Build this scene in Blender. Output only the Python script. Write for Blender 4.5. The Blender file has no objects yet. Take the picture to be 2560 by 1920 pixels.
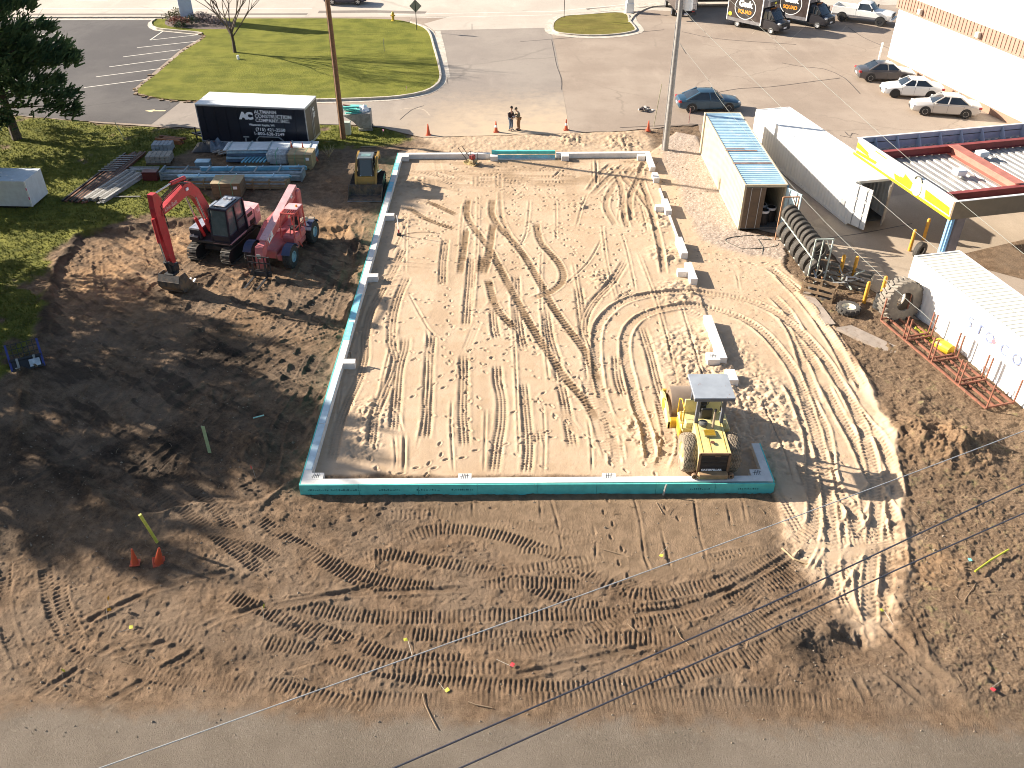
import bpy, bmesh, math, random
import numpy as np
from math import sin, cos, pi, radians, atan2, hypot, sqrt
from mathutils import Vector, Matrix
from mathutils.geometry import tessellate_polygon

# ------------------------------------------------------------------ camera, sky, sun, exposure
H = 22.5; FPX = 2196.0; PITCH = radians(35.8); YAW = radians(0.3)
scene = bpy.context.scene
cam_d = bpy.data.cameras.new('camera')
cam_d.sensor_fit = 'HORIZONTAL'; cam_d.sensor_width = 36.0
cam_d.lens = 36.0 * FPX / 2560.0
cam_d.clip_start = 0.1; cam_d.clip_end = 1500.0
cam = bpy.data.objects.new('camera', cam_d)
scene.collection.objects.link(cam)
cam.location = (0, 0, H)
cam.rotation_euler = (radians(90) - PITCH, 0, -YAW)
scene.camera = cam

SUN_EL = radians(23.5); SH = radians(-20.5)      # direction in which shadows fall (from +X towards the camera)
world = bpy.data.worlds.new('World'); scene.world = world
world.use_nodes = True
wn = world.node_tree.nodes; wl = world.node_tree.links
sky = wn.new('ShaderNodeTexSky'); sky.sky_type = 'NISHITA'; sky.sun_disc = False
sky.sun_elevation = SUN_EL
sundir = Vector((-cos(SH) * cos(SUN_EL), -sin(SH) * cos(SUN_EL), sin(SUN_EL)))
sky.sun_rotation = atan2(sundir.x, sundir.y) % (2 * pi)
sky.air_density = 1.0; sky.dust_density = 1.5; sky.ozone_density = 1.0
bg = wn['Background']; wl.new(sky.outputs[0], bg.inputs[0]); bg.inputs[1].default_value = 0.06
sun_d = bpy.data.lights.new('sun', 'SUN'); sun_d.energy = 5.0; sun_d.angle = radians(0.55)
sun_d.color = (1.0, 0.90, 0.76)
sun = bpy.data.objects.new('sun', sun_d); scene.collection.objects.link(sun)
sun.location = (-40, 15, 40)
sun.rotation_euler = sundir.to_track_quat('Z', 'Y').to_euler()
scene.view_settings.view_transform = 'Standard'
scene.view_settings.look = 'None'
scene.view_settings.exposure = 1.5
scene.view_settings.gamma = 1.0
scene.cycles.filter_width = 1.0
scene.view_settings.use_curve_mapping = False

# ------------------------------------------------------------------ placement helpers
_sp, _cp, _sy, _cy = sin(PITCH), cos(PITCH), sin(YAW), cos(YAW)
def G(x, y, z=0.0):
    """photo position -> place on the horizontal plane at height z (metres)"""
    u = (x - 1280) / FPX; v = (960 - y) / FPX
    dx, dy, dz = u, _cp + v * _sp, -_sp + v * _cp
    t = (H - z) / -dz
    X, Y = dx * t, dy * t
    return (X * _cy + Y * _sy, -X * _sy + Y * _cy)
def G3(x, y, z=0.0):
    a = G(x, y, z); return Vector((a[0], a[1], z))
rnd = random.Random(7)

# ------------------------------------------------------------------ mesh builder
def V(*a): return Vector(a)
class MB:
    def __init__(s): s.v = []; s.f = []; s.m = []; s.cur = 0; s.runs = []
    def add(s, vs, fs):
        o = len(s.v); s.v.extend([tuple(p) for p in vs])
        f0 = len(s.f)
        for f in fs: s.f.append(tuple(i + o for i in f)); s.m.append(s.cur)
        s.runs.append((len(s.v), f0, len(s.f)))
        return s
    def box(s, x0, x1, y0, y1, z0, z1, M=None):
        vs = [V(x, y, z) for z in (z0, z1) for y in (y0, y1) for x in (x0, x1)]
        if M is not None: vs = [M @ p for p in vs]
        return s.add(vs, [(0, 2, 3, 1), (4, 5, 7, 6), (0, 1, 5, 4), (2, 6, 7, 3), (0, 4, 6, 2), (1, 3, 7, 5)])
    def cbox(s, c, d, M=None):
        return s.box(c[0] - d[0] / 2, c[0] + d[0] / 2, c[1] - d[1] / 2, c[1] + d[1] / 2, c[2] - d[2] / 2, c[2] + d[2] / 2, M)
    def bbox(s, x0, x1, y0, y1, z0, z1, b=0.03, M=None):
        """box with chamfered edges"""
        c = V((x0 + x1) / 2, (y0 + y1) / 2, (z0 + z1) / 2); h = V((x1 - x0) / 2, (y1 - y0) / 2, (z1 - z0) / 2)
        vs = []; idx = {}
        for sx in (-1, 1):
            for sy in (-1, 1):
                for sz in (-1, 1):
                    for ax in range(3):
                        d = [h[0] - b, h[1] - b, h[2] - b]; d[ax] = h[ax]
                        idx[(sx, sy, sz, ax)] = len(vs); vs.append(c + V(sx * d[0], sy * d[1], sz * d[2]))
        if M is not None: vs = [M @ p for p in vs]
        fs = []
        for ax in range(3):
            o = [a for a in range(3) if a != ax]
            for sg in (-1, 1):
                q = []
                for a, bb in ((-1, -1), (1, -1), (1, 1), (-1, 1)):
                    k = [0, 0, 0]; k[ax] = sg; k[o[0]] = a; k[o[1]] = bb
                    q.append(idx[(k[0], k[1], k[2], ax)])
                fs.append(tuple(q))
        for ax in range(3):
            o = [a for a in range(3) if a != ax]
            for a in (-1, 1):
                for bb in (-1, 1):
                    q = []
                    for sg, w in ((-1, o[0]), (1, o[0]), (1, o[1]), (-1, o[1])):
                        k = [0, 0, 0]; k[ax] = sg; k[o[0]] = a; k[o[1]] = bb
                        q.append(idx[(k[0], k[1], k[2], w)])
                    fs.append(tuple(q))
        for sx in (-1, 1):
            for sy in (-1, 1):
                for sz in (-1, 1):
                    fs.append(tuple(idx[(sx, sy, sz, w)] for w in range(3)))
        return s.add(vs, fs)
    def tube(s, pts, r, n=8, cap=True):
        pts = [Vector(p) for p in pts]; m = len(pts)
        rs = r if isinstance(r, (list, tuple)) else [r] * m
        rings = []; up = None
        for i, p in enumerate(pts):
            t = (pts[min(i + 1, m - 1)] - pts[max(i - 1, 0)])
            if t.length < 1e-9: t = V(0, 0, 1)
            t.normalize()
            if up is None: up = V(0, 0, 1) if abs(t.z) < .9 else V(1, 0, 0)
            a = t.cross(up)
            if a.length < 1e-6: a = t.cross(V(0, 1, 0))
            a.normalize(); b = a.cross(t); up = b
            rings.append([p + (a * cos(2 * pi * k / n) + b * sin(2 * pi * k / n)) * rs[i] for k in range(n)])
        vs = [q for rg in rings for q in rg]; fs = []
        for i in range(m - 1):
            for k in range(n):
                a = i * n + k; b = i * n + (k + 1) % n
                fs.append((a, b, b + n, a + n))
        if cap: fs.append(tuple(range(n))[::-1]); fs.append(tuple((m - 1) * n + k for k in range(n)))
        return s.add(vs, fs)
    def bar(s, a, b, w, h, up=(0, 0, 1)):
        a = Vector(a); b = Vector(b); t = (b - a).normalized(); u = Vector(up)
        x = t.cross(u)
        if x.length < 1e-6: x = t.cross(V(0, 1, 0))
        x.normalize(); y = x.cross(t)
        vs = []
        for p in (a, b):
            for i, j in ((-1, -1), (1, -1), (1, 1), (-1, 1)): vs.append(p + x * (i * w / 2) + y * (j * h / 2))
        return s.add(vs, [(0, 1, 2, 3), (7, 6, 5, 4), (0, 4, 5, 1), (1, 5, 6, 2), (2, 6, 7, 3), (3, 7, 4, 0)])
    def prism(s, poly, lo, hi, axis='y', M=None):
        """poly of 2-D points swept along axis; axis 'y': (x,z) ; 'z': (x,y) ; 'x': (y,z)"""
        n = len(poly)
        def P(p, t):
            q = {'y': V(p[0], t, p[1]), 'z': V(p[0], p[1], t), 'x': V(t, p[0], p[1])}[axis]
            return M @ q if M is not None else q
        vs = [P(p, lo) for p in poly] + [P(p, hi) for p in poly]
        fs = [(i, (i + 1) % n, n + (i + 1) % n, n + i) for i in range(n)]
        tri = tessellate_polygon([[V(p[0], p[1], 0) for p in poly]])
        for t in tri: fs.append(tuple(t)); fs.append(tuple(n + k for k in reversed(t)))
        return s.add(vs, fs)
    def lathe(s, prof, n=24, M=None, close=False):
        """prof of (r, t); axis y (t along y)"""
        m = len(prof); vs = []
        for r, t in prof:
            for k in range(n):
                a = 2 * pi * k / n; p = V(r * cos(a), t, r * sin(a)); vs.append(M @ p if M is not None else p)
        fs = []
        for i in range(m - 1 if not close else m):
            for k in range(n):
                a = i * n + k; b = i * n + (k + 1) % n; j = ((i + 1) % m) * n
                fs.append((a, b, j + (k + 1) % n, j + k))
        return s.add(vs, fs)
    def loft(s, secs, cap=True, closed=True):
        n = len(secs[0]); vs = [p for q in secs for p in q]; fs = []
        for i in range(len(secs) - 1):
            for k in range(n if closed else n - 1):
                a = i * n + k; b = i * n + (k + 1) % n
                fs.append((a, b, b + n, a + n))
        if cap: fs.append(tuple(range(n))[::-1]); fs.append(tuple((len(secs) - 1) * n + k for k in range(n)))
        return s.add(vs, fs)
    def quad(s, a, b, c, d): return s.add([a, b, c, d], [(0, 1, 2, 3)])
    def tri(s, a, b, c): return s.add([a, b, c], [(0, 1, 2)])
    def mesh(s, name, mats, smooth=None):
        me = bpy.data.meshes.new(name); me.from_pydata(s.v, [], s.f)
        mats = mats if isinstance(mats, (list, tuple)) else [mats]
        for m in mats: me.materials.append(m)
        if len(mats) > 1: me.polygons.foreach_set('material_index', s.m)
        bm = bmesh.new(); bm.from_mesh(me)
        bmesh.ops.recalc_face_normals(bm, faces=bm.faces)
        if smooth:
            for f in bm.faces: f.smooth = True
            for e in bm.edges:
                if len(e.link_faces) == 2 and e.calc_face_angle(0) > radians(smooth): e.smooth = False
        bm.to_mesh(me); bm.free(); me.update()
        return me
    def build_each(s, name, mats, parent=None):
        """every box or bar added becomes a part of its own"""
        o = 0
        for nv, f0, f1 in s.runs:
            b = MB(); b.v = s.v[o:nv]; b.f = [tuple(i - o for i in f) for f in s.f[f0:f1]]; b.m = [0] * len(b.f); b.build(name, mats, parent); o = nv
    def build(s, name, mats, parent=None, smooth=None, **k):
        return link(name, s.mesh(name, mats, smooth), parent, **k)
def tag(o, label=None, cat=None, group=None, kind=None):
    if label: o['label'] = label
    if cat: o['category'] = cat
    if group: o['group'] = group
    if kind: o['kind'] = kind
    return o
def link(name, me, parent=None, label=None, cat=None, group=None, kind=None, loc=None, rz=None):
    o = bpy.data.objects.new(name, me); scene.collection.objects.link(o)
    if parent is not None: o.parent = parent
    if loc is not None: o.location = loc
    if rz is not None: o.rotation_euler = (0, 0, rz)
    return tag(o, label, cat, group, kind)
def thing(name, label, cat, loc=(0, 0, 0), rz=0.0, group=None, rot=None):
    o = bpy.data.objects.new(name, None); o.empty_display_size = .3
    scene.collection.objects.link(o); o.location = loc; o.rotation_euler = rot if rot else (0, 0, rz)
    return tag(o, label, cat, group)
def dup(root, loc=None, rz=None, label=None, rot=None):
    r = root.copy(); scene.collection.objects.link(r)
    if loc is not None: r.location = loc
    if rz is not None: r.rotation_euler = (0, 0, rz)
    if rot is not None: r.rotation_euler = rot
    if label: r['label'] = label
    for ch in list(root.children):
        c = ch.copy(); scene.collection.objects.link(c); c.parent = r
        for g in list(ch.children):
            d = g.copy(); scene.collection.objects.link(d); d.parent = c
    return r
def Rz(a): return Matrix.Rotation(a, 4, 'Z')
def Ry(a): return Matrix.Rotation(a, 4, 'Y')
def Rx(a): return Matrix.Rotation(a, 4, 'X')
def T(*a): return Matrix.Translation(Vector(a))

# ------------------------------------------------------------------ materials
def _n(nt, t, **k):
    n = nt.nodes.new(t)
    for a, b in k.items(): setattr(n, a, b)
    return n
def mixc(nt, fac, a, b, mode='MIX'):
    n = _n(nt, 'ShaderNodeMix', data_type='RGBA', blend_type=mode)
    for k, v in ((0, fac), (6, a), (7, b)):
        if hasattr(v, 'is_linked'): nt.links.new(v, n.inputs[k])
        elif isinstance(v, (tuple, list)): n.inputs[k].default_value = tuple(v) + ((1,) if len(v) == 3 else ())
        else: n.inputs[k].default_value = v
    return n.outputs[2]
def mth(nt, op, a, b=None, clamp=False):
    n = _n(nt, 'ShaderNodeMath', operation=op, use_clamp=clamp)
    for k, v in ((0, a), (1, b)):
        if v is None: continue
        if hasattr(v, 'is_linked'): nt.links.new(v, n.inputs[k])
        else: n.inputs[k].default_value = v
    return n.outputs[0]
def noise(nt, scale, detail=4, rough=.55, vec=None, dist=0.0):
    n = _n(nt, 'ShaderNodeTexNoise'); n.inputs['Scale'].default_value = scale
    n.inputs['Detail'].default_value = detail; n.inputs['Roughness'].default_value = rough; n.inputs['Distortion'].default_value = dist
    if vec is not None: nt.links.new(vec, n.inputs['Vector'])
    return n.outputs[0]
def ramp(nt, x, lo, hi, a=0.0, b=1.0):
    n = _n(nt, 'ShaderNodeMapRange', interpolation_type='SMOOTHSTEP')
    nt.links.new(x, n.inputs[0])
    for i, v in enumerate((lo, hi, a, b)): n.inputs[i + 1].default_value = v
    return n.outputs[0]
def attr(nt, name):
    n = _n(nt, 'ShaderNodeAttribute', attribute_name=name); return n.outputs['Fac']
def coords(nt, kind='Object', scale=None):
    t = _n(nt, 'ShaderNodeTexCoord').outputs[kind]
    if scale:
        m = _n(nt, 'ShaderNodeMapping'); nt.links.new(t, m.inputs[0]); m.inputs['Scale'].default_value = scale; return m.outputs[0]
    return t
def bump(nt, h, strength=.3, dist=.02):
    n = _n(nt, 'ShaderNodeBump'); n.inputs['Strength'].default_value = strength; n.inputs['Distance'].default_value = dist
    nt.links.new(h, n.inputs['Height']); return n.outputs[0]
def newmat(name):
    m = bpy.data.materials.new(name); m.use_nodes = True
    nt = m.node_tree; b = nt.nodes['Principled BSDF']
    return m, nt, b
_mc = {}
MUDDY = {'excavator_red', 'faded_red', 'faded_pale_red', 'cab_dark_blue', 'pale_yellow_paint', 'deep_yellow_paint', 'loader_yellow', 'fender_blue', 'bucket_steel'}
def M(name, col, rough=.6, metal=0.0, var=.15, scale=3.0, bmp=0.0, dirt=None, dirta=.5, spec=.5, coat=0.0, alpha=None, rust=None, rusta=.55):
    """painted / plain surface with worn colour variation"""
    if name in _mc: return _mc[name]
    m, nt, b = newmat(name); L = nt.links
    tc = coords(nt)
    n1 = noise(nt, scale, 5, .6, tc)
    if coat: var = 0
    dk = tuple(c * (1 - var) for c in col); lt = tuple(min(1, c * (1 + var)) for c in col)
    c = mixc(nt, ramp(nt, n1, .3, .7), dk, lt)
    if dirt:
        n2 = noise(nt, scale * 2.3, 8, .65, tc)
        c = mixc(nt, ramp(nt, n2, dirta, dirta + .22, 0, .85), c, dirt)
    if name in MUDDY:
        n4 = noise(nt, 3.2, 8, .72, coords(nt, 'Object', (1, 1, .6))); sx = _n(nt, 'ShaderNodeSeparateXYZ'); nt.links.new(tc, sx.inputs[0])
        f = mth(nt, 'ADD', ramp(nt, sx.outputs[2], 1.3, .3, -.06, .17), n4)
        c = mixc(nt, ramp(nt, f, .56, .72, 0, .8), c, (.24, .165, .105)); c = mixc(nt, ramp(nt, noise(nt, 13, 6, .8, tc), .60, .66, 0, .55), c, (.14, .09, .07))
    if rust:
        n3 = noise(nt, scale * 1.1, 8, .7, coords(nt, 'Object', (1, 1.3, .5)))
        c = mixc(nt, ramp(nt, n3, rusta, rusta + .06), c, rust)
    L.new(c, b.inputs['Base Color'])
    b.inputs['Roughness'].default_value = rough
    if not coat: L.new(ramp(nt, n1, .2, .8, max(0, rough - .1), min(1, rough + .1)), b.inputs['Roughness'])
    b.inputs['Metallic'].default_value = metal; b.inputs['Specular IOR Level'].default_value = spec
    if coat: b.inputs['Coat Weight'].default_value = coat; b.inputs['Coat Roughness'].default_value = .08
    if bmp: L.new(bump(nt, noise(nt, scale * 12, 5, .6, tc), bmp, .02), b.inputs['Normal'])
    _mc[name] = m
    return m
# ------------------------------------------------------------------ the ground: one sheet with the relief of the site
O = 2560 / 2212.0
_rs = np.random.RandomState(11)
_lat = _rs.rand(256, 256).astype(np.float32)
def vnoise(x, y):
    xi = np.floor(x).astype(np.int32); yi = np.floor(y).astype(np.int32)
    fx = (x - xi).astype(np.float32); fy = (y - yi).astype(np.float32)
    fx = fx * fx * (3 - 2 * fx); fy = fy * fy * (3 - 2 * fy)
    a = _lat[xi & 255, yi & 255]; b = _lat[(xi + 1) & 255, yi & 255]
    c = _lat[xi & 255, (yi + 1) & 255]; d = _lat[(xi + 1) & 255, (yi + 1) & 255]
    return (a + (b - a) * fx) * (1 - fy) + (c + (d - c) * fx) * fy - .5
def fbm(x, y, s, o=4, g=.5):
    r = 0; a = 1.0; c, sn = .8, .6
    for i in range(o):
        r = r + a * vnoise(x * s + 17.3 * i, y * s + 9.1 * i)
        x, y = x * c - y * sn, x * sn + y * c
        s *= 2.03; a *= g
    return r
def sm(x, a, b):
    t = np.clip((x - a) / (b - a), 0, 1); return t * t * (3 - 2 * t)
def polysdf(X, Y, P):
    P = np.array(P, dtype=np.float32); d = np.full(X.shape, 1e9, np.float32); ins = np.zeros(X.shape, bool); n = len(P)
    for i in range(n):
        a = P[i]; b = P[(i + 1) % n]; e = b - a
        wx = X - a[0]; wy = Y - a[1]
        t = np.clip((wx * e[0] + wy * e[1]) / max(1e-9, float(e @ e)), 0, 1)
        d = np.minimum(d, (wx - e[0] * t) ** 2 + (wy - e[1] * t) ** 2)
        c = ((a[1] > Y) != (b[1] > Y)) & (X < (b[0] - a[0]) * (Y - a[1]) / (b[1] - a[1] + 1e-12) + a[0])
        ins ^= c
    d = np.sqrt(d); return np.where(ins, d, -d)
def catmull(P, step=.35):
    P = [np.array(p, float) for p in P]
    if len(P) < 3: pts = P
    else:
        Q = [2 * P[0] - P[1]] + P + [2 * P[-1] - P[-2]]; pts = []
        for i in range(1, len(Q) - 2):
            n = max(2, int(np.linalg.norm(Q[i + 1] - Q[i]) / step))
            for k in range(n):
                t = k / n
                pts.append(.5 * ((2 * Q[i]) + (-Q[i - 1] + Q[i + 1]) * t + (2 * Q[i - 1] - 5 * Q[i] + 4 * Q[i + 1] - Q[i + 2]) * t * t + (-Q[i - 1] + 3 * Q[i] - 3 * Q[i + 1] + Q[i + 2]) * t ** 3))
        pts.append(P[-1])
    return pts
ys = np.concatenate([np.arange(11.0, 30, .038), np.arange(30, 44, .052), np.arange(44, 58, .075), np.arange(58, 68.01, .13)])
NR = len(ys); NC = 1100
HW = 9.5 + .53 * ys                                   # half width of each row
us = np.linspace(-1, 1, NC)
X = (HW[:, None] * us[None, :]).astype(np.float32); Y = np.repeat(ys[:, None], NC, 1).astype(np.float32)
def PG(pts, z=0): return [G(x, y, z) for x, y in pts]
SAND = PG([(1000, 392), (1300, 388), (1618, 386), (1690, 330), (1745, 340), (1850, 575), (1965, 600), (1960, 660), (2010, 730), (2085, 830), (2170, 960), (2235, 1100), (2258, 1230),
           (2245, 1400), (2215, 1560), (2175, 1585), (2110, 1540), (2050, 1470), (1990, 1400), (1960, 1330), (1925, 1225), (1930, 1200), (1500, 1195), (760, 1195), (845, 905), (912, 680), (957, 532)])
SPILL = PG([(1060, 300), (1200, 290), (1320, 300), (1500, 318), (1650, 318), (1660, 400), (1300, 392), (1000, 390), (1040, 345)])
EXC = PG([(190, 590), (330, 560), (520, 545), (640, 560), (760, 560), (880, 560), (900, 700), (820, 960), (740, 1180), (600, 1260), (300, 1270), (60, 1100), (60, 950), (110, 830), (120, 740), (140, 660)])
GRASS = PG([(-900, 250), (-200, 280), (30, 288), (200, 303), (390, 318), (495, 322), (520, 350), (470, 372), (430, 400), (500, 470), (560, 545), (380, 540), (260, 565), (190, 590), (140, 640), (115, 740), (90, 830), (50, 900), (0, 960), (-200, 1060), (-500, 1100), (-1500, 1000)])
GRASS2 = PG([(670, 312), (860, 308), (960, 318), (1040, 345), (1000, 365), (860, 372), (720, 380), (660, 350)])
PANEL = PG([(1010, 1240), (1940, 1230), (1990, 1330), (1900, 1415), (1660, 1465), (1400, 1440), (1160, 1330)])
MULCH = PG([(1960, 690), (2110, 690), (2330, 800), (2560, 1000), (2900, 1400), (2900, 1800), (2450, 1800), (2260, 1560), (2280, 1250), (2250, 1080), (2170, 930), (2060, 790)])
GRAV = PG([(1650, 318), (1745, 330), (1850, 575), (1965, 600), (1950, 650), (1870, 640), (1760, 600), (1700, 480), (1650, 400)])
FOUND = PG([(755, 1200), (996, 386), (1624, 382), (1930, 1200)], .3)
wob = fbm(X, Y, .45, 4) * 1.3; wob2 = fbm(X, Y, 1.8, 3) * .35
s_sand = polysdf(X, Y, SAND) + .35 * wob2 + .12 * wob
s_spill = polysdf(X, Y, SPILL) + wob * 1.5 + wob2
s_exc = polysdf(X, Y, EXC) + wob * .6 + wob2 * .6
s_gr = np.maximum(polysdf(X, Y, GRASS) + wob * .7 + wob2, polysdf(X, Y, GRASS2) + wob * .6 + wob2 * .8)
s_pan = polysdf(X, Y, PANEL) + wob * .4
s_mul = polysdf(X, Y, MULCH) + wob * .3
s_grv = polysdf(X, Y, GRAV) + wob * .5
s_fnd = polysdf(X, Y, FOUND)
lowz = sm(-Y, -23.5, -21.5); s_sand = s_sand + lowz * (.9 * wob2 + .5 * fbm(X, Y, 5, 3)); sand = sm(s_sand, -.12, .14) * (1 - lowz) + sm(s_sand, -.75, .75) * lowz; spill = sm(s_spill, -.5, .8); sand_all = np.maximum(sand, spill * .85)
grass = sm(s_gr, -.25, .35) * (1 - sand_all)
grass *= sm(fbm(X + 40, Y, .6, 4) + .42 + .1 * np.clip(s_gr, 0, 3), 0, .25)
exc = sm(s_exc, -.25, .30)
mulch = sm(s_mul, -.3, .3) * (1 - sand); grav = sm(s_grv, -.5, .3)
panel = sm(s_pan, -.4, .4) * (1 - sand)
found = sm(s_fnd, -.02, .1)
dirt = (1 - sand_all) * (1 - grass)
# base shape
base = .10 * found - .06 * (1 - found) * dirt + .04 * sand_all * (1 - found)
base += exc * (-.17) * (1 - found)
base += .10 * np.exp(-((s_exc + .12) / .22) ** 2) * (1 - sand) * (1 - found)          # crumbled rim of the scraped area
front = sm(-(Y - 24.1), 0, .6)
base += front * (-.02 + .10 * sm(X, -4, 2) + .12 * sm(X, 2, 8) - .1 * sm(X, 8.6, 9.6))
base += .16 * np.exp(-((s_mul + .18) / .25) ** 2) * sm(X, 8, 11) * (Y < 39)               # bank beside the haul track
base += mulch * .14
# free relief
rough = fbm(X, Y, 2.2, 5, .58); fine = fbm(X + 5, Y, 9, 3, .6); big = fbm(X, Y + 30, .25, 3)
det = np.zeros_like(X)
det += sand_all * (1 - .35 * found) * (.012 * rough + .006 * fine)
churn_px = [(1760, 900, 2.2), (1850, 1000, 2.2), (1900, 1080, 1.9), (1700, 740, 1.2), (1640, 560, .9), (1660, 640, .9), (1610, 420, .9), (1560, 360, 1.3), (1430, 350, 1.0), (1030, 470, 1.2), (930, 1040, .9),
            (1010, 560, .6), (1450, 520, .5), (1500, 700, .7), (1580, 1080, .6), (1640, 1120, .8), (900, 1110, .9)]
ch = np.zeros_like(X)
for cx, cy, r in churn_px:
    a = G(cx, cy); ch = np.maximum(ch, np.exp(-(((X - a[0]) / r) ** 2 + ((Y - a[1]) / (r * 1.3)) ** 2) ** 2))
lump = np.abs(fbm(X * 1.0, Y, 2.6, 4, .55)) + .5 * np.maximum(0, fbm(X + 9, Y + 3, 5, 2))
det += ch * .19 * lump
det += grav * (.02 * rough + .02 * fine) + spill * .07 * lump * (1 - sand)
det += dirt * (1 - panel * .65) * (.050 * rough + .024 * fine) * (1 + .35 * mulch)
lines = fbm(X * .35 + .9 * Y * .2, Y * 1.2, 2.2, 4, .6)
det += dirt * (1 - panel) * (1 - mulch) * .03 * lines
dl = fbm((X * .8 - Y * .6) * .22, (X * .6 + Y * .8), 2.2, 4, .65)
det += exc * .10 * dl + exc * .06 * lump
det += grass * (.05 * fbm(X, Y, 6, 3, .7) + .03 * rough)
for (cx, cy, r, h) in [(2270, 1090, 1.1, .42), (2360, 1130, 1.3, .35), (2420, 1110, .9, .5), (2290, 1010, .8, .25), (2060, 1580, .7, .22), (2150, 1600, .6, -.18), (1990, 1600, .7, .2), (2080, 1640, .8, -.1),
                       (640, 1100, .9, .35), (880, 525, 1.4, .12), (770, 395, 1.6, .25), (720, 480, 1.2, .2), (930, 395, 1.1, .25), (640, 420, 1.2, .1), (200, 640, 1.5, .16), (420, 640, 1.2, .10), (330, 700, 1.0, .14), (250, 740, .9, .12), (610, 680, .7, .14)]:
    a = G(cx, cy); q = np.exp(-((X - a[0]) ** 2 + (Y - a[1]) ** 2) / (r * r)); base += h * q * (.85 + .45 * rough)
dark = np.zeros_like(X); tan = np.zeros_like(X)
# where darker topsoil lies, where orange subsoil shows
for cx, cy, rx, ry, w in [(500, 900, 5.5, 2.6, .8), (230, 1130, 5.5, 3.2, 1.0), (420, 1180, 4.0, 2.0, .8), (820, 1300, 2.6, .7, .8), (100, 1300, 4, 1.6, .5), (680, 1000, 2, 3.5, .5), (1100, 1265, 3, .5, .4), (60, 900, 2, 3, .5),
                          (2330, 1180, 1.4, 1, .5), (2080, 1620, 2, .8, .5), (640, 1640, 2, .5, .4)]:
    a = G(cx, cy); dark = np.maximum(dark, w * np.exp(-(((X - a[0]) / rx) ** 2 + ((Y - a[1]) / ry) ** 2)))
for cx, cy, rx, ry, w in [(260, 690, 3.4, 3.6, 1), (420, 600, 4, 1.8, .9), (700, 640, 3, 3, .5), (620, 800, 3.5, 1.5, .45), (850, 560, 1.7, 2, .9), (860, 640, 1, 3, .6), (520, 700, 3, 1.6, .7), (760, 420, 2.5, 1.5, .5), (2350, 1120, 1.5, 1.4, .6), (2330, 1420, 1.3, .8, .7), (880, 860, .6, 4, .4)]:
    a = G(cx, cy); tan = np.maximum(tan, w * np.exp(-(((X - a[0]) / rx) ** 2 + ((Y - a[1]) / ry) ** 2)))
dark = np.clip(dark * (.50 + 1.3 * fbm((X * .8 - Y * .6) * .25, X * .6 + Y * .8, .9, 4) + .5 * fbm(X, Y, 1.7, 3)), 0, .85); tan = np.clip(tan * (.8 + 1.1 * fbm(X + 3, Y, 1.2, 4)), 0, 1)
damp = np.zeros_like(X)
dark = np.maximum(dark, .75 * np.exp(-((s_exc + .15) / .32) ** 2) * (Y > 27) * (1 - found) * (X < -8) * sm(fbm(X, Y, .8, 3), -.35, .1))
swath = np.clip(.5 + .9 * fbm(X * 1.0, Y * .07, .75, 3) + .25 * fbm(X, Y, .5, 3), 0, 1) * found
streak = np.clip(.5 + 1.1 * dl, 0, 1) * exc * (1 - found)
damp = np.maximum(damp, .5 * found * sm(Y, 49, 54) * sm(fbm(X * .5, Y * 1.5, .8, 4), -.05, .3))

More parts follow.
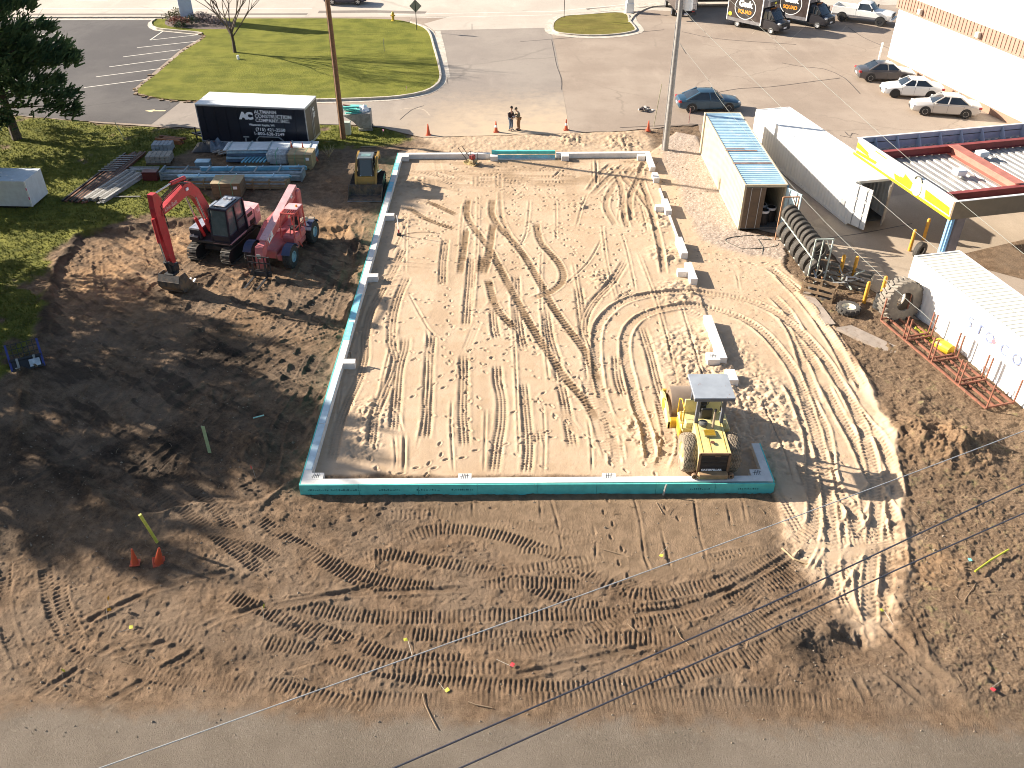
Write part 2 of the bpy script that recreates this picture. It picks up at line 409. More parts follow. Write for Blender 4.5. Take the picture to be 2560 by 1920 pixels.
def track(P, w=.42, kind='bar', dep=.03, amp=.026, per=.17, dmp=.0, berm=.03, px=True, fade=.5, wear=.12):
    pts = catmull([G(x, y) for x, y in P] if px else P)
    L = 0.0; tot = sum(np.linalg.norm(pts[i + 1] - pts[i]) for i in range(len(pts) - 1))
    R = w / 2 + .16
    dep *= .6; berm *= .55; amp *= .8
    global det, damp
    ylo = min(p[1] for p in pts) - R; yhi = max(p[1] for p in pts) + R
    r0, r1 = np.searchsorted(ys, ylo), np.searchsorted(ys, yhi)
    if r1 <= r0: return
    best = np.full((r1 - r0, NC), 9.0, np.float32); S = np.zeros_like(best); D = np.zeros_like(best)
    for i in range(len(pts) - 1):
        a, b = pts[i], pts[i + 1]; e = b - a; ln = float(np.linalg.norm(e))
        if ln < 1e-6: continue
        q0, q1 = np.searchsorted(ys, min(a[1], b[1]) - R), np.searchsorted(ys, max(a[1], b[1]) + R)
        if q1 > q0:
            hw0, hw1 = HW[q0], HW[min(q1, NR - 1)]
            xa, xb = min(a[0], b[0]) - R, max(a[0], b[0]) + R
            ua = min(xa / hw0, xa / hw1); ub = max(xb / hw0, xb / hw1)
            c0 = max(0, int((ua + 1) / 2 * (NC - 1)) - 1); c1 = min(NC, int((ub + 1) / 2 * (NC - 1)) + 2)
            if c1 > c0:
                sl = (slice(q0, q1), slice(c0, c1)); bl = (slice(q0 - r0, q1 - r0), slice(c0, c1))
                wx = X[sl] - a[0]; wy = Y[sl] - a[1]; tx, ty = e / ln
                s_ = wx * tx + wy * ty; sc = np.clip(s_, 0, ln)
                dd = np.hypot(wx - tx * sc, wy - ty * sc)
                m = dd < best[bl]
                sd = (wx * ty - wy * tx)
                best[bl] = np.where(m, dd, best[bl]); S[bl] = np.where(m, L + s_, S[bl]); D[bl] = np.where(m, sd, D[bl])
        L += ln
    m = best < R
    if not m.any(): return
    d = best[m]; s = S[m]; sd = D[m]
    xs = X[r0:r1][m]; ysb = Y[r0:r1][m]
    en = sm(s, -.05, fade) * sm(tot - s, -.05, fade)
    wj = w / 2 * (1 + .12 * fbm(xs, ysb, 1.5, 2))
    inn = 1 - sm(d, wj - .05, wj + .03); inn *= en
    patch = wear + (1.05 - wear) * sm(fbm(xs + 7, ysb, .9, 4), -.35, .25) * (.55 + .45 * sm(fbm(xs, ysb + 3, 3.5, 2), -.3, .2))
    if kind == 'bar':
        tr = np.sin(2 * pi * s / per + 2.2 * fbm(xs, ysb, 1.3, 3)) * (.6 + .4 * (np.abs(sd) > .05))
        tr = np.clip(tr * 1.6, -1, 1)
    elif kind == 'dia':
        k = 2 * pi / per
        tr = np.sin(k * (s + sd) * .72) * np.sin(k * (s - sd) * .72); tr = -np.clip(tr * 2.2, -1, 1)
    elif kind == 'lug':
        tr = np.where(np.abs(sd) < w * .16, -.2, np.clip(1.7 * np.sin(2 * pi * (s / per + np.abs(sd) * 1.2)), -1, 1))
    elif kind == 'rib':
        tr = np.sin(2 * pi * sd / .11) * .8
    else: tr = np.zeros_like(s)
    rel = -dep * inn * patch + amp * tr * inn * patch
    bm_ = berm * np.exp(-((d - wj - .05) / .06) ** 2) * en * (.5 + 1.3 * np.clip(fbm(xs, ysb + 5, 3, 3) + .5, 0, 1))
    sub = det[r0:r1]; sub[m] = sub[m] * (1 - .85 * inn) + rel + bm_; det[r0:r1] = sub
    if dmp:
        sb = damp[r0:r1]; sb[m] = np.maximum(sb[m], dmp * inn * (.6 + .5 * (fbm(xs, ysb, 2.5, 2) + .5))); damp[r0:r1] = sb

def edge(P, h=.05, w=.07):
    """thin ridge and groove left by the edge of a blade"""
    track(P, w=w, kind='flat', dep=h * 1.5, amp=0, berm=h * .5, fade=.8, dmp=.3, wear=.55)
DIA = dict(w=.5, kind='dia', dep=.05, amp=.042, per=.22, berm=.018, dmp=.3, wear=.55)
for P in [[(1012, 620), (985, 680), (950, 740), (925, 790), (913, 850), (912, 900), (895, 960), (870, 1010), (845, 1080), (830, 1160)],
          [(1018, 695), (995, 750), (983, 800), (980, 860), (990, 900), (985, 930), (965, 980), (940, 1040), (930, 1120)],
          [(1016, 845), (1012, 880), (1000, 920), (992, 1000), (985, 1085)],
          [(1080, 840), (1074, 900), (1071, 960), (1068, 1040), (1063, 1105)],
          [(1160, 890), (1160, 960), (1158, 1040), (1164, 1125)],
          [(1243, 915), (1245, 960), (1254, 1000), (1254, 1060), (1244, 1120), (1236, 1190)],
          [(1308, 960), (1316, 1040), (1322, 1120), (1316, 1190)], [(1402, 960), (1412, 1010), (1425, 1080), (1434, 1125)], [(1345, 1075), (1350, 1120)],
          [(1178, 645), (1175, 700), (1170, 760), (1166, 820)], [(1235, 740), (1234, 780), (1238, 830), (1247, 855)], [(1115, 600), (1108, 660), (1106, 720)],
          [(1290, 690), (1292, 750), (1300, 830), (1312, 880)], [(1365, 780), (1375, 850), (1390, 900), (1402, 960)], [(1445, 720), (1455, 800), (1462, 850), (1478, 960)],
          [(1565, 655), (1530, 710), (1492, 750), (1466, 790), (1460, 830), (1474, 870)], [(1603, 820), (1625, 890), (1640, 950), (1650, 985), (1665, 1030), (1672, 1060)],
          [(1540, 890), (1545, 950), (1560, 1000)], [(1585, 730), (1555, 750), (1540, 765)], [(1480, 900), (1495, 1000), (1520, 1100)], [(1925, 1210), (1990, 1320), (2020, 1380)], [(1995, 1150), (2050, 1290), (2090, 1380), (2120, 1480)],
          [(2080, 1420), (2100, 1490), (2120, 1530)], [(2240, 1300), (2225, 1400), (2215, 1500)]]:
    track(P, **DIA)
SK = dict(w=.40, kind='bar', dep=.04, amp=.034, per=.21, dmp=1.0, berm=.03, wear=.7)
for P in [[(1172, 500), (1167, 540), (1190, 581), (1224, 625), (1245, 665), (1280, 732), (1338, 836), (1380, 900), (1419, 957), (1465, 1010), (1490, 1060)],
          [(1232, 500), (1230, 540), (1255, 580), (1280, 604), (1318, 654), (1350, 710), (1381, 769), (1420, 825), (1454, 870), (1480, 914), (1496, 970)],
          [(1166, 575), (1158, 640), (1150, 692)], [(1234, 560), (1222, 640), (1210, 692)], [(1206, 640), (1200, 690)],
          [(1342, 560), (1345, 590), (1358, 618), (1390, 653), (1407, 683), (1404, 711), (1375, 735), (1330, 752)],
          [(1012, 520), (1030, 529), (1074, 555), (1143, 578)], [(1060, 506), (1086, 515), (1146, 543)],
          [(1220, 700), (1240, 770), (1290, 830)]]:
    track(P, **SK)
track([(1250, 480), (1255, 545), (1275, 590), (1292, 612)], w=.22, kind='rib', dep=.05, amp=.02, dmp=.5)
for P in [[(1220, 431), (1330, 431), (1430, 430)], [(1190, 441), (1320, 444), (1445, 446)], [(1240, 455), (1350, 458), (1450, 458)], [(1080, 427), (1130, 440), (1190, 457), (1230, 462)],
          [(1095, 455), (1130, 465), (1158, 475)], [(1100, 470), (1160, 486)], [(1020, 430), (1080, 440), (1150, 452), (1300, 450)]]:
    track(P, w=.34, kind='bar', dep=.02, amp=.028, per=.22, dmp=.45)
for P in [[(1187, 444), (1187, 470)], [(1196, 444), (1196, 470)], [(1243, 438), (1243, 474)], [(1252, 438), (1252, 474)]]:
    track(P, w=.2, kind='bar', dep=.02, amp=.02, per=.2, dmp=.6, fade=.1)
for P in [[(1580, 420), (1560, 445), (1530, 475), (1515, 520), (1540, 570)], [(1545, 425), (1560, 450), (1590, 480), (1620, 520), (1640, 560)], [(1528, 418), (1545, 450), (1555, 480), (1560, 540), (1570, 575)],
          [(1600, 420), (1605, 460), (1620, 500), (1635, 560), (1650, 620), (1660, 690)], [(1470, 482), (1500, 440), (1530, 412)], [(1480, 492), (1520, 450), (1560, 415)], [(1580, 560), (1575, 500), (1595, 450), (1610, 410)]]:
    track(P, w=.36, kind='rib', dep=.06, amp=.02, dmp=.55, berm=.05)
LUG = dict(w=.46, kind='lug', dep=.09, amp=.03, per=.19, berm=.06, wear=.5, dmp=.2)
big_a = [(1540, 1170), (1526, 1076), (1511, 1018), (1497, 960), (1490, 890), (1493, 830), (1512, 795), (1547, 765), (1600, 745), (1660, 737), (1740, 734), (1820, 743), (1890, 760), (1950, 790), (2010, 840), (2060, 900), (2110, 980), (2150, 1060), (2176, 1140), (2190, 1220), (2188, 1300), (2180, 1380), (2172, 1480), (2175, 1560)]
big_b = [(1630, 1160), (1613, 1076), (1592, 1018), (1578, 960), (1564, 900), (1564, 850), (1580, 815), (1615, 790), (1670, 775), (1740, 768), (1800, 778), (1860, 800), (1910, 835), (1950, 880), (1990, 940), (2020, 1020), (2045, 1100), (2060, 1180), (2070, 1260), (2078, 1340), (2080, 1430), (2090, 1500)]
for P in [[(1970, 960), (1990, 1000), (2005, 1040), (2025, 1100), (2030, 1200), (2035, 1300), (2020, 1380), (1990, 1425)], [(2010, 960), (2030, 1010), (2062, 1080), (2075, 1180), (2090, 1280), (2110, 1400)],
          [(2060, 960), (2100, 1040), (2140, 1110), (2170, 1180), (2200, 1240), (2230, 1300), (2240, 1360), (2250, 1440)], [(2100, 960), (2150, 1040), (2195, 1100), (2228, 1170), (2245, 1250)],
          [(2240, 1180), (2170, 1240), (2120, 1320), (2080, 1390), (2050, 1440)], [(2125, 1230), (2138, 1340), (2148, 1420), (2155, 1500), (2180, 1565)], [(2190, 1270), (2205, 1350), (2215, 1440), (2200, 1540)],
          [(1922, 670), (1978, 712), (2036, 770), (2082, 840), (2125, 910), (2160, 980)], [(1925, 775), (1960, 800), (1990, 850), (2012, 920), (2045, 1010)], [(1930, 740), (1975, 790), (2010, 860), (2050, 940)],
          [(1945, 690), (2000, 745), (2050, 810), (2095, 880), (2135, 960)], [(2035, 1090), (2080, 1200), (2130, 1290), (2160, 1380)], [(2060, 1500), (2110, 1430), (2160, 1350), (2210, 1290)], big_a, big_b]:
    track(P, **LUG)
for P in [[(1466, 950), (1500, 1080), (1525, 1150)], [(1700, 775), (1760, 800)], [(1540, 1100), (1548, 1160)], [(1650, 1000), (1670, 1100), (1650, 1180)]]:
    track(P, w=.5, kind='bar', dep=.06, amp=.03, per=.18)
# blade edges and cut steps in the sand
for P in [[(1555, 590), (1570, 640), (1590, 735)], [(1470, 485), (1455, 520), (1440, 575)], [(1410, 720), (1470, 660), (1505, 600)], [(1390, 500), (1391, 560), (1390, 610)], [(1325, 500), (1320, 560), (1315, 590), (1300, 620)],
          [(1016, 560), (1015, 620), (1013, 690)], [(1017, 560), (1000, 600), (980, 640)], [(1018, 730), (1040, 770), (1075, 830), (1110, 855)], [(1160, 510), (1155, 560), (1150, 630)], [(1480, 400), (1482, 440), (1488, 480)],
          [(1420, 400), (1421, 430)], [(1548, 395), (1551, 410)], [(1560, 470), (1550, 520), (1545, 560)], [(960, 1030), (990, 1030), (1010, 1090)], [(1210, 1020), (1245, 1020)], [(1215, 1020), (1213, 1090), (1210, 1190)],
          [(1358, 1010), (1362, 1100), (1360, 1190)], [(1470, 1050), (1478, 1120), (1480, 1190)], [(1700, 760), (1730, 860), (1760, 960)], [(1840, 680), (1850, 730)], [(1600, 510), (1620, 590)], [(1130, 1000), (1128, 1080), (1135, 1190)],
          [(985, 1085), (990, 1140), (988, 1185)], [(1545, 585), (1620, 580)], [(1282, 1075), (1305, 1075)], [(1900, 1000), (1960, 1130), (1990, 1230)]]:
    edge(P)
for P in [[(1012, 1085), (1010, 1190)], [(1405, 425), (1380, 450)], [(1490, 400), (1492, 470)]]: edge(P, .08, .12)
for i in range(9):
    x0 = -7 + i * 1.8 + rnd.uniform(-.25, .25); y0 = rnd.uniform(25, 44); ln = rnd.uniform(5, 15)
    edge_w = [(x0, y0), (x0 + rnd.uniform(-.25, .25), y0 + ln * .5), (x0 + rnd.uniform(-.4, .4), min(56, y0 + ln))]
    track(edge_w, w=.07, kind='flat', dep=.05, amp=0, berm=.04, px=False, fade=1.2, dmp=.3, wear=.0)
# panel in front of the wall
for P in [[(1372, 1232), (1392, 1300), (1412, 1400), (1440, 1450)], [(1580, 1228), (1600, 1310), (1612, 1400), (1640, 1455)], [(1732, 1235), (1745, 1330), (1775, 1440)], [(1815, 1260), (1830, 1340)], [(1852, 1240), (1868, 1330)],
          [(1180, 1235), (1182, 1300)], [(1212, 1335), (1214, 1390)], [(1350, 1240), (1352, 1310)], [(1480, 1300), (1490, 1360), (1485, 1430)], [(1650, 1320), (1680, 1440)], [(1100, 1250), (1105, 1330)], [(1060, 1370), (1066, 1400)], [(1260, 1290), (1262, 1340)], [(1300, 1320), (1420, 1325)], [(1020, 1395), (1170, 1392)]]:
    edge(P, .05, .08)
BAR = dict(w=.52, kind='bar', dep=.012, amp=.028, per=.155, dmp=.3, berm=.02, wear=.62)
for P in [[(1000, 1345), (1080, 1322), (1160, 1322), (1240, 1335), (1320, 1360), (1400, 1395), (1470, 1435), (1540, 1470), (1620, 1490), (1700, 1480), (1790, 1465), (1900, 1420), (1980, 1370), (2040, 1310)],
          [(900, 1390), (960, 1382), (1060, 1395), (1160, 1415), (1260, 1440), (1360, 1480), (1440, 1510), (1520, 1520)],
          [(1195, 1458), (1330, 1458), (1478, 1460)], [(700, 1500), (850, 1530), (980, 1540), (1280, 1537), (1560, 1535), (1760, 1510), (1900, 1460), (2000, 1400)],
          [(1000, 1580), (1280, 1592), (1470, 1595), (1700, 1600), (1850, 1570), (2000, 1500)], [(640, 1600), (760, 1620), (900, 1660), (1100, 1700), (1350, 1720), (1600, 1710), (1800, 1670), (1960, 1600), (2080, 1530)],
          [(700, 1785), (900, 1795), (1100, 1800), (1400, 1802), (1750, 1795), (2000, 1785), (2250, 1810), (2400, 1845)], [(650, 1700), (800, 1735), (950, 1780)], [(1300, 1748), (1600, 1745), (1900, 1745), (2100, 1765), (2300, 1800)],
          [(300, 1650), (400, 1690), (500, 1700), (640, 1712)], [(140, 1740), (200, 1775), (250, 1800)], [(380, 1795), (500, 1800), (640, 1815)],
          [(340, 1200), (440, 1260), (560, 1350), (660, 1430)], [(430, 1160), (520, 1250), (600, 1340), (700, 1400)], [(640, 1290), (760, 1370), (900, 1450), (1020, 1490)], [(720, 1340), (820, 1400), (960, 1450), (1100, 1465)],
          [(1200, 1610), (1460, 1612)], [(1560, 1560), (1700, 1545), (1880, 1490), (2010, 1430)], [(1640, 1660), (1800, 1620), (1950, 1550)], [(760, 1560), (860, 1590), (1000, 1640), (1180, 1650)], [(1450, 1770), (1650, 1765), (1850, 1770)],
          [(2170, 1740), (2200, 1780)], [(2390, 1820), (2480, 1840)], [(560, 1480), (700, 1540), (820, 1590)], [(1650, 1835 - 20), (1900, 1825 - 20)], [(860, 1740), (1050, 1748), (1280, 1752)]]:
    track(P, **BAR)
CH = dict(w=.42, kind='lug', dep=.05, amp=.03, per=.18, berm=.04, dmp=.15)
for P in [[(15, 1400), (8, 1500), (20, 1580), (45, 1640), (90, 1700), (160, 1740), (230, 1775)], [(112, 1400), (118, 1470), (137, 1540), (175, 1600), (230, 1640)], [(150, 1440), (155, 1500), (178, 1560), (200, 1620)], [(-30, 1300), (-40, 1450), (-10, 1560)],
          [(240, 600), (243, 690), (262, 755), (330, 755), (400, 695)], [(390, 560), (370, 600), (380, 650), (430, 670)], [(265, 700), (300, 745), (360, 740)], [(200, 720), (240, 760), (330, 770)]]:
    track(P, **CH)
for P in [[(640, 670), (600, 740), (560, 800)], [(880, 540), (850, 640), (800, 760), (740, 900), (660, 1010)], [(900, 560), (860, 700), (810, 840), (760, 940)], [(820, 720), (700, 820), (560, 900), (420, 1000), (340, 1100)],
          [(700, 770), (600, 800), (480, 830), (300, 900), (200, 1000)], [(780, 640), (740, 740), (690, 820)], [(760, 960), (700, 1060), (680, 1160)], [(560, 1000), (480, 1080), (440, 1180)], [(880, 700), (840, 800), (800, 880)], [(350, 820), (520, 800), (720, 790), (860, 800)],
          [(300, 960), (200, 1060), (120, 1180)], [(620, 930), (520, 960), (400, 1050)]]:
    track(P, w=.5, kind='lug', dep=.06, amp=.03, per=.2, berm=.05)
for P in [[(200, 1562), (280, 1518), (420, 1460), (600, 1420)], [(240, 1770), (400, 1672), (480, 1625), (520, 1560)], [(260, 1640), (450, 1590), (560, 1540)], [(560, 1540), (700, 1500), (900, 1480), (1180, 1470)], [(640, 1520), (760, 1500), (950, 1460)],
          [(2140, 1560), (2170, 1640), (2260, 1720), (2380, 1820)], [(2100, 1620), (2150, 1720), (2210, 1820)], [(2200, 1560), (2290, 1650), (2400, 1740)], [(1560, 1540), (1720, 1520), (1880, 1450), (2000, 1370)], [(2000, 1830), (2060, 1790)],
          [(1900, 1560), (2050, 1480)], [(60, 1760), (160, 1690), (300, 1600)], [(1280, 1740 - 50), (1480, 1650), (1640, 1610)], [(2230, 1480), (2290, 1600), (2310, 1680)], [(830, 560), (860, 620), (870, 720)], [(800, 420), (760, 440), (700, 470)]]:
    track(P, w=.22, kind='rib', dep=.07, amp=.012, berm=.05, dmp=.3)
# older, fainter crossings of the dirt
for i in range(34):
    x0, y0 = rnd.uniform(-16, 15), rnd.uniform(15.4, 23.3)
    a = rnd.gauss(0, .22); ln = rnd.uniform(1.5, 6); cv = rnd.uniform(-.25, .25)
    P = [(x0 + t * ln * cos(a + cv * t), y0 + t * ln * sin(a + cv * t)) for t in (0, .33, .66, 1)]
    track(P, w=rnd.choice([.35, .5]), kind=rnd.choice(['bar', 'bar', 'rib', 'lug']), dep=.01, amp=rnd.uniform(.012, .026), per=rnd.uniform(.14, .18), berm=.02, px=False, fade=.9)
for i in range(60):
    x0, y0 = rnd.uniform(-19, -8.5), rnd.uniform(24, 45)
    a = rnd.gauss(1.0, .5); ln = rnd.uniform(2, 7); cv = rnd.uniform(-.4, .4)
    P = [(x0 + t * ln * cos(a + cv * t), y0 + t * ln * sin(a + cv * t)) for t in (0, .33, .66, 1)]
    track(P, w=rnd.choice([.35, .5]), kind=rnd.choice(['bar', 'rib', 'lug', 'flat']), dep=rnd.uniform(.01, .05), amp=rnd.uniform(.012, .03), per=rnd.uniform(.15, .2), berm=.04, px=False, fade=.9)
for i in range(12):
    x0, y0 = rnd.uniform(-6.5, 8), rnd.uniform(26, 55)
    a = rnd.gauss(1.57, .25); ln = rnd.uniform(1.5, 5)
    P = [(x0 + t * ln * cos(a), y0 + t * ln * sin(a)) for t in (0, .5, 1)]
    track(P, w=.45, kind='dia', dep=.008, amp=rnd.uniform(.008, .016), per=.2, berm=.01, px=False, fade=.9)
# footprints
for i in range(1100):
    if i % 11 == 0:
        fx, fy = rnd.uniform(-7, 9), rnd.uniform(24.8, 56); fa = rnd.uniform(0, 6.28)
    fa += rnd.uniform(-.2, .2); fx += .62 * cos(fa); fy += .62 * sin(fa)
    sx = fx + (.12 if i % 2 else -.12) * -sin(fa); sy = fy + (.12 if i % 2 else -.12) * cos(fa)
    q0, q1 = np.searchsorted(ys, sy - .35), np.searchsorted(ys, sy + .35)
    if q1 <= q0 or q1 >= NR: continue
    hw = HW[q0]; c0 = int(((sx - .4) / hw + 1) / 2 * (NC - 1)); c1 = int(((sx + .4) / hw + 1) / 2 * (NC - 1)) + 2
    if c0 < 0 or c1 > NC: continue
    sl = (slice(q0, q1), slice(c0, c1)); wx = X[sl] - sx; wy = Y[sl] - sy
    a = wx * cos(fa) + wy * sin(fa); b = -wx * sin(fa) + wy * cos(fa)
    r = np.sqrt((a / .15) ** 2 + (b / .065) ** 2)
    det[sl] += -.035 * (1 - sm(r, .6, 1.1)) + .018 * np.exp(-((r - 1.3) / .3) ** 2)
# clods: sharp little lumps
for k, (s0, thr, h) in enumerate([(3.4, .30, .30), (6.5, .27, .22), (1.7, .34, .35)]):
    cl = np.clip(vnoise(X * s0 + 31 * k, Y * s0 + 7) + .35 * vnoise(X * s0 * 3.1, Y * s0 * 3.1) - thr, 0, 1)
    det += cl * h * (dirt * (1 - panel * .8) * .8 + .25 * sand_all * (1 - found) + ch * .8) * (.6 + .25 * mulch)
ed = sm(ys, 11, 12.5)[:, None] * (1 - sm(Y, 66.5, 67.8)) * (1 - sm(np.abs(us)[None, :] * np.ones_like(Y), .97, .998))
LOTP = [(-150, 68), G(0, 283), G(30, 288), G(200, 303), G(390, 318), G(495, 321), G(660, 315), G(780, 310), G(900, 312), G(960, 320), G(1010, 333), G(1060, 344), G(1120, 341), G(1300, 337), G(1450, 332), G(1560, 328), G(1650, 320), G(1745, 312),
        (13.6, 58), (13.6, 47.5), G(1905, 577), G(1965, 588), G(2040, 600), G(2110, 668), G(2180, 727), G(2250, 762), (19.0, 37), (22.5, 35), (60, 33), (150, 33), (150, 400), (-150, 400)]
s_lot = polysdf(X, Y, LOTP[:-4] + [(60, 33), (60, 70), (-60, 70)])
s_street = 14.9 + .25 * wob + .5 * wob2 - .02 * (X) - Y
flat = np.maximum(sm(s_lot, -.35, .1), sm(s_street, -1.3, .1))
Z = (base + det) * ed
Z = Z * (1 - flat) + flat * (-.03)
under = [(12.9, 16.0, 45.8, 58.9)]
verts = np.stack([X, Y, Z], -1).reshape(-1, 3).astype(np.float32)
ii = np.arange(NR * NC).reshape(NR, NC)
quads = np.stack([ii[:-1, :-1], ii[:-1, 1:], ii[1:, 1:], ii[1:, :-1]], -1).reshape(-1, 4).astype(np.int32)
me = bpy.data.meshes.new('ground')
me.vertices.add(len(verts)); me.vertices.foreach_set('co', verts.ravel())
me.loops.add(quads.size); me.loops.foreach_set('vertex_index', quads.ravel())
me.polygons.add(len(quads)); me.polygons.foreach_set('loop_start', np.arange(0, quads.size, 4, dtype=np.int32))
me.polygons.foreach_set('use_smooth', np.ones(len(quads), bool))
me.update(calc_edges=True)
for nm, ar in (('sand', sand_all), ('grass', grass), ('dark', dark), ('tan', tan), ('damp', damp), ('mulch', mulch), ('gravel', grav), ('panel', panel), ('swath', swath), ('streak', streak)):
    a = me.attributes.new(nm, 'FLOAT', 'POINT'); a.data.foreach_set('value', np.ascontiguousarray(ar, dtype=np.float32).ravel())
def zat(x, y):
    r = min(NR - 1, max(0, int(np.searchsorted(ys, y)))); c = int(round((x / HW[r] + 1) / 2 * (NC - 1)))
    return float(Z[r, min(NC - 1, max(0, c))])
def grassat(x, y):
    r = min(NR - 1, max(0, int(np.searchsorted(ys, y)))); c = int(round((x / HW[r] + 1) / 2 * (NC - 1)))
    return float(grass[r, min(NC - 1, max(0, c))])

m, nt, b = newmat('ground'); L = nt.links
tc = coords(nt)
nA = noise(nt, .35, 5, .6, tc); nB = noise(nt, 2.2, 6, .65, tc); nC = noise(nt, 14, 6, .7, tc); nD = noise(nt, 60, 3, .7, tc); nE = noise(nt, 28, 3, .8, tc); nF = noise(nt, 5, 5, .7, coords(nt, 'Object', (.5, 1.5, 1)))
dirtc = mixc(nt, ramp(nt, nB, .35, .68), (.135, .089, .056), (.262, .176, .112))
dirtc = mixc(nt, ramp(nt, nA, .42, .62, 0, .6), dirtc, (.21, .155, .11))
dirtc = mixc(nt, ramp(nt, nC, .56, .70, 0, .55), dirtc, (.30, .20, .12))
dirtc = mixc(nt, ramp(nt, nC, .46, .32, 0, .6), dirtc, (.07, .042, .026))
dirtc = mixc(nt, ramp(nt, nE, .60, .68, 0, .6), dirtc, (.36, .26, .17))
dirtc = mixc(nt, ramp(nt, nE, .40, .33, 0, .65), dirtc, (.05, .032, .02))
dirtc = mixc(nt, ramp(nt, nF, .52, .72, 0, .4), dirtc, (.25, .175, .115))
dirtc = mixc(nt, attr(nt, 'panel'), dirtc, mixc(nt, ramp(nt, nB, .35, .65), (.20, .138, .088), (.275, .192, .125)))
dirtc = mixc(nt, mth(nt, 'MULTIPLY', attr(nt, 'mulch'), .55), dirtc, mixc(nt, ramp(nt, nC, .4, .62), (.14, .09, .055), (.30, .21, .135)))
olive = mth(nt, 'MULTIPLY', attr(nt, 'mulch'), ramp(nt, nB, .56, .70, 0, .6))
dirtc = mixc(nt, olive, dirtc, (.27, .24, .11))
tanc = mixc(nt, ramp(nt, nB, .35, .65), (.30, .18, .095), (.46, .29, .16))
dirtc = mixc(nt, attr(nt, 'tan'), dirtc, tanc)
dirtc = mixc(nt, ramp(nt, attr(nt, 'streak'), .54, .9, 0, .65), dirtc, (.055, .040, .030))
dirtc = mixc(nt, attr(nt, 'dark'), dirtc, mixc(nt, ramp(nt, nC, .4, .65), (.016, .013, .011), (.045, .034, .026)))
sandc = mixc(nt, ramp(nt, nA, .35, .65), (.475, .345, .232), (.53, .395, .275))
sandc = mixc(nt, ramp(nt, attr(nt, 'swath'), .52, .76, 0, .40), sandc, (.36, .255, .165))
sandc = mixc(nt, ramp(nt, nB, .48, .72, 0, .5), sandc, (.42, .29, .175))
sandc = mixc(nt, ramp(nt, nC, .55, .75, 0, .35), sandc, (.55, .44, .33))
vo = _n(nt, 'ShaderNodeTexVoronoi'); vo.inputs['Scale'].default_value = 9; L.new(tc, vo.inputs['Vector'])
gravc = mixc(nt, ramp(nt, vo.outputs['Distance'], .2, .6), (.50, .42, .36), (.34, .27, .22))
sandc = mixc(nt, ramp(nt, nE, .62, .70, 0, .35), sandc, (.30, .21, .13))
sandc = mixc(nt, ramp(nt, nF, .55, .75, 0, .3), sandc, (.36, .25, .16))
sandc = mixc(nt, mth(nt, 'MULTIPLY', attr(nt, 'gravel'), .85), sandc, gravc)
sandc = mixc(nt, mth(nt, 'MULTIPLY', attr(nt, 'damp'), .9), sandc, (.215, .14, .08))
dirtc = mixc(nt, mth(nt, 'MULTIPLY', attr(nt, 'damp'), .6), dirtc, (.10, .06, .035))
gn = noise(nt, 1.1, 6, .6, tc)
grc = mixc(nt, ramp(nt, gn, .35, .68), (.095, .108, .020), (.215, .215, .040))
grc = mixc(nt, ramp(nt, nC, .45, .7, 0, .55), grc, (.26, .23, .07))
grc = mixc(nt, ramp(nt, nB, .6, .78, 0, .5), grc, (.24, .17, .08))
sx = _n(nt, 'ShaderNodeSeparateXYZ'); L.new(tc, sx.inputs[0])
pav = mth(nt, 'ADD', sx.outputs[1], mth(nt, 'MULTIPLY', sx.outputs[0], .030)); pav = mth(nt, 'ADD', pav, mth(nt, 'MULTIPLY', mth(nt, 'SUBTRACT', noise(nt, .9, 7, .7, tc), .5), 1.7))
asph = mixc(nt, ramp(nt, nA, .35, .65), (.165, .135, .105), (.215, .178, .142)); asph = mixc(nt, ramp(nt, noise(nt, 11, 4, .8, tc), .56, .66, 0, .5), asph, (.30, .26, .215)); asph = mixc(nt, ramp(nt, noise(nt, 11, 4, .8, tc), .44, .34, 0, .55), asph, (.10, .085, .07))
dirtc = mixc(nt, ramp(nt, pav, 15.15, 14.35), dirtc, asph)
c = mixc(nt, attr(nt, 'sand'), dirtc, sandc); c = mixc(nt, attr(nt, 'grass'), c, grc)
L.new(c, b.inputs['Base Color']); b.inputs['Roughness'].default_value = .95; b.inputs['Specular IOR Level'].default_value = .15
hh = mth(nt, 'ADD', mth(nt, 'MULTIPLY', nC, .9), mth(nt, 'ADD', mth(nt, 'MULTIPLY', nD, .4), mth(nt, 'MULTIPLY', nE, .7)))
sb = mth(nt, 'SUBTRACT', 1.0, mth(nt, 'MULTIPLY', attr(nt, 'sand'), .70))
bp = _n(nt, 'ShaderNodeBump'); bp.inputs['Distance'].default_value = .07; L.new(hh, bp.inputs['Height']); L.new(mth(nt, 'MULTIPLY', sb, .8), bp.inputs['Strength'])
L.new(bp.outputs[0], b.inputs['Normal'])
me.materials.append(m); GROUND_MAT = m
link('ground', me, kind='structure')
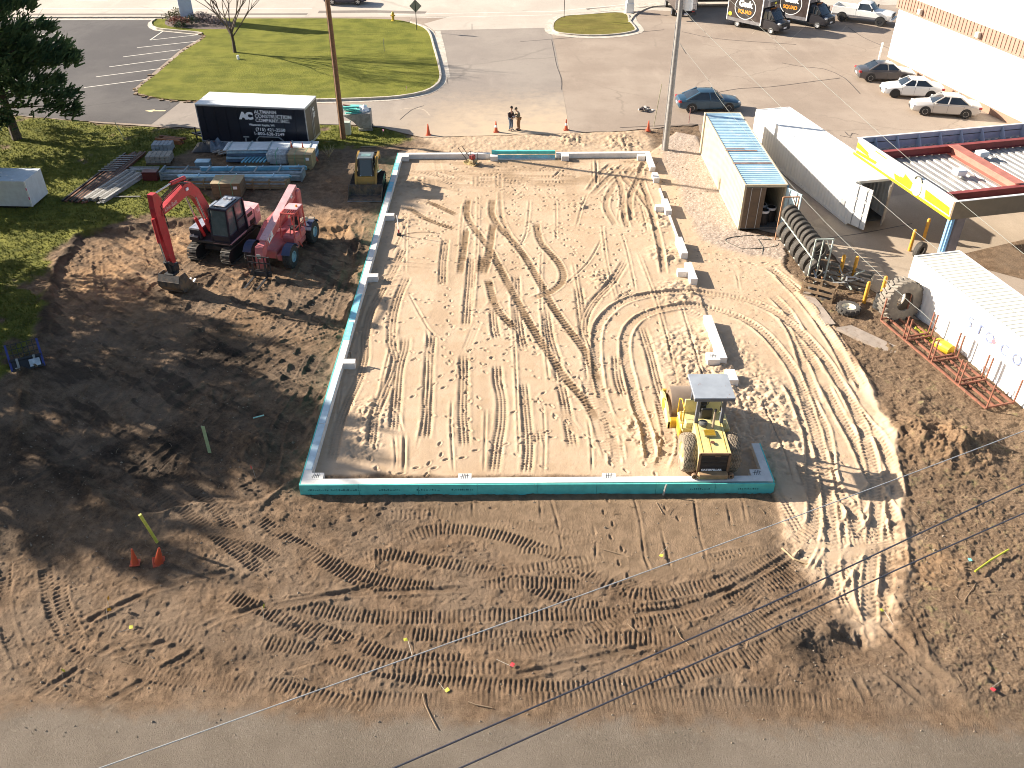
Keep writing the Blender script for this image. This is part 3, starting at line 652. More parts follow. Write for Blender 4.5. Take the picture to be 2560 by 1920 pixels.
# ------------------------------------------------------------------ pavements, roads, lawns
def sheet(name, pts, z, mat, th=None, label=None):
    """flat polygon; with th it becomes a slab with side faces reaching down"""
    b = MB()
    if th: b.prism(pts, z - th, z, 'z')
    else:
        vs = [V(p[0], p[1], z) for p in pts]
        b.add(vs, [tuple(t) for t in tessellate_polygon([[V(p[0], p[1], 0) for p in pts]])])
    me_ = b.mesh(name, mat)
    if not th:
        for p in me_.polygons:
            if p.normal.z < 0: p.flip()
    return link(name, me_, kind='structure')
def ribbon(path, d0, d1, z0, z1, b, closed=False):
    """strip along a path between lateral offsets d0..d1 (left positive) with top z1 and sides down to z0"""
    P = [V(p[0], p[1], 0) for p in path]; n = len(P); L_, R_ = [], []
    for i in range(n):
        a = P[(i - 1) % n] if closed or i > 0 else P[i]; c = P[(i + 1) % n] if closed or i < n - 1 else P[i]
        t = (c - a); t.normalize(); q = V(-t.y, t.x, 0)
        L_.append(P[i] + q * d1); R_.append(P[i] + q * d0)
    rng = range(n if closed else n - 1)
    for i in rng:
        j = (i + 1) % n
        b.quad(R_[i] + V(0, 0, z1), R_[j] + V(0, 0, z1), L_[j] + V(0, 0, z1), L_[i] + V(0, 0, z1))
        b.quad(L_[i] + V(0, 0, z1), L_[j] + V(0, 0, z1), L_[j] + V(0, 0, z0), L_[i] + V(0, 0, z0))
        b.quad(R_[j] + V(0, 0, z1), R_[i] + V(0, 0, z1), R_[i] + V(0, 0, z0), R_[j] + V(0, 0, z0))
    return b
def smoothpath(P, closed=False, step=.6):
    P = [tuple(p) for p in P]
    if closed:
        pts = catmull(P[-2:] + P + P[:2], step)
        a0, a1 = np.array(P[0]), None
        i0 = min(range(len(pts)), key=lambda i: np.linalg.norm(pts[i] - np.array(P[0])) + (0 if i < len(pts) / 2 else 1e3))
        i1 = min(range(len(pts)), key=lambda i: np.linalg.norm(pts[i] - np.array(P[0])) + (0 if i > len(pts) / 2 else 1e3))
        return [tuple(p) for p in pts[i0:i1]]
    return [tuple(p) for p in catmull(P, step)]

def asphalt_mat(name, a, b_, dust=None, fine=55, crack=0.0, stains=.5, dlo=.5, dust_y=None):
    m, nt, b = newmat(name); L = nt.links; tc = coords(nt)
    n1 = noise(nt, .12, 5, .6, tc); n2 = noise(nt, 1.3, 5, .65, tc); n3 = noise(nt, fine, 3, .7, tc); n0 = noise(nt, .5, 6, .6, coords(nt, 'Object', (1, .25, 1)))
    c = mixc(nt, ramp(nt, n1, .38, .62), a, b_)
    c = mixc(nt, ramp(nt, n2, .52, .78, 0, .35), c, tuple(x * .72 for x in a))
    c = mixc(nt, ramp(nt, n0, .54, .74, 0, .30), c, tuple(min(1, x * 1.35) for x in b_))
    n9 = noise(nt, fine * .42, 4, .8, tc)
    c = mixc(nt, ramp(nt, n9, .56, .66, 0, .5), c, tuple(min(1, x * 1.35) for x in b_)); c = mixc(nt, ramp(nt, n9, .44, .34, 0, .5), c, tuple(x * .55 for x in a))
    c = mixc(nt, ramp(nt, n3, .40, .62, 0, .30), c, tuple(x * .55 for x in a))
    c = mixc(nt, ramp(nt, n3, .60, .72, 0, .25), c, tuple(min(1, x * 1.6) for x in b_))
    if crack:
        vo = _n(nt, 'ShaderNodeTexVoronoi', feature='DISTANCE_TO_EDGE'); vo.inputs['Scale'].default_value = crack
        wv = _n(nt, 'ShaderNodeVectorMath', operation='ADD'); nn = _n(nt, 'ShaderNodeTexNoise'); nn.inputs['Scale'].default_value = .9; nn.inputs['Detail'].default_value = 6
        L.new(tc, nn.inputs['Vector']); L.new(tc, wv.inputs[0]); L.new(nn.outputs['Color'], wv.inputs[1]); L.new(wv.outputs[0], vo.inputs['Vector'])
        k = mth(nt, 'MULTIPLY', ramp(nt, vo.outputs['Distance'], .012, .0), ramp(nt, n1, .42, .55))
        c = mixc(nt, mth(nt, 'MULTIPLY', k, .3), c, tuple(x * .4 for x in a))
    if dust:
        if dust_y:
            sx = _n(nt, 'ShaderNodeSeparateXYZ'); L.new(tc, sx.inputs[0])
            f = ramp(nt, mth(nt, 'ADD', sx.outputs[1], mth(nt, 'MULTIPLY', mth(nt, 'SUBTRACT', n2, .5), dust_y[2])), dust_y[0], dust_y[1])
            n4 = noise(nt, .55, 6, .65, tc)
            f = mth(nt, 'MULTIPLY', f, ramp(nt, n4, .25, .55, .55, 1.0))
            if len(dust_y) > 3:
                g = mth(nt, 'ABSOLUTE', mth(nt, 'SUBTRACT', sx.outputs[0], dust_y[3])); f = mth(nt, 'MULTIPLY', f, ramp(nt, g, dust_y[4], dust_y[4] * .25))
            c = mixc(nt, f, c, dust)
    L.new(c, b.inputs['Base Color']); b.inputs['Roughness'].default_value = .9; b.inputs['Specular IOR Level'].default_value = .2
    L.new(bump(nt, n3, .35, .01), b.inputs['Normal'])
    return m
LOT = asphalt_mat('worn_lot_asphalt', (.300, .238, .190), (.375, .305, .245), crack=.11)
ROADM = asphalt_mat('access_road_asphalt', (.275, .235, .205), (.33, .285, .245), dust=(.50, .385, .27), dust_y=(74, 62, 9, 4.0, 17), crack=.06)
DARKA = asphalt_mat('dark_lot_asphalt', (.090, .083, .084), (.125, .115, .112), crack=.10)
HWY = asphalt_mat('highway_concrete', (.47, .41, .35), (.54, .48, .41), crack=.05)
CONC = M('kerb_concrete', (.50, .45, .38), .85, var=.18, scale=1.5, bmp=.2, dirt=(.28, .22, .16))
PAINTW = M('road_paint_white', (.72, .68, .60), .8, var=.12, scale=4, dirt=(.30, .26, .21), dirta=.56)
_gm, nt, b = newmat('mown_grass'); tc = coords(nt)
g1 = noise(nt, .55, 6, .6, tc); g2 = noise(nt, 9, 5, .7, tc); g3 = noise(nt, .9, 5, .6, coords(nt, 'Object', (.35, 1.3, 1))); g4 = noise(nt, 45, 3, .7, tc)
c = mixc(nt, ramp(nt, g1, .35, .66), (.140, .155, .026), (.235, .240, .042))
c = mixc(nt, ramp(nt, g3, .45, .70, 0, .65), c, (.27, .26, .055))
c = mixc(nt, ramp(nt, g2, .46, .30, 0, .65), c, (.075, .085, .018))
c = mixc(nt, ramp(nt, g4, .5, .75, 0, .4), c, (.31, .30, .09))
nt.links.new(c, b.inputs['Base Color']); b.inputs['Roughness'].default_value = .95; b.inputs['Specular IOR Level'].default_value = .1
nt.links.new(bump(nt, mth(nt, 'ADD', g2, g4), 1.0, .12), b.inputs['Normal'])
GRASSM = _gm

# land beyond the detailed sheet
bb = MB(); y0, y1 = float(ys[0]), float(ys[-1]); w0, w1 = float(HW[0]), float(HW[-1])
for q in ([(-600, -200), (600, -200), (600, y0), (-600, y0)], [(-600, y1), (600, y1), (600, 900), (-600, 900)], [(-600, y0), (-w0, y0), (-w1, y1), (-600, y1)], [(w0, y0), (600, y0), (600, y1), (w1, y1)]):
    bb.quad(*[V(p[0], p[1], -.002) for p in q])
bb.build('surrounding_land', GROUND_MAT, kind='structure')

LOTP2 = []
for i in range(len(LOTP)):                                     # break the near edge of the lot into a ragged line
    a, b2 = LOTP[i], LOTP[(i + 1) % len(LOTP)]
    LOTP2.append(a)
    if hypot(a[0] - b2[0], a[1] - b2[1]) < 14 and a[1] < 70 and b2[1] < 70:
        n = max(1, int(hypot(a[0] - b2[0], a[1] - b2[1]) / .5))
        for k in range(1, n): LOTP2.append((a[0] + (b2[0] - a[0]) * k / n + rnd.uniform(-.1, .1), a[1] + (b2[1] - a[1]) * k / n + rnd.uniform(-.12, .12)))
sheet('parking_lot', LOTP2, .02, LOT)
ACC = PG([(1090, 77), (1375, 70), (1390, 130), (1402, 200), (1425, 334), (1300, 338), (1120, 342), (1060, 345), (1010, 334), (960, 321), (900, 313), (780, 311), (660, 316), (495, 322), (378, 313), (450, 257), (620, 262), (850, 262), (1000, 252), (1080, 240), (1112, 212), (1110, 160)])
sheet('access_road', ACC, .026, ROADM)
sheet('side_lot', [(-120, 97)] + [(-120, 68)] + PG([(0, 283), (30, 287), (200, 302), (378, 312), (450, 257), (400, 250), (345, 236), (330, 226), (395, 172), (450, 126), (510, 90), (400, 78), (375, 66), (372, 56), (390, 48)]) , .0262, DARKA)
sheet('highway', [(-200, G(0, 44)[1]), (-6, G(0, 44)[1])] + PG([(1060, 60), (1085, 77), (1375, 70), (1376, 62)]) + [(7.5, 96.3), (13, 98.6), (15.5, 99.2), (19, 98.4), (19, 101.5), (200, 101.5), (200, 160), (-200, 160)], .030, HWY)
# shoulder strips and pavement joint lines
bb = MB(); ribbon([(-150, G(0, 37)[1]), (-21, G(0, 37)[1])], -.35, .35, .02, .034, bb); ribbon([(-20, 98.6), (-14, 98.8), (-8.6, 98.2)], -.5, .6, .02, .034, bb)
ribbon([(8.5, 99.6), (13, 100.6), (18, 100.7)], -.3, .5, .02, .034, bb)
bb.build('shoulder_patch', asphalt_mat('patch_asphalt', (.20, .17, .15), (.25, .22, .19)), kind='structure')
bb = MB(); Yk = G(0, 46)[1]
ribbon([(-150, Yk), (-34.7, Yk)], 0, .2, .0, .15, bb); bb.build('kerb', CONC, kind='structure')
sheet('sidewalk', [(-150, Yk - .25), (-36.2, Yk - .25), (-36.2, Yk - .9), (-150, Yk - .9)], .04, CONC)

LAWN = smoothpath(PG([(388, 50), (420, 46), (640, 46), (860, 46), (985, 49), (1035, 60), (1068, 77), (1083, 120), (1096, 170), (1098, 197), (1086, 214), (1058, 229), (1000, 240), (930, 245), (790, 249), (620, 249), (470, 250), (410, 246), (360, 236), (344, 224), (400, 178), (455, 131), (515, 88), (450, 77), (395, 71), (380, 60)], .12), True, .8)
sheet('lawn', LAWN, .125, GRASSM, th=.12)
def arc_of(path, a, b2):
    """part of closed path between the points nearest to a and b"""
    ia = min(range(len(path)), key=lambda i: hypot(path[i][0] - a[0], path[i][1] - a[1])); ib = min(range(len(path)), key=lambda i: hypot(path[i][0] - b2[0], path[i][1] - b2[1]))
    return path[ia:ib + 1] if ib > ia else path[ia:] + path[:ib + 1]
k1 = arc_of(LAWN, G(1030, 58), G(640, 249)); k2 = arc_of(LAWN, G(515, 88), G(395, 49))
bb = MB()
for k in (k1, k2):
    ribbon(k, 0, .17, .0, .21, bb)
bb.build('kerb', CONC, kind='structure')
bb = MB(); ribbon(k1, .18, .62, .0, .036, bb); ribbon(k2, .18, .45, .0, .036, bb); bb.build('gutter', CONC, kind='structure')
bb = MB(); k3 = arc_of(LAWN, G(410, 246), G(515, 88))
for i in range(260):                                            # crumbled soil along the unkerbed edge
    p = k3[rnd.randrange(len(k3))] if i % 3 else arc_of(LAWN, G(640, 249), G(344, 224))[rnd.randrange(8)]
    r = rnd.uniform(.05, .16); q = V(p[0] + rnd.gauss(0, .2), p[1] + rnd.gauss(0, .2), .04)
    bb.cbox(q, (r * 2, r * 1.4, r), None)
bb.build('crumbled_soil', M('crumbled_soil', (.22, .15, .09), .95, var=.4), kind='stuff')
ISL = smoothpath(PG([(1384, 64), (1392, 50), (1415, 40), (1470, 36), (1540, 31), (1566, 36), (1571, 50), (1584, 66), (1584, 76), (1540, 84), (1482, 87), (1425, 84), (1390, 78)], .12), True, .5)
_g2 = _gm.copy(); _g2.name = 'dry_grass'
for n_ in _g2.node_tree.nodes:
    if n_.type == 'MIX' and not n_.inputs[6].is_linked and tuple(round(v, 3) for v in n_.inputs[6].default_value)[:3] == (.14, .155, .026):
        n_.inputs[6].default_value = (.17, .145, .04, 1); n_.inputs[7].default_value = (.25, .21, .06, 1)
sheet('lawn', ISL, .125, _g2, th=.12)
bb = MB(); ribbon(ISL, 0, .17, .0, .15, bb, True); bb.build('kerb', CONC, kind='structure')
bb = MB(); ribbon(ISL, .18, .9, .0, .036, bb, True); bb.build('gutter', CONC, kind='structure')
bb = MB(); ribbon(smoothpath(PG([(1572, 58), (1585, 40), (1612, 24), (1640, 17), (1700, 15), (1790, 14), (2000, 12)]), False), -.1, .12, .0, .13, bb); bb.build('kerb', CONC, kind='structure')
bb = MB(); ribbon(smoothpath(PG([(1480, 28), (1560, 20), (1640, 10), (1760, 6)]), False), -.7, .7, .0, .045, bb); bb.build('sidewalk', CONC, kind='structure')
bb = MB(); ribbon(PG([(1108, 195), (1096, 120), (1086, 78)]), -.6, -.05, .0, .034, bb); bb.build('gutter', CONC, kind='structure')
sheet('street', [(-200, -60), (200, -60), (200, 14.2)] + [(x, 13.95 - .030 * x + rnd.uniform(-.12, .12)) for x in np.arange(24, -24.1, -.3)] + [(-200, 16)], .004, GROUND_MAT)
# painted lines
bb = MB()
def line(a, b2, w=.1, z=.0335): ribbon([G(*a), G(*b2)], -w / 2, w / 2, z - .003, z, bb)
for a, b2 in [((375, 101), (413, 75)), ((375, 101), (512, 86)), ((343, 120), (492, 104)), ((308, 143), (450, 125)), ((273, 168), (432, 147)), ((240, 193), (404, 172)), ((210, 220), (369, 199))]: line(a, b2, .11)
pl = smoothpath(PG([(100, 90), (125, 82), (147, 87), (157, 98), (150, 110), (128, 121)]), False); ribbon(pl, -.05, .05, .0305, .0335, bb)
bb.build('painted_stall_lines', PAINTW, kind='structure')
bb = MB()
line((-300, 22), (640, 22), .14, .036); line((640, 22), (780, 22), .14, .036); line((190, 3), (270, 3), .14, .036); line((990, 37), (1388, 29), .14, .036); line((1025, 46), (1380, 38), .14, .036); line((1388, 29), (1560, 12), .14, .036)
bb.build('painted_lane_lines', PAINTW, kind='structure')
ax, ay = G(362, 278); a2x, a2y = G(414, 278); hx = ax + (a2x - ax) * .42
sheet('painted_arrow', [(ax, ay), (hx, ay + .33), (hx, ay + .11), (a2x, ay + .11), (a2x, ay - .11), (hx, ay - .11), (hx, ay - .33)], .034, M('road_paint_yellowed', (.66, .56, .32), .8, var=.15, scale=3, dirt=(.3, .25, .18)))
bb = MB()
for a, b2 in [((1880, 85), (1905, 65)), ((1975, 100), (2020, 60)), ((2100, 82), (2115, 66))]: line(a, b2, .09, .026)
ribbon(smoothpath(PG([(1000, 275), (1030, 271), (1060, 275), (1075, 290)]), False), -.06, .06, .027, .030, bb)
bb.build('faded_stall_marks', M('faded_paint', (.42, .34, .26), .9, var=.2, scale=3), kind='structure')
# tar-sealed joints and cracks in the lot: thin raised bands of tar
TAR = M('crack_sealant', (.085, .07, .06), .7, var=.2)
bb = MB()
for P in [[(1770, 236), (1850, 222), (1925, 218), (2050, 202), (2100, 196)], [(1955, 158), (2010, 168), (2060, 173), (2110, 195), (2150, 235)], [(2120, 68), (2160, 95), (2230, 125)], [(1379, 100), (1385, 130), (1392, 165), (1404, 200), (1403, 225)],
          [(1660, 75), (1560, 84), (1300, 105)], [(1705, 80), (1800, 98), (1990, 112)], [(1700, 110), (1715, 135)], [(2112, 330), (2125, 342), (2130, 334), (2145, 337)], [(2100, 340), (2128, 345)], [(1095, 80), (1105, 140), (1120, 210)],
          [(1550, 320), (1650, 315), (1745, 312)], [(2040, 600), (2150, 585), (2280, 560)], [(1180, 75), (1180, 60)], [(1000, 300), (1030, 275), (1060, 265)]]:
    ribbon(smoothpath([(p[0], p[1]) for p in PG(P)], False, 1.0), -.03, .03, .02, .0335, bb)
bb.build('sealed_cracks', TAR, kind='structure')
# lighter concrete apron under the containers on the right
APR = asphalt_mat('apron_concrete', (.36, .29, .22), (.43, .35, .27), crack=.1)
sheet('concrete_apron', PG([(2010, 560), (2180, 500), (2560, 440), (2640, 430), (2700, 700), (2560, 680), (2420, 640), (2300, 740), (2250, 758), (2180, 722), (2110, 664), (2045, 598)]), .0262, APR)
sheet('gravel_patch', PG([(2390, 640), (2560, 600), (2700, 600), (2700, 760), (2560, 700), (2440, 668)]), .034, GROUND_MAT)

# ------------------------------------------------------------------ foundation wall
FOAM = M('teal_foam_board', (.10, .50, .46), .75, var=.12, scale=2.5, dirt=(.20, .16, .12), dirta=.60)
FOAMB = M('blue_foam_film', (.22, .52, .62), .6, var=.2, scale=2.0, dirt=(.5, .5, .48), dirta=.5)
CW = M('fresh_concrete', (.66, .64, .61), .85, var=.09, scale=2.2, bmp=.15, dirt=(.42, .36, .28), dirta=.60)
INK = M('marker_ink', (.05, .05, .05), .8, var=.1)
fw = thing('foundation_wall', 'long white concrete foundation stem wall with teal foam board outside, framing the sand pad', 'foundation', (0, 0, 0))
ZT = .42
OL, OB, ORr, OT = G(751, 1211, ZT), G(751, 1211, ZT), G(1933, 1202, ZT), G(996, 382, ZT)
BLx, BLy = OB; BRx, BRy = ORr; TLx, TLy = OT; TRx, TRy = G(1624, 378, ZT)
def wallseg(name, a, b2, th, z0, z1, mat, side=1, mb=None):
    own = mb is None; mb = mb or MB()
    t = (Vector(b2) - Vector(a)); ln = t.length; t.normalize(); n = V(-t[1], t[0], 0) * side
    A = V(a[0], a[1], 0); B = V(b2[0], b2[1], 0)
    vs = [A, B, B + n * th, A + n * th]
    mb.prism([(v.x, v.y) for v in vs], z0, z1, 'z')
    if own: mb.build(name, mat, fw)
    return mb
def xl(y): return BLx + (TLx - BLx) * (y - BLy) / (TLy - BLy)
def xr(y): return BRx + (TRx - BRx) * (y - BRy) / (TRy - BRy)
# bottom wall and corner up to y of px 1108 on the right
wallseg('wall_section', (BLx, BLy), (BRx, BRy), .30, -.5, ZT, CW)
wallseg('wall_section', (BLx, BLy + .30), (TLx, TLy - .32), .30, -.5, ZT - .001, CW, -1)
yR = G(1893, 1108, ZT)[1]
wallseg('wall_section', (BRx, BRy + .30), (xr(yR), yR), .30, -.5, ZT - .001, CW, 1)
wallseg('wall_section', (TLx, TLy), (G(1226, 381, ZT)[0], TLy + .05), .30, -.5, ZT, CW, -1)
wallseg('wall_section', (G(1390, 381, ZT)[0], TLy + .08), (TRx, TRy), .30, -.5, ZT, CW, -1)
ye = G(1640, 418, ZT)[1]
wallseg('wall_section', (TRx, TRy - .30), (xr(ye), ye), .34, -.5, ZT - .001, CW, -1)
# buried stretches: only a thin ledge shows
for ya, yb in (((1648, 470), (1660, 500)), ((1672, 535), (1702, 596))):
    a = G(*ya, .2)[1]; c_ = G(*yb, .2)[1]; wallseg('wall_section', (xr(a) - .18, a), (xr(c_) - .18, c_), .10, -.5, .2, CW, 1)
for (x0, y0_, x1, y1_, h) in [(1636, 434, 1646, 449, .42), (1660, 500, 1676, 530, .44), (1690, 596, 1717, 637, .45), (1712, 660, 1741, 702, .45), (1772, 792, 1816, 900, .45)]:
    ya, yb = G(0, y0_, h)[1], G(0, y1_, h)[1]
    wallseg('wall_section', (xr(ya), ya), (xr(yb), yb), .36, -.5, h, CW, 1 if yb > ya else -1)
# pilaster stubs on the inside
def stub(cx, cy, sx=.45, sy=.42, h=ZT, ink=False):
    b_ = MB(); b_.box(cx - sx / 2, cx + sx / 2, cy - sy / 2, cy + sy / 2, -.4, h + .006); p = b_.build('pilaster', CW, fw)
    if ink:
        k = MB()
        for i in range(4): k.bar((cx - .12 + i * .07, cy - .13, h + .008), (cx - .08 + i * .06, cy + .13, h + .008), .018, .004)
        k.bar((cx - .17, cy - .02, h + .008), (cx + .17, cy + .05, h + .008), .018, .004); k.build('marking', INK, p)
for px_, py_, ink in [(972, 536, 0), (928, 688, 0), (868, 903, 0)]:
    a = G(px_, py_, ZT); stub(xl(a[1]) + .30 + .24, a[1], .55, .36)
stub(BLx + .5, BLy + .46, .55, .36, ink=True); stub(BRx - .5, BRy + .46, .5, .36, ink=True)
for px_ in (1162, 1523): stub(G(px_, 1190, ZT)[0], BLy + .42, .5, .3, ink=True)
for px_ in (1013, 1235, 1413, 1603): stub(G(px_, 388, ZT)[0], TLy - .5, .5, .45)
a = G(1654, 514, ZT); stub(xr(a[1]) - .62, a[1], .5, .4); a = G(1712, 675, ZT); stub(xr(a[1]) - .62, a[1], .5, .4)
a = G(1790, 890, ZT); stub(xr(a[1]) - .6, a[1] , .55, .6, ink=True)
blk = MB(); a = G(1829, 940, .3); blk.bbox(-.22, .22, -.42, .42, -.1, .38, .02); tag(blk.build('concrete_block', CW), 'short white concrete stub standing in the churned sand beside the roller canopy', 'block').location = (a[0], a[1], 0)
# teal foam boards: front face, left face, right corner
nb = 8
for i in range(nb):
    x0 = BLx - .05 + (BRx - BLx + .1) * i / nb; x1 = BLx - .05 + (BRx - BLx + .1) * (i + 1) / nb - .012
    b_ = MB(); b_.box(x0, x1, BLy - .055, BLy - .002, -.55, ZT + .004); b_.build('foam_board', FOAM, fw)
def yseg(y0_, y1_, n, mat, xs, side, lift=.004, inset=.0):
    for i in range(n):
        ya = y0_ + (y1_ - y0_) * i / n; yb = y0_ + (y1_ - y0_) * (i + 1) / n - .012
        b_ = MB(); b_.prism([(xs(ya) + side * .05, ya), (xs(yb) + side * .05, yb), (xs(yb) + side * .002, yb), (xs(ya) + side * .002, ya)], -.5, ZT + lift, 'z'); b_.build('foam_board', mat, fw)
yseg(BLy, TLy, 14, FOAM, xl, -1); yseg(BRy, yR, 2, FOAM, xr, 1)
# blue film on the wall top; paler near strips paint in bluish tree shade
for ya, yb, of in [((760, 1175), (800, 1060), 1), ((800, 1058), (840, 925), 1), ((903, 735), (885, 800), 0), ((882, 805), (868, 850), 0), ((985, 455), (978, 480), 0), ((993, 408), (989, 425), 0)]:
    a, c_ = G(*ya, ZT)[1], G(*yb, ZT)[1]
    b_ = MB(); b_.prism([(xl(a) + .01, a), (xl(c_) + .01, c_), (xl(c_) + .29, c_), (xl(a) + .26, a)], ZT + .004, ZT + .014, 'z'); b_.build('film_or_shade_strip', M('pale_blue_shade', (.50, .62, .68), .6, var=.12, dirt=(.3, .27, .22), dirta=.64) if of else FOAMB, fw)
# printed marks on the foam
ptx = MB()
def bfont(text, size, mat, parent=None, name='lettering', M_=None, ext=.004, bold=.0, align='LEFT', label=None, spacing=1.0, space_line=1.0):
    cu = bpy.data.curves.new(name, 'FONT'); cu.body = text; cu.size = size; cu.extrude = ext; cu.offset = bold; cu.align_x = align
    cu.space_character = spacing; cu.space_line = space_line; cu.resolution_u = 3
    ob = bpy.data.objects.new(name, cu); scene.collection.objects.link(ob)
    dg = bpy.context.evaluated_depsgraph_get(); me_ = bpy.data.meshes.new_from_object(ob.evaluated_get(dg))
    bpy.data.objects.remove(ob); bpy.data.curves.remove(cu)
    me_.name = name; me_.materials.clear(); me_.materials.append(mat)
    if M_ is not None: me_.transform(M_)
    return link(name, me_, parent, label=label)
FY = Matrix(((1, 0, 0, 0), (0, 0, -1, 0), (0, 1, 0, 0), (0, 0, 0, 1)))      # text facing -Y
for i, x in enumerate([BLx + .25, BLx + 1.4, BLx + 2.9, BLx + 4.3, BLx + 5.6, BRx - 3.1, BRx - 1.3]):
    b_ = MB(); xx = x
    for j in range(11):
        w = rnd.uniform(.02, .06); hh_ = rnd.choice([.05, .08, .08, .03]); b_.box(xx, xx + w, BLy - .0585, BLy - .055, .14, .14 + hh_); xx += w + rnd.uniform(.02, .05)
    b_.build('printed_mark', M('print_dark_teal', (.02, .12, .13), .8, var=.1), fw)
bfont('R-10', .13, M('print_dark_teal', (.02, .12, .13)), fw, 'printed_mark', T(BLx + 1.1, BLy - .057, .13) @ FY)
# foam board lying across the far wall opening
fb = thing('foam_board_stack', 'teal foam boards laid end to end on the low far wall between the pilasters', 'foam boards', (0, 0, 0))
x0, x1 = G(1229, 376, .6)[0], G(1388, 376, .6)[0]
b_ = MB(); b_.bbox(x0, x1, TLy - .22, TLy + .02, .40, .60, .01); b_.build('top_board', FOAM, fb)
b_ = MB(); b_.box(x0 + .1, x1, TLy - .32, TLy - .22, .0, .34); b_.build('side_board', FOAMB, fb)
b_ = MB(); b_.box(x0, x1, TLy - .5, TLy + .1, -.2, .14); b_.build('footing', CW, fb)
# ------------------------------------------------------------------ materials for things
RUB = M('tyre_rubber', (.030, .029, .028), .85, var=.25, scale=4, dirt=(.13, .10, .075), dirta=.58)
RUBD = M('dusty_rubber', (.075, .068, .060), .9, var=.3, scale=3, dirt=(.17, .13, .10), dirta=.52)
BLK = M('black_plastic', (.02, .02, .022), .55, var=.2)
CHR = M('alloy', (.55, .55, .56), .3, .8, var=.08)
GLS = M('window_glass', (.025, .032, .04), .08, var=.1, spec=.9)
GLSG = M('pale_window_glass', (.10, .13, .13), .1, var=.15, spec=.9)
REDL = M('tail_lamp_red', (.45, .02, .02), .25, var=.1, spec=.7)
CLRL = M('head_lamp_clear', (.62, .64, .66), .15, .2, var=.1, spec=.8)
PLATE = M('number_plate', (.68, .70, .74), .5, var=.1)
ORNG = M('amber_plastic', (.8, .25, .03), .4, var=.1)
WHP = M('white_paint', (.80, .80, .78), .4, var=.04, scale=2)
ALUM = M('aluminium', (.55, .56, .58), .35, .7, var=.12, scale=4)
STEELD = M('dark_steel', (.06, .06, .065), .5, .5, var=.3, scale=5, dirt=(.15, .10, .07), dirta=.6)

def wheel(parent, x, y, r, w, side=1, rimm=None, tyrem=None, lugs=0, rimr=.62, spokes=5, steer=0.0):
    """side +1: outer face towards +y"""
    Mx = T(x, y, r) @ Rz(steer)
    b = MB(); prof = [(rimr * r, -w / 2), (r * .93, -w / 2), (r, -w * .38), (r, w * .38), (r * .93, w / 2), (rimr * r, w / 2)]
    b.lathe(prof, 26, Mx, close=True)
    if lugs:
        for k in range(lugs):
            for sgn in (-1, 1):
                a = 2 * pi * (k + (.5 if sgn > 0 else 0)) / lugs
                b.box(-.5 * w * 0 - r * .05, r * .05, 0, w * .47, r * .97, r * 1.045, Mx @ Ry(a) @ (Rz(radians(-28)) if sgn > 0 else Matrix.Scale(-1, 4, (0, 1, 0)) @ Rz(radians(-28))))
    t = b.build('wheel', tyrem or RUB, parent, smooth=40)
    b = MB(); o = side * w / 2
    if spokes:
        b.lathe([(rimr * r, o * .96), (rimr * r * .9, o * .98), (rimr * r * .86, o * .6)], 22, Mx)
        for k in range(spokes):
            b.box(-.035 * r / .33, .035 * r / .33, min(o * .8, o * .92), max(o * .8, o * .92), .05, rimr * r * .9, Mx @ Ry(2 * pi * k / spokes))
        b.lathe([(0.001, o * .95), (.16 * r, o * .93), (.16 * r, o * .6)], 12, Mx)
    else:
        b.lathe([(rimr * r, o * .98), (rimr * r * .88, o * 1.0), (rimr * r * .80, o * .55), (.35 * r, o * .5), (.28 * r, o * .75), (.001, o * .78)], 24, Mx)
    b.build('rim', rimm or CHR, t, smooth=35)
    if spokes:
        b = MB(); b.lathe([(rimr * r * .86, o * .62), (.001, o * .62)], 18, Mx); b.build('brake_disc', BLK, t)
    return t

def bodyshell(st, name, mat, parent, n=9, smooth=28):
    """stations: (x, zbottom, halfwidth, zbelt, ztop)"""
    b = MB(); secs = []
    for x, zb, hw, zs, zt in st:
        half = [(hw * .86, zb), (hw * .985, zb + .10), (hw, (zb + zs) * .5), (hw * .985, zs - .06), (hw * .93, zs), (hw * .74, zs + (zt - zs) * .72), (hw * .38, zt)]
        secs.append([V(x, y, z) for y, z in half] + [V(x, -y, z) for y, z in reversed(half)])
    b.loft(secs); return b.build(name, mat, parent, smooth=smooth)

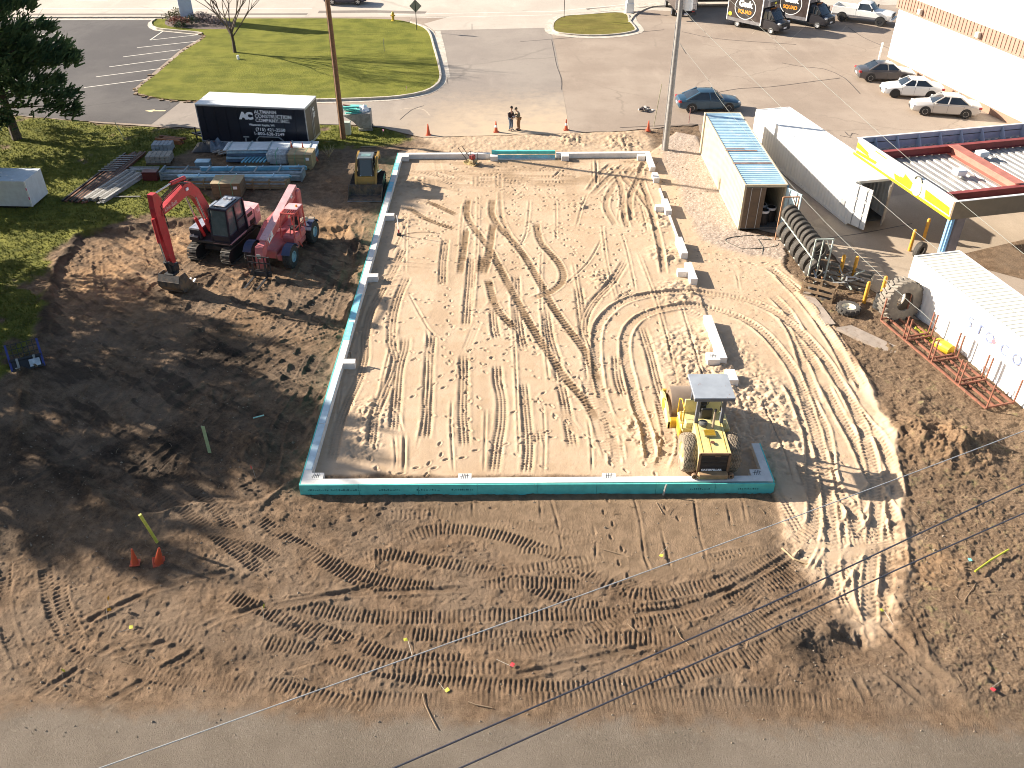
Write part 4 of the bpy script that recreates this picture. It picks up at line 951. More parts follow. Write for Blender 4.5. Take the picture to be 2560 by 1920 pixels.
def sedan(label, paint, loc, rz, L_=4.8, Wd=1.82, Ht=1.45, rim=None, windows=GLS, spokes=5, fast=False, group=None, dark_wheels=False):
    t = thing('parked_car', label, 'car', (loc[0], loc[1], .03), rz, group)
    l = L_ / 2; hw = Wd / 2; r = .33; wx = l * .58
    st = [(-l, .42, hw * .72, .78, .86), (-l + .10, .30, hw * .88, .84, .95), (-l + .45, .24, hw * .97, .90, 1.02), (-wx, .22, hw, .93, 1.05), (-.6, .20, hw, .93, 1.02), (.6, .20, hw, .91, .99), (wx - .35, .22, hw, .88, .96),
          (wx, .22, hw * .99, .84, .92), (l - .45, .24, hw * .95, .76, .84), (l - .14, .28, hw * .84, .66, .74), (l, .36, hw * .66, .56, .62)]
    bodyshell(st, 'body', paint, t)
    # greenhouse: glass block with painted roof and pillars
    xr0, xf0 = -l * (.80 if fast else .70), l * .42; xr1, xf1 = -l * .34, l * .10; zb, zt = .93, Ht; w0, w1 = hw * .90, hw * .66
    def ring(x0, x1, w, z, k=0.0): return [V(x0, -w, z), V(x0 - k, 0, z + k * .5), V(x0, w, z), V((x0 + x1) / 2, w + .02, z), V(x1, w, z), V(x1 + k, 0, z + k * .5), V(x1, -w, z), V((x0 + x1) / 2, -w - .02, z)]
    b = MB(); b.loft([ring(xr0, xf0, w0, zb, .06), ring(xr0 + .5 * (xr1 - xr0), xf0 + .5 * (xf1 - xf0), w0 + .52 * (w1 - w0), zb + .55 * (zt - zb), .05), ring(xr1, xf1, w1, zt - .03, .04)])
    b.build('window_glass', windows, t, smooth=40)
    b = MB(); rp = ring(xr1 - .06, xf1 + .06, w1 + .03, zt - .05, .06); rt = ring(xr1 + .1, xf1 - .12, w1 - .14, zt + .01, .03); b.loft([rp, rt]); b.build('roof', paint, t, smooth=50)
    b = MB()
    for s in (-1, 1):
        b.bar((xf0 - .02, s * (w0 - .0), zb), (xf1 + .02, s * (w1 + .015), zt - .02), .07, .06)
        b.bar((xr0 + .05, s * (w0 - .0), zb), (xr1 - .02, s * (w1 + .015), zt - .02), .16 if fast else .13, .08)
        b.bar((-.02 * l, s * (w0 + .03), zb), (-.06 * l, s * (w1 + .03), zt - .03), .09, .04)
        b.bar((xr0 + .1, s * (w0 + .01), zb + .01), (xf0, s * (w0 + .01), zb + .01), .06, .06)
    b.build_each('pillar', paint, t)
    for s in (-1, 1):
        for x in (-wx, wx):
            b = MB(); pts = [(x + (r + .07) * cos(a), r + (r + .07) * sin(a)) for a in [pi * k / 10 for k in range(11)]] + [(x - r - .07, .18), (x + r + .07, .18)]
            b.prism(pts, s * (hw - .06), s * (hw + .006), 'y'); b.build('wheel_arch', BLK, t)
            wheel(t, x, s * (hw - .10), r, .22, s, rim or CHR, spokes=spokes)
        b = MB(); b.bbox(xf0 - .28, xf0 - .10, min(s * (hw + .02), s * (hw + .18)), max(s * (hw + .02), s * (hw + .18)), .93, 1.06, .03); b.build('mirror', paint, t)
        b = MB(); b.bbox(l - .42, l - .12, min(s * hw * .58, s * hw * .86), max(s * hw * .58, s * hw * .86), .60, .74, .04); b.build('headlight', CLRL, t)
        b = MB(); b.bbox(-l + .00, -l + .22, min(s * hw * .60, s * hw * .93), max(s * hw * .60, s * hw * .93), .72, .88, .03); b.build('tail_light', REDL, t)
        b = MB()
        for x in (-.25 * l, .20 * l): b.box(x - .09, x + .09, s * hw - .01, s * hw + .02 * s, .80, .83) if s > 0 else b.box(x - .09, x + .09, -hw - .02, -hw + .01, .80, .83)
        b.build_each('door_handle', paint, t)
        b = MB()
        for x in (-.48 * l, -.03 * l, .38 * l): b.box(x - .006, x + .006, *sorted((s * (hw - .02), s * (hw + .004))), .34, .88)
        b.build_each('door_gap', BLK, t)
    b = MB(); b.box(-l - .012, -l + .05, -.26, .26, .50, .64); b.build('number_plate', PLATE, t)
    b = MB(); b.bbox(l - .10, l + .02, -.42, .42, .36, .52, .02); b.build('grille', BLK, t)
    return t
def placeat(cx, cy, z=0): a = G(cx, cy, z); return a
def carpos(a, b2):   # centre and heading from two ground marks (rear, front)
    A, B = G(*a), G(*b2); return ((A[0] + B[0]) / 2, (A[1] + B[1]) / 2), atan2(B[1] - A[1], B[0] - A[0])
PB = M('blue_car_paint', (.035, .085, .135), .28, .3, var=.08, coat=.7)
PG_ = M('grey_car_paint', (.10, .095, .10), .3, .3, var=.08, coat=.6)
PW = M('white_car_paint', (.82, .81, .78), .3, var=.03, coat=.5)
PS = M('silver_car_paint', (.52, .49, .46), .3, .35, var=.06, coat=.6)
sedan('dark blue fastback sedan parked beyond the blue-roofed container', PB, (15.45, 67.5), radians(2), 4.87, 1.85, 1.47, fast=True)
sedan('dark grey sedan with a rear spoiler, farthest of the three by the white wall', PG_, (31.7, 74.9), radians(-4), 4.75, 1.83, 1.44)
c_ = sedan('small white sedan with black wheels parked between the grey and silver sedans', PW, (32.3, 70.6), radians(180 - 10), 4.65, 1.75, 1.42, rim=BLK)
sedan('silver sedan parked nearest the canopy roof, nose to the left', PS, (33.2, 66.3), radians(180 - 14), 4.95, 1.85, 1.47, spokes=7)

# box vans
def logo(t, x0, x1, z0, z1, y, side):
    pass
VGREY = M('van_dark_grey', (.035, .033, .038), .35, .2, var=.1, coat=.3)
VSIDE = M('van_side_panel', (.055, .040, .036), .4, var=.12)
VSIL = M('van_silver_skirt', (.23, .22, .23), .4, .3, var=.1)
VWH = M('van_box_white', (.78, .76, .74), .45, var=.05)
LOR = M('logo_orange', (.85, .33, .04), .5, var=.05); LWH = M('logo_white', (.85, .84, .82), .5, var=.03); LYE = M('logo_yellow', (.80, .75, .05), .5, var=.05)
def box_van(label, loc, rz, group='black box vans with round white and orange lettering'):
    t = thing('box_van', label, 'van', (loc[0], loc[1], .03), rz, group)
    # cab (x forward): hood slopes
    b = MB(); hw = .98
    st = []
    prof = [(3.05, .42, .92, .70, .80), (2.98, .34, .96, .95, 1.10), (2.6, .32, .99, 1.10, 1.24), (2.25, .32, 1.0, 1.20, 1.34), (1.0, .34, 1.0, 1.22, 1.36)]
    bodyshell(prof[::-1], 'cab_body', VGREY, t)
    def rg(x, w, z, k): return [V(x, -w, z), V(x + k, 0, z), V(x, w, z)]
    b = MB(); secs = [[V(1.0, -.93, 1.25), V(1.0, .93, 1.25), V(2.42, .90, 1.28), V(2.52, 0, 1.30), V(2.42, -.90, 1.28)], [V(1.0, -.85, 1.95), V(1.0, .85, 1.95), V(1.78, .80, 1.98), V(1.86, 0, 2.0), V(1.78, -.80, 1.98)]]
    b.loft(secs); b.build('window_glass', GLS, t, smooth=35)
    b = MB(); b.loft([[V(.98, -.88, 1.93), V(.98, .88, 1.93), V(1.84, .84, 1.95), V(1.93, 0, 1.97), V(1.84, -.84, 1.95)], [V(.98, -.80, 2.14), V(.98, .80, 2.14), V(1.5, .72, 2.14), V(1.56, 0, 2.15), V(1.5, -.72, 2.14)]]); b.build('cab_roof', VGREY, t, smooth=45)
    b = MB()
    for s in (-1, 1):
        b.bar((2.44, s * .92, 1.26), (1.80, s * .83, 1.97), .09, .07); b.bar((1.55, s * .95, 1.26), (1.45, s * .86, 1.95), .09, .05); b.box(1.0, 2.3, *sorted((s * .93, s * .99)), 1.22, 1.30)
    b.build_each('pillar', VGREY, t)
    for s in (-1, 1):
        wheel(t, 2.15, s * .88, .35, .24, s, M('wheel_cover', (.60, .60, .60), .4, .3, var=.1), spokes=0); wheel(t, -1.75, s * .88, .35, .28, s, M('wheel_cover', (.6, .6, .6), .4, .3), spokes=0)
        b = MB(); b.bbox(1.95, 2.10, *sorted((s * 1.06, s * 1.28)), 1.35, 1.75, .03); b.bar((2.02, s * .95, 1.45), (2.02, s * 1.12, 1.5), .04, .04); b.build('mirror', BLK, t)
        b = MB(); b.bbox(2.70, 3.0, *sorted((s * .60, s * .93)), .92, 1.14, .05); b.build('headlight', CLRL, t)
    b = MB(); b.bbox(2.9, 3.08, -.55, .55, .72, .98, .03); b.box(2.9, 3.1, -.85, .85, .40, .52); b.build('grille', BLK, t)
    b = MB(); b.box(3.085, 3.10, -.26, .26, .53, .68); b.build('number_plate', PLATE, t)
    # cargo box
    b = MB(); b.box(-3.0, .98, -1.08, 1.08, .62, 3.05); b.build('cargo_box', VSIDE, t)
    b = MB(); b.box(-3.02, 1.0, -1.10, 1.10, 3.05, 3.09); b.build('box_roof', VWH, t)
    b = MB()
    for s in (-1, 1): b.box(.90, 1.0, *sorted((s * 1.02, s * 1.105)), .60, 3.06); b.box(-3.02, -2.94, *sorted((s * 1.02, s * 1.105)), .60, 3.06)
    b.build_each('corner_post', VWH, t)
    b = MB()
    for s in (-1, 1): b.box(-3.0, .9, *sorted((s * 1.05, s * 1.10)), .55, .86)
    b.build_each('side_skirt', VSIL, t)
    b = MB(); b.loft([[V(.98, -1.0, 2.22), V(.98, 1.0, 2.22), V(.98, 1.0, 3.03), V(.98, -1.0, 3.03)], [V(1.62, -.86, 2.45), V(1.62, .86, 2.45), V(1.5, .86, 2.98), V(1.5, -.86, 2.98)]]); b.build('wind_deflector', VSIL, t, smooth=30)
    b = MB(); b.box(1.56, 1.63, -.80, .80, 2.48, 2.80); b.build('deflector_panel', VSIDE, t)
    b = MB(); b.box(1.60, 1.645, -.14, .14, 2.58, 2.74); b.build('badge', LYE, t)
    for y in (-.5, -.25, 0, .25, .5):
        b = MB(); b.box(1.52, 1.60, y - .04, y + .04, 2.14, 2.19); b.build('roof_marker_lamp', ORNG, t)
    for s in (-1, 1):
        F = T(-1.0, s * 1.083, 1.92) @ (Matrix(((-1, 0, 0, 0), (0, 0, 1, 0), (0, 1, 0, 0), (0, 0, 0, 1))) if s > 0 else FY)
        b = MB()
        for k in range(40):
            a0, a1 = 2 * pi * k / 40, 2 * pi * (k + 1) / 40
            b.quad(*[F @ V(R_ * cos(a) * 1.15, R_ * sin(a), .006) for R_, a in ((1.0, a0), (1.06, a0), (1.06, a1), (1.0, a1))])
        b.build('logo_ring', LWH, t)
        b = MB(); vs = [F @ V(.98 * cos(2 * pi * k / 36) * 1.15, .98 * sin(2 * pi * k / 36), .004) for k in range(36)]; b.add(vs, [tuple(range(36))]); b.build('logo_disc', M('logo_black', (.035, .03, .03), .45, var=.1), t)
        bfont('Geek', .78, LWH, t, 'lettering', F @ T(0, .12, .012), bold=.045, align='CENTER', spacing=.86)
        bfont('SQUAD', .46, LOR, t, 'lettering', F @ T(0, -.50, .012), bold=.02, align='CENTER')
        b = MB(); vs = [F @ V(-1.65 * (1 if s < 0 else -1) * -1 * -1 + .2 * cos(2 * pi * k / 16), -.75 + .2 * sin(2 * pi * k / 16), .01) for k in range(16)]; b.add(vs, [tuple(range(16))]); b.build('yellow_dot', LYE, t)
    b = MB(); b.box(-3.05, -2.99, -.95, .95, .75, 2.95); b.build('rear_door', VSIL, t)
    b = MB(); b.bbox(-3.25, -2.9, -1.0, 1.0, .42, .58, .02); b.build('bumper', STEELD, t)
    return t
v1 = box_van('black box van with orange and white round lettering, nearest the tall light pole', (24.9, 91.6), radians(-47))
v2 = dup(v1, (29.9, 93.6, .03), radians(-44), 'black box van with round lettering parked beside the white pickup')
# box truck seen from behind
t = thing('box_truck', 'white roller-door box truck seen from behind at the small grass island', 'truck', (18.2, 96.6, .03), radians(92))
b = MB(); b.box(-1.5, 3.3, -1.1, 1.1, .95, 3.4); b.build('cargo_box', VSIDE, t)
for k in range(9):
    b = MB(); b.bbox(-1.55, -1.5, -.98, .98, 1.02 + k * .235, 1.24 + k * .235, .008); b.build('door_slat', ALUM, t)
b = MB(); b.box(-1.56, -1.48, -1.1, -1.0, .95, 3.4); b.box(-1.56, -1.48, 1.0, 1.1, .95, 3.4); b.box(-1.56, -1.48, -1.0, 1.0, 3.16, 3.4); b.build('door_frame', ALUM, t)
b = MB(); b.bbox(-1.8, -1.5, -1.05, 1.05, .50, .72, .03); b.box(-1.6, 3, -.5, .5, .55, .93); b.build('rear_bumper', STEELD, t)
for y in (-.85, -.7, .7, .85): b = MB(); b.box(-1.60, -1.56, y - .06, y + .06, .76, .88); b.build('tail_light', REDL, t)
b = MB(); b.box(-1.83, -1.80, -.16, .16, .52, .68); b.build('number_plate', PLATE, t)
b = MB(); b.bbox(3.3, 5.0, -.98, .98, .5, 2.2, .2); b.build('cab_body', VGREY, t)
for s in (-1, 1):
    wheel(t, .4, s * .85, .38, .4, s, spokes=0); wheel(t, 4.2, s * .88, .38, .24, s, spokes=0)
    b = MB(); b.bbox(4.0, 4.12, *sorted((s * 1.15, s * 1.4)), 1.5, 2.1, .02); b.bar((4.05, s * .9, 1.7), (4.05, s * 1.2, 1.8), .04, .04); b.build('mirror', BLK, t)
# long black van parked side-on at the top
t = thing('box_van', 'long black box van parked side-on behind the tall light pole', 'van', (22.3, 101.2, .03), radians(2))
b = MB(); b.box(-3.6, 1.9, -1.1, 1.1, .65, 3.1); b.build('cargo_box', VSIDE, t)
b = MB(); b.box(-3.62, 1.92, -1.12, 1.12, 3.1, 3.14); b.build('box_roof', VWH, t)
b = MB(); b.box(1.82, 1.93, -1.13, -1.03, .6, 3.1); b.build_each('corner_post', VWH, t)
bodyshell([(1.9, .34, 1.0, 1.2, 1.34), (3.2, .32, 1.0, 1.2, 1.34), (3.7, .34, .96, .95, 1.1), (3.8, .42, .9, .7, .8)], 'cab_body', VGREY, t)
b = MB(); b.loft([[V(1.9, -.9, 1.25), V(1.9, .9, 1.25), V(3.3, .9, 1.28), V(3.3, -.9, 1.28)], [V(1.9, -.8, 2.0), V(1.9, .8, 2.0), V(2.7, .8, 2.0), V(2.7, -.8, 2.0)]]); b.build('window_glass', GLS, t)
for s in (-1, 1): wheel(t, -2.2, s * .9, .36, .28, s, VWH, spokes=0); wheel(t, 2.95, s * .9, .36, .24, s, VWH, spokes=0)
F = T(-1.0, -1.105, 2.1) @ FY; b = MB()
for k in range(40):
    a0, a1 = 2 * pi * k / 40, 2 * pi * (k + 1) / 40; b.quad(*[F @ V(R_ * cos(a) * 1.2, R_ * sin(a) * .95, .006) for R_, a in ((1.0, a0), (1.06, a0), (1.06, a1), (1.0, a1))])
b.build('logo_ring', LWH, t)
bfont('SQUAD', .46, LOR, t, 'lettering', F @ T(0, -.50, .012), bold=.02, align='CENTER')
# pickup
def pickup(label, loc, rz):
    t = thing('pickup_truck', label, 'pickup truck', (loc[0], loc[1], .03), rz)
    hw = 1.0; P1 = PW
    b = MB(); b.bbox(-2.95, -.55, -hw, -hw + .12, .62, 1.42, .03); b.bbox(-2.95, -.55, hw - .12, hw, .62, 1.42, .03); b.bbox(-2.97, -2.85, -hw + .1, hw - .1, .62, 1.42, .03); b.box(-.68, -.56, -hw + .1, hw - .1, .62, 1.42); b.build('bed', P1, t)
    b = MB(); b.box(-2.86, -.68, -hw + .12, hw - .12, .62, .74); b.build('bed_floor', BLK, t)
    bodyshell([(-.55, .55, hw, 1.30, 1.38), (.9, .55, hw, 1.28, 1.36), (1.2, .55, hw, 1.24, 1.36), (2.4, .55, hw * .98, 1.18, 1.30), (2.85, .58, hw * .95, 1.10, 1.22), (2.92, .60, hw * .92, .95, 1.05)], 'cab_body', P1, t)
    b = MB(); b.loft([[V(-.5, -.9, 1.3), V(-.5, .9, 1.3), V(1.15, .92, 1.3), V(1.25, 0, 1.33), V(1.15, -.92, 1.3)], [V(-.38, -.76, 1.90), V(-.38, .76, 1.9), V(.55, .78, 1.92), V(.62, 0, 1.93), V(.55, -.78, 1.92)]]); b.build('window_glass', GLS, t, smooth=40)
    b = MB(); b.loft([[V(-.48, -.82, 1.87), V(-.48, .82, 1.87), V(.64, .82, 1.88), V(.7, 0, 1.9), V(.64, -.82, 1.88)], [V(-.3, -.7, 1.98), V(-.3, .7, 1.98), V(.42, .7, 1.98), V(.46, 0, 2.0), V(.42, -.7, 1.98)]]); b.build('roof', P1, t, smooth=50)
    b = MB()
    for s in (-1, 1): b.bar((1.16, s * .92, 1.3), (.58, s * .8, 1.9), .08, .07); b.bar((-.5, s * .92, 1.3), (-.42, s * .79, 1.9), .16, .07)
    b.build_each('pillar', P1, t)
    for s in (-1, 1):
        for x in (-1.85, 1.95):
            wheel(t, x, s * .88, .42, .28, s, STEELD, lugs=18, spokes=6)
            b = MB(); pts = [(x + .52 * cos(a), .45 + .5 * sin(a)) for a in [pi * k / 10 for k in range(11)]]; b.prism(pts, *sorted((s * (hw - .14), s * (hw + .01))), 'y'); b.build('wheel_arch', BLK, t)
        b = MB(); b.bbox(.95, 1.1, *sorted((s * 1.06, s * 1.3)), 1.32, 1.6, .03); b.build('mirror', BLK, t)
        b = MB(); b.bbox(2.80, 2.95, *sorted((s * .62, s * .92)), .92, 1.14, .03); b.build('headlight', CLRL, t)
        b = MB(); b.box(-2.99, -2.94, *sorted((s * .84, s * .98)), .95, 1.35); b.build('tail_light', REDL, t)
        b = MB(); b.box(-2.9, 2.2, *sorted((s * .9, s * 1.004)), .56, .74); b.build('lower_trim', VSIL, t)
    b = MB(); b.bbox(2.86, 2.97, -.60, .60, .84, 1.14, .02); b.build('grille', BLK, t)
    b = MB(); b.bbox(2.85, 3.10, -1.0, 1.0, .52, .76, .05); b.build('front_bumper', ALUM, t)
    b = MB(); b.box(3.10, 3.12, -.17, .17, .56, .72); b.build('number_plate', PLATE, t)
    b = MB(); b.bbox(-3.15, -2.95, -.95, .95, .55, .72, .04); b.build('rear_bumper', ALUM, t)
pickup('white pickup truck with an open bed and chunky tyres by the building corner', (36.2, 94.2), radians(-33))
# suv on the highway
t = thing('parked_car', 'dark blue suv driving along the far highway', 'car', (-17.6, 102.5, .04), 0)
bodyshell([(-2.3, .35, .85, .95, 1.05), (-2.1, .3, .93, 1.0, 1.1), (0, .28, .95, 1.0, 1.1), (1.6, .3, .93, .95, 1.05), (2.3, .38, .8, .75, .85)], 'body', M('navy_paint', (.03, .035, .07), .3, .2, coat=.5), t)
b = MB(); b.loft([[V(-2.2, -.85, 1.0), V(-2.2, .85, 1.0), V(1.1, .85, 1.0), V(1.1, -.85, 1.0)], [V(-1.9, -.68, 1.6), V(-1.9, .68, 1.6), V(.4, .68, 1.6), V(.4, -.68, 1.6)]]); b.build('window_glass', GLS, t)
b = MB(); b.bbox(-1.95, .45, -.72, .72, 1.58, 1.68, .04); b.build('roof', M('navy_paint', (.03, .035, .07)), t)
for s in (-1, 1):
    for x in (-1.4, 1.4): wheel(t, x, s * .85, .36, .24, s)

# ------------------------------------------------------------------ cargo trailer with firm lettering
TB = M('trailer_black', (.012, .014, .024), .35, var=.2, coat=.3)
TR = M('trailer_rear_grey', (.09, .075, .065), .5, var=.12)
ALT = M('trim_aluminium', (.42, .42, .43), .4, .4, var=.15, scale=5)
A0 = G(506, 352, .42); A1 = G(774, 364, .42); tz = atan2(A1[1] - A0[1], A1[0] - A0[0]); TL = 7.7
t = thing('cargo_trailer', 'long black enclosed construction trailer with white roof and white lettering', 'trailer', (A0[0], A0[1], 0), tz)
b = MB(); b.box(.03, TL - .03, .03, 2.55, .42, 2.95); b.build('body', TB, t)
b = MB(); b.bbox(-.02, TL + .02, -.02, 2.6, 2.95, 3.02, .02); b.build('roof', WHP, t)
b = MB()
for x in (0, TL - .06): b.box(x, x + .06, -.004, .06, .40, 2.96); b.box(x, x + .06, 2.52, 2.585, .40, 2.96)
b.box(0, TL, -.006, .05, .38, .46); b.box(0, TL, -.008, .04, 2.88, 2.96); b.box(TL - .04, TL + .004, 0, 2.58, 2.84, 2.96); b.box(TL - .04, TL + .004, 0, 2.58, .36, .5); b.build_each('trim', ALT, t)
for i, (y0_, y1_) in enumerate(((.07, 1.27), (1.29, 2.5))):
    b = MB(); b.box(TL - .03, TL + .003, y0_, y1_, .52, 2.82); d = b.build('rear_door', TR, t)
    b = MB(); b.box(TL + .003, TL + .03, y0_ + (1.05 if i == 0 else .1), y0_ + (1.10 if i == 0 else .15), .6, 2.7); b.build('locking_bar', ALT, d)
for i in range(9):
    b = MB(); xx = .5 + i * .8; b.box(xx, xx + .012, -.002, .03, .5, 2.9); b.build('panel_seam', TB, t)
for x in (5.35, 4.45):
    w = wheel(t, x, .16, .36, .22, -1, BLK, spokes=5)
pts = [(4.0 + .0, .42), (4.0, .72), (4.2, .92), (5.6, .92), (5.85, .72), (6.0, .42)]
b = MB()
for i in range(5): b.bar((pts[i][0], -.02, pts[i][1]), (pts[i + 1][0], -.02, pts[i + 1][1]), .12, .05)
b.build('fender', ALT, t)
b = MB(); b.bar((0, 1.27, .5), (-1.3, 1.27, .45), .12, .1); b.bar((0, .5, .5), (-1.1, 1.2, .45), .1, .1); b.bar((0, 2.0, .5), (-1.1, 1.34, .45), .1, .1); b.bar((-1.0, 1.27, 0), (-1.0, 1.27, .9), .08, .08); b.build('tongue', STEELD, t)
for x in (.8, 2.2, 3.6, 6.6, 7.3): b = MB(); b.box(x, x + .09, -.02, -.006, .40, .44); b.build('marker_lamp', REDL, t)
LW = M('sign_white', (.82, .83, .85), .5, var=.03)
def tx(s_, size, x, z, bold=.012, **k): bfont(s_, size, LW, t, 'lettering', T(x, -.001, z) @ FY @ T(0, 0, .004), ext=.003, bold=bold, **k)
bfont('AC', .62, LW, t, 'lettering', T(3.05, -.001, 2.12) @ FY @ Matrix.Shear('XZ', 4, (0, 0)) @ T(0, 0, .004) @ Matrix.Scale(1.15, 4, (1, 0, 0)), ext=.003, bold=.05, spacing=.85)
tx('ALTMANN', .33, 4.12, 2.52, .006); tx('CONSTRUCTION', .33, 4.12, 2.23, .006); tx('COMPANY, INC.', .33, 4.12, 1.94, .006)
tx('Wisconsin Rapids, WI', .20, 3.62, 1.66, .006); tx('(715) 421-2550', .30, 4.02, 1.32, .008, spacing=1.12); tx('1-800-628-3249', .30, 3.85, 1.02, .008, spacing=1.12)
FXp = Matrix(((0, 0, 1, 0), (1, 0, 0, 0), (0, 1, 0, 0), (0, 0, 0, 1)))
bfont('AC', .3, LW, t, 'lettering', T(TL + .004, 1.45, 2.3) @ FXp @ T(0, 0, .003), ext=.002, bold=.02)
for k in range(3): b = MB(); b.box(TL + .004, TL + .008, 1.5, 2.0 - .05 * k, 2.1 - .12 * k, 2.16 - .12 * k); b.build('lettering_line', LW, t)
b = MB(); b.bbox(0, 0, 0, 0, 0, 0, 0) if False else None
ts = thing('portable_steps', 'low wooden steps standing behind the black trailer', 'steps', (*G(690, 372), .0), tz)
for i, (w, h) in enumerate(((1.0, .25), (.55, .5))):
    b = MB(); b.bbox(-.45, .45, -.5 + (1.0 - w), .5, .0 if i == 0 else .255, h if i == 0 else .5, .02); b.build('step', M('weathered_plywood', (.20, .18, .15), .9, var=.2), ts)

# white tent-like shed corner on the left lawn
sh = thing('covered_trailer', 'pale grey enclosed trailer end standing on the shaded lawn at the left edge', 'trailer', (-31.2, 49.6, 0), radians(-3))
b = MB(); b.prism([(-3.4, .15), (2.5, .15), (2.5, 1.75), (-3.4, 1.75)], 0, 2.0, 'y'); b.build('body', M('pale_blue_grey', (.58, .63, .66), .6, var=.08), sh)
b = MB(); b.bar((2.5, -.02, .15), (2.5, -.02, 1.76), .08, .06); b.build_each('corner_trim', WHP, sh)
b = MB(); b.box(2.47, 2.53, -.065, -.05, .6, .8); b.box(2.47, 2.53, -.065, -.05, 1.2, 1.35); b.build_each('reflector', M('pink_reflector', (.7, .12, .25), .4), sh)
b = MB(); b.box(-3.3, 2.3, .1, 1.9, 0, .14); b.build('chassis', BLK, sh)
# ------------------------------------------------------------------ machines
RED = M('excavator_red', (.42, .028, .035), .45, var=.15, scale=2, dirt=(.26, .13, .09), dirta=.54)
PINK = M('faded_red', (.50, .13, .13), .5, var=.15, scale=2, dirt=(.33, .22, .17), dirta=.53)
PINKW = M('faded_pale_red', (.62, .36, .37), .5, var=.12, scale=2)
NAVY = M('cab_dark_blue', (.015, .017, .03), .4, var=.2, spec=.5)
TRK = M('track_steel', (.11, .10, .09), .6, .4, var=.35, scale=6, dirt=(.20, .14, .09), dirta=.5)
BUCK = M('bucket_steel', (.085, .080, .078), .6, .4, var=.3, scale=4, dirt=(.20, .13, .08), dirta=.5)
HOSE = M('rubber_hose', (.015, .015, .015), .6)
def track_belt(t, y, w, x0, x1, z0, r, pad=.16, matb=TRK):
    """crawler: core block and each shoe its own piece"""
    path = []; L1 = x1 - x0
    zc = z0 + r; n1 = int(L1 / pad)
    for i in range(n1): path.append((x0 + (i + .5) * L1 / n1, z0, 0))
    na = max(4, int(pi * r / pad))
    for i in range(na): a = -pi / 2 + (i + .5) * pi / na; path.append((x1 + r * cos(a), zc + r * sin(a), -(a + pi / 2)))
    for i in range(n1): path.append((x1 - (i + .5) * L1 / n1, z0 + 2 * r, pi))
    for i in range(na): a = pi / 2 + (i + .5) * pi / na; path.append((x0 + r * cos(a), zc + r * sin(a), -(a + pi / 2)))
    b = MB(); pts = [(x0, z0 + .06)] + [(x1 + (r - .06) * cos(a), zc + (r - .06) * sin(a)) for a in np.linspace(-pi / 2, pi / 2, 8)] + [(x0 + (r - .06) * cos(a), zc + (r - .06) * sin(a)) for a in np.linspace(pi / 2, 1.5 * pi, 8)]
    b.prism(pts, y - w * .36, y + w * .36, 'y'); core = b.build('track', BLK, t)
    sb = MB(); sb.box(-pad * .44, pad * .44, -w / 2, w / 2, -.035, .0); sb.box(-pad * .1, pad * .1, -w / 2, w / 2, -.07, -.03); sm_ = sb.mesh('track_shoe', matb)
    for px_, pz, a in path:
        o = link('track_shoe', sm_, core); o.matrix_local = T(px_, y, pz) @ Ry(a)
    return core
# excavator
ex = thing('excavator', 'red crawler excavator with dark cab, its bucket resting on the scraped soil', 'excavator', (-15.75, 44.35, -.17), radians(-105))
for y in (-1.0, 1.0): track_belt(ex, y, .55, -1.55, 1.35, .04, .40)
b = MB(); b.bbox(-.9, .9, -.8, .8, .35, .75, .1); b.build('undercarriage', STEELD, ex); b = MB(); b.lathe([(.001, -.06), (.6, -.06), (.6, .10), (.001, .10)], 20, T(0, 0, .85) @ Rx(pi / 2)); b.build('slew_ring', BLK, ex)
b = MB(); b.bbox(-1.2, 1.25, -1.2, 1.25, .95, 1.15, .04); b.build('deck', STEELD, ex)
# counterweight and engine housing
b = MB(); pr = [(-2.25, -1.15), (-2.35, -.5), (-2.35, .5), (-2.25, 1.15), (-1.5, 1.26), (-1.5, -1.26)]
b.prism(pr, 1.0, 1.95, 'z'); b.build('counterweight', PINKW, ex)
b = MB(); b.bbox(-1.52, -.15, -1.22, -.35, 1.15, 2.0, .06); b.bbox(-1.52, -.62, -.35, 1.24, 1.15, 2.1, .1); b.build('engine_housing', PINKW, ex)
b = MB(); b.box(-1.3, -.75, 1.238, 1.25, 1.75, 1.95); b.box(-1.45, -.9, 1.238, 1.25, 1.25, 1.5); b.build('side_grille', BLK, ex)
bfont('160', .26, LW, ex, 'lettering', T(-2.0, 1.262, 1.62) @ Matrix(((-1, 0, 0, 0), (0, 0, 1, 0), (0, 1, 0, 0), (0, 0, 0, 1))) @ T(-.3, 0, .002), ext=.003, bold=.01)
b = MB(); b.bbox(-1.5, -.7, -1.1, -.3, 2.0, 2.22, .05); b.build('engine_hood', ALUM, ex)
b = MB(); b.tube([(-1.1, .1, 2.05), (-1.1, .1, 2.5)], .06, 8); b.build('exhaust', BLK, ex)
b = MB(); b.bbox(-.1, 1.25, -1.22, -.55, 1.15, 1.75, .05); b.bbox(1.25, 1.45, -1.15, -.6, 1.15, 1.4, .03); b.build('tool_box', NAVY, ex)
b = MB(); b.box(-.08, 1.2, -1.2, -.57, 1.75, 1.765); b.build('tool_box_lid', ALUM, ex)
bfont('160', .16, LW, ex, 'lettering', T(1.452, -.62, 1.45) @ Matrix(((0, 0, 1, 0), (-1, 0, 0, 0), (0, -1, 0, 0), (0, 0, 0, 1))) @ Matrix.Scale(-1, 4, (1, 0, 0)) @ Matrix.Scale(-1, 4, (0, 1, 0)) @ T(-.42, 0, 0), ext=.003)
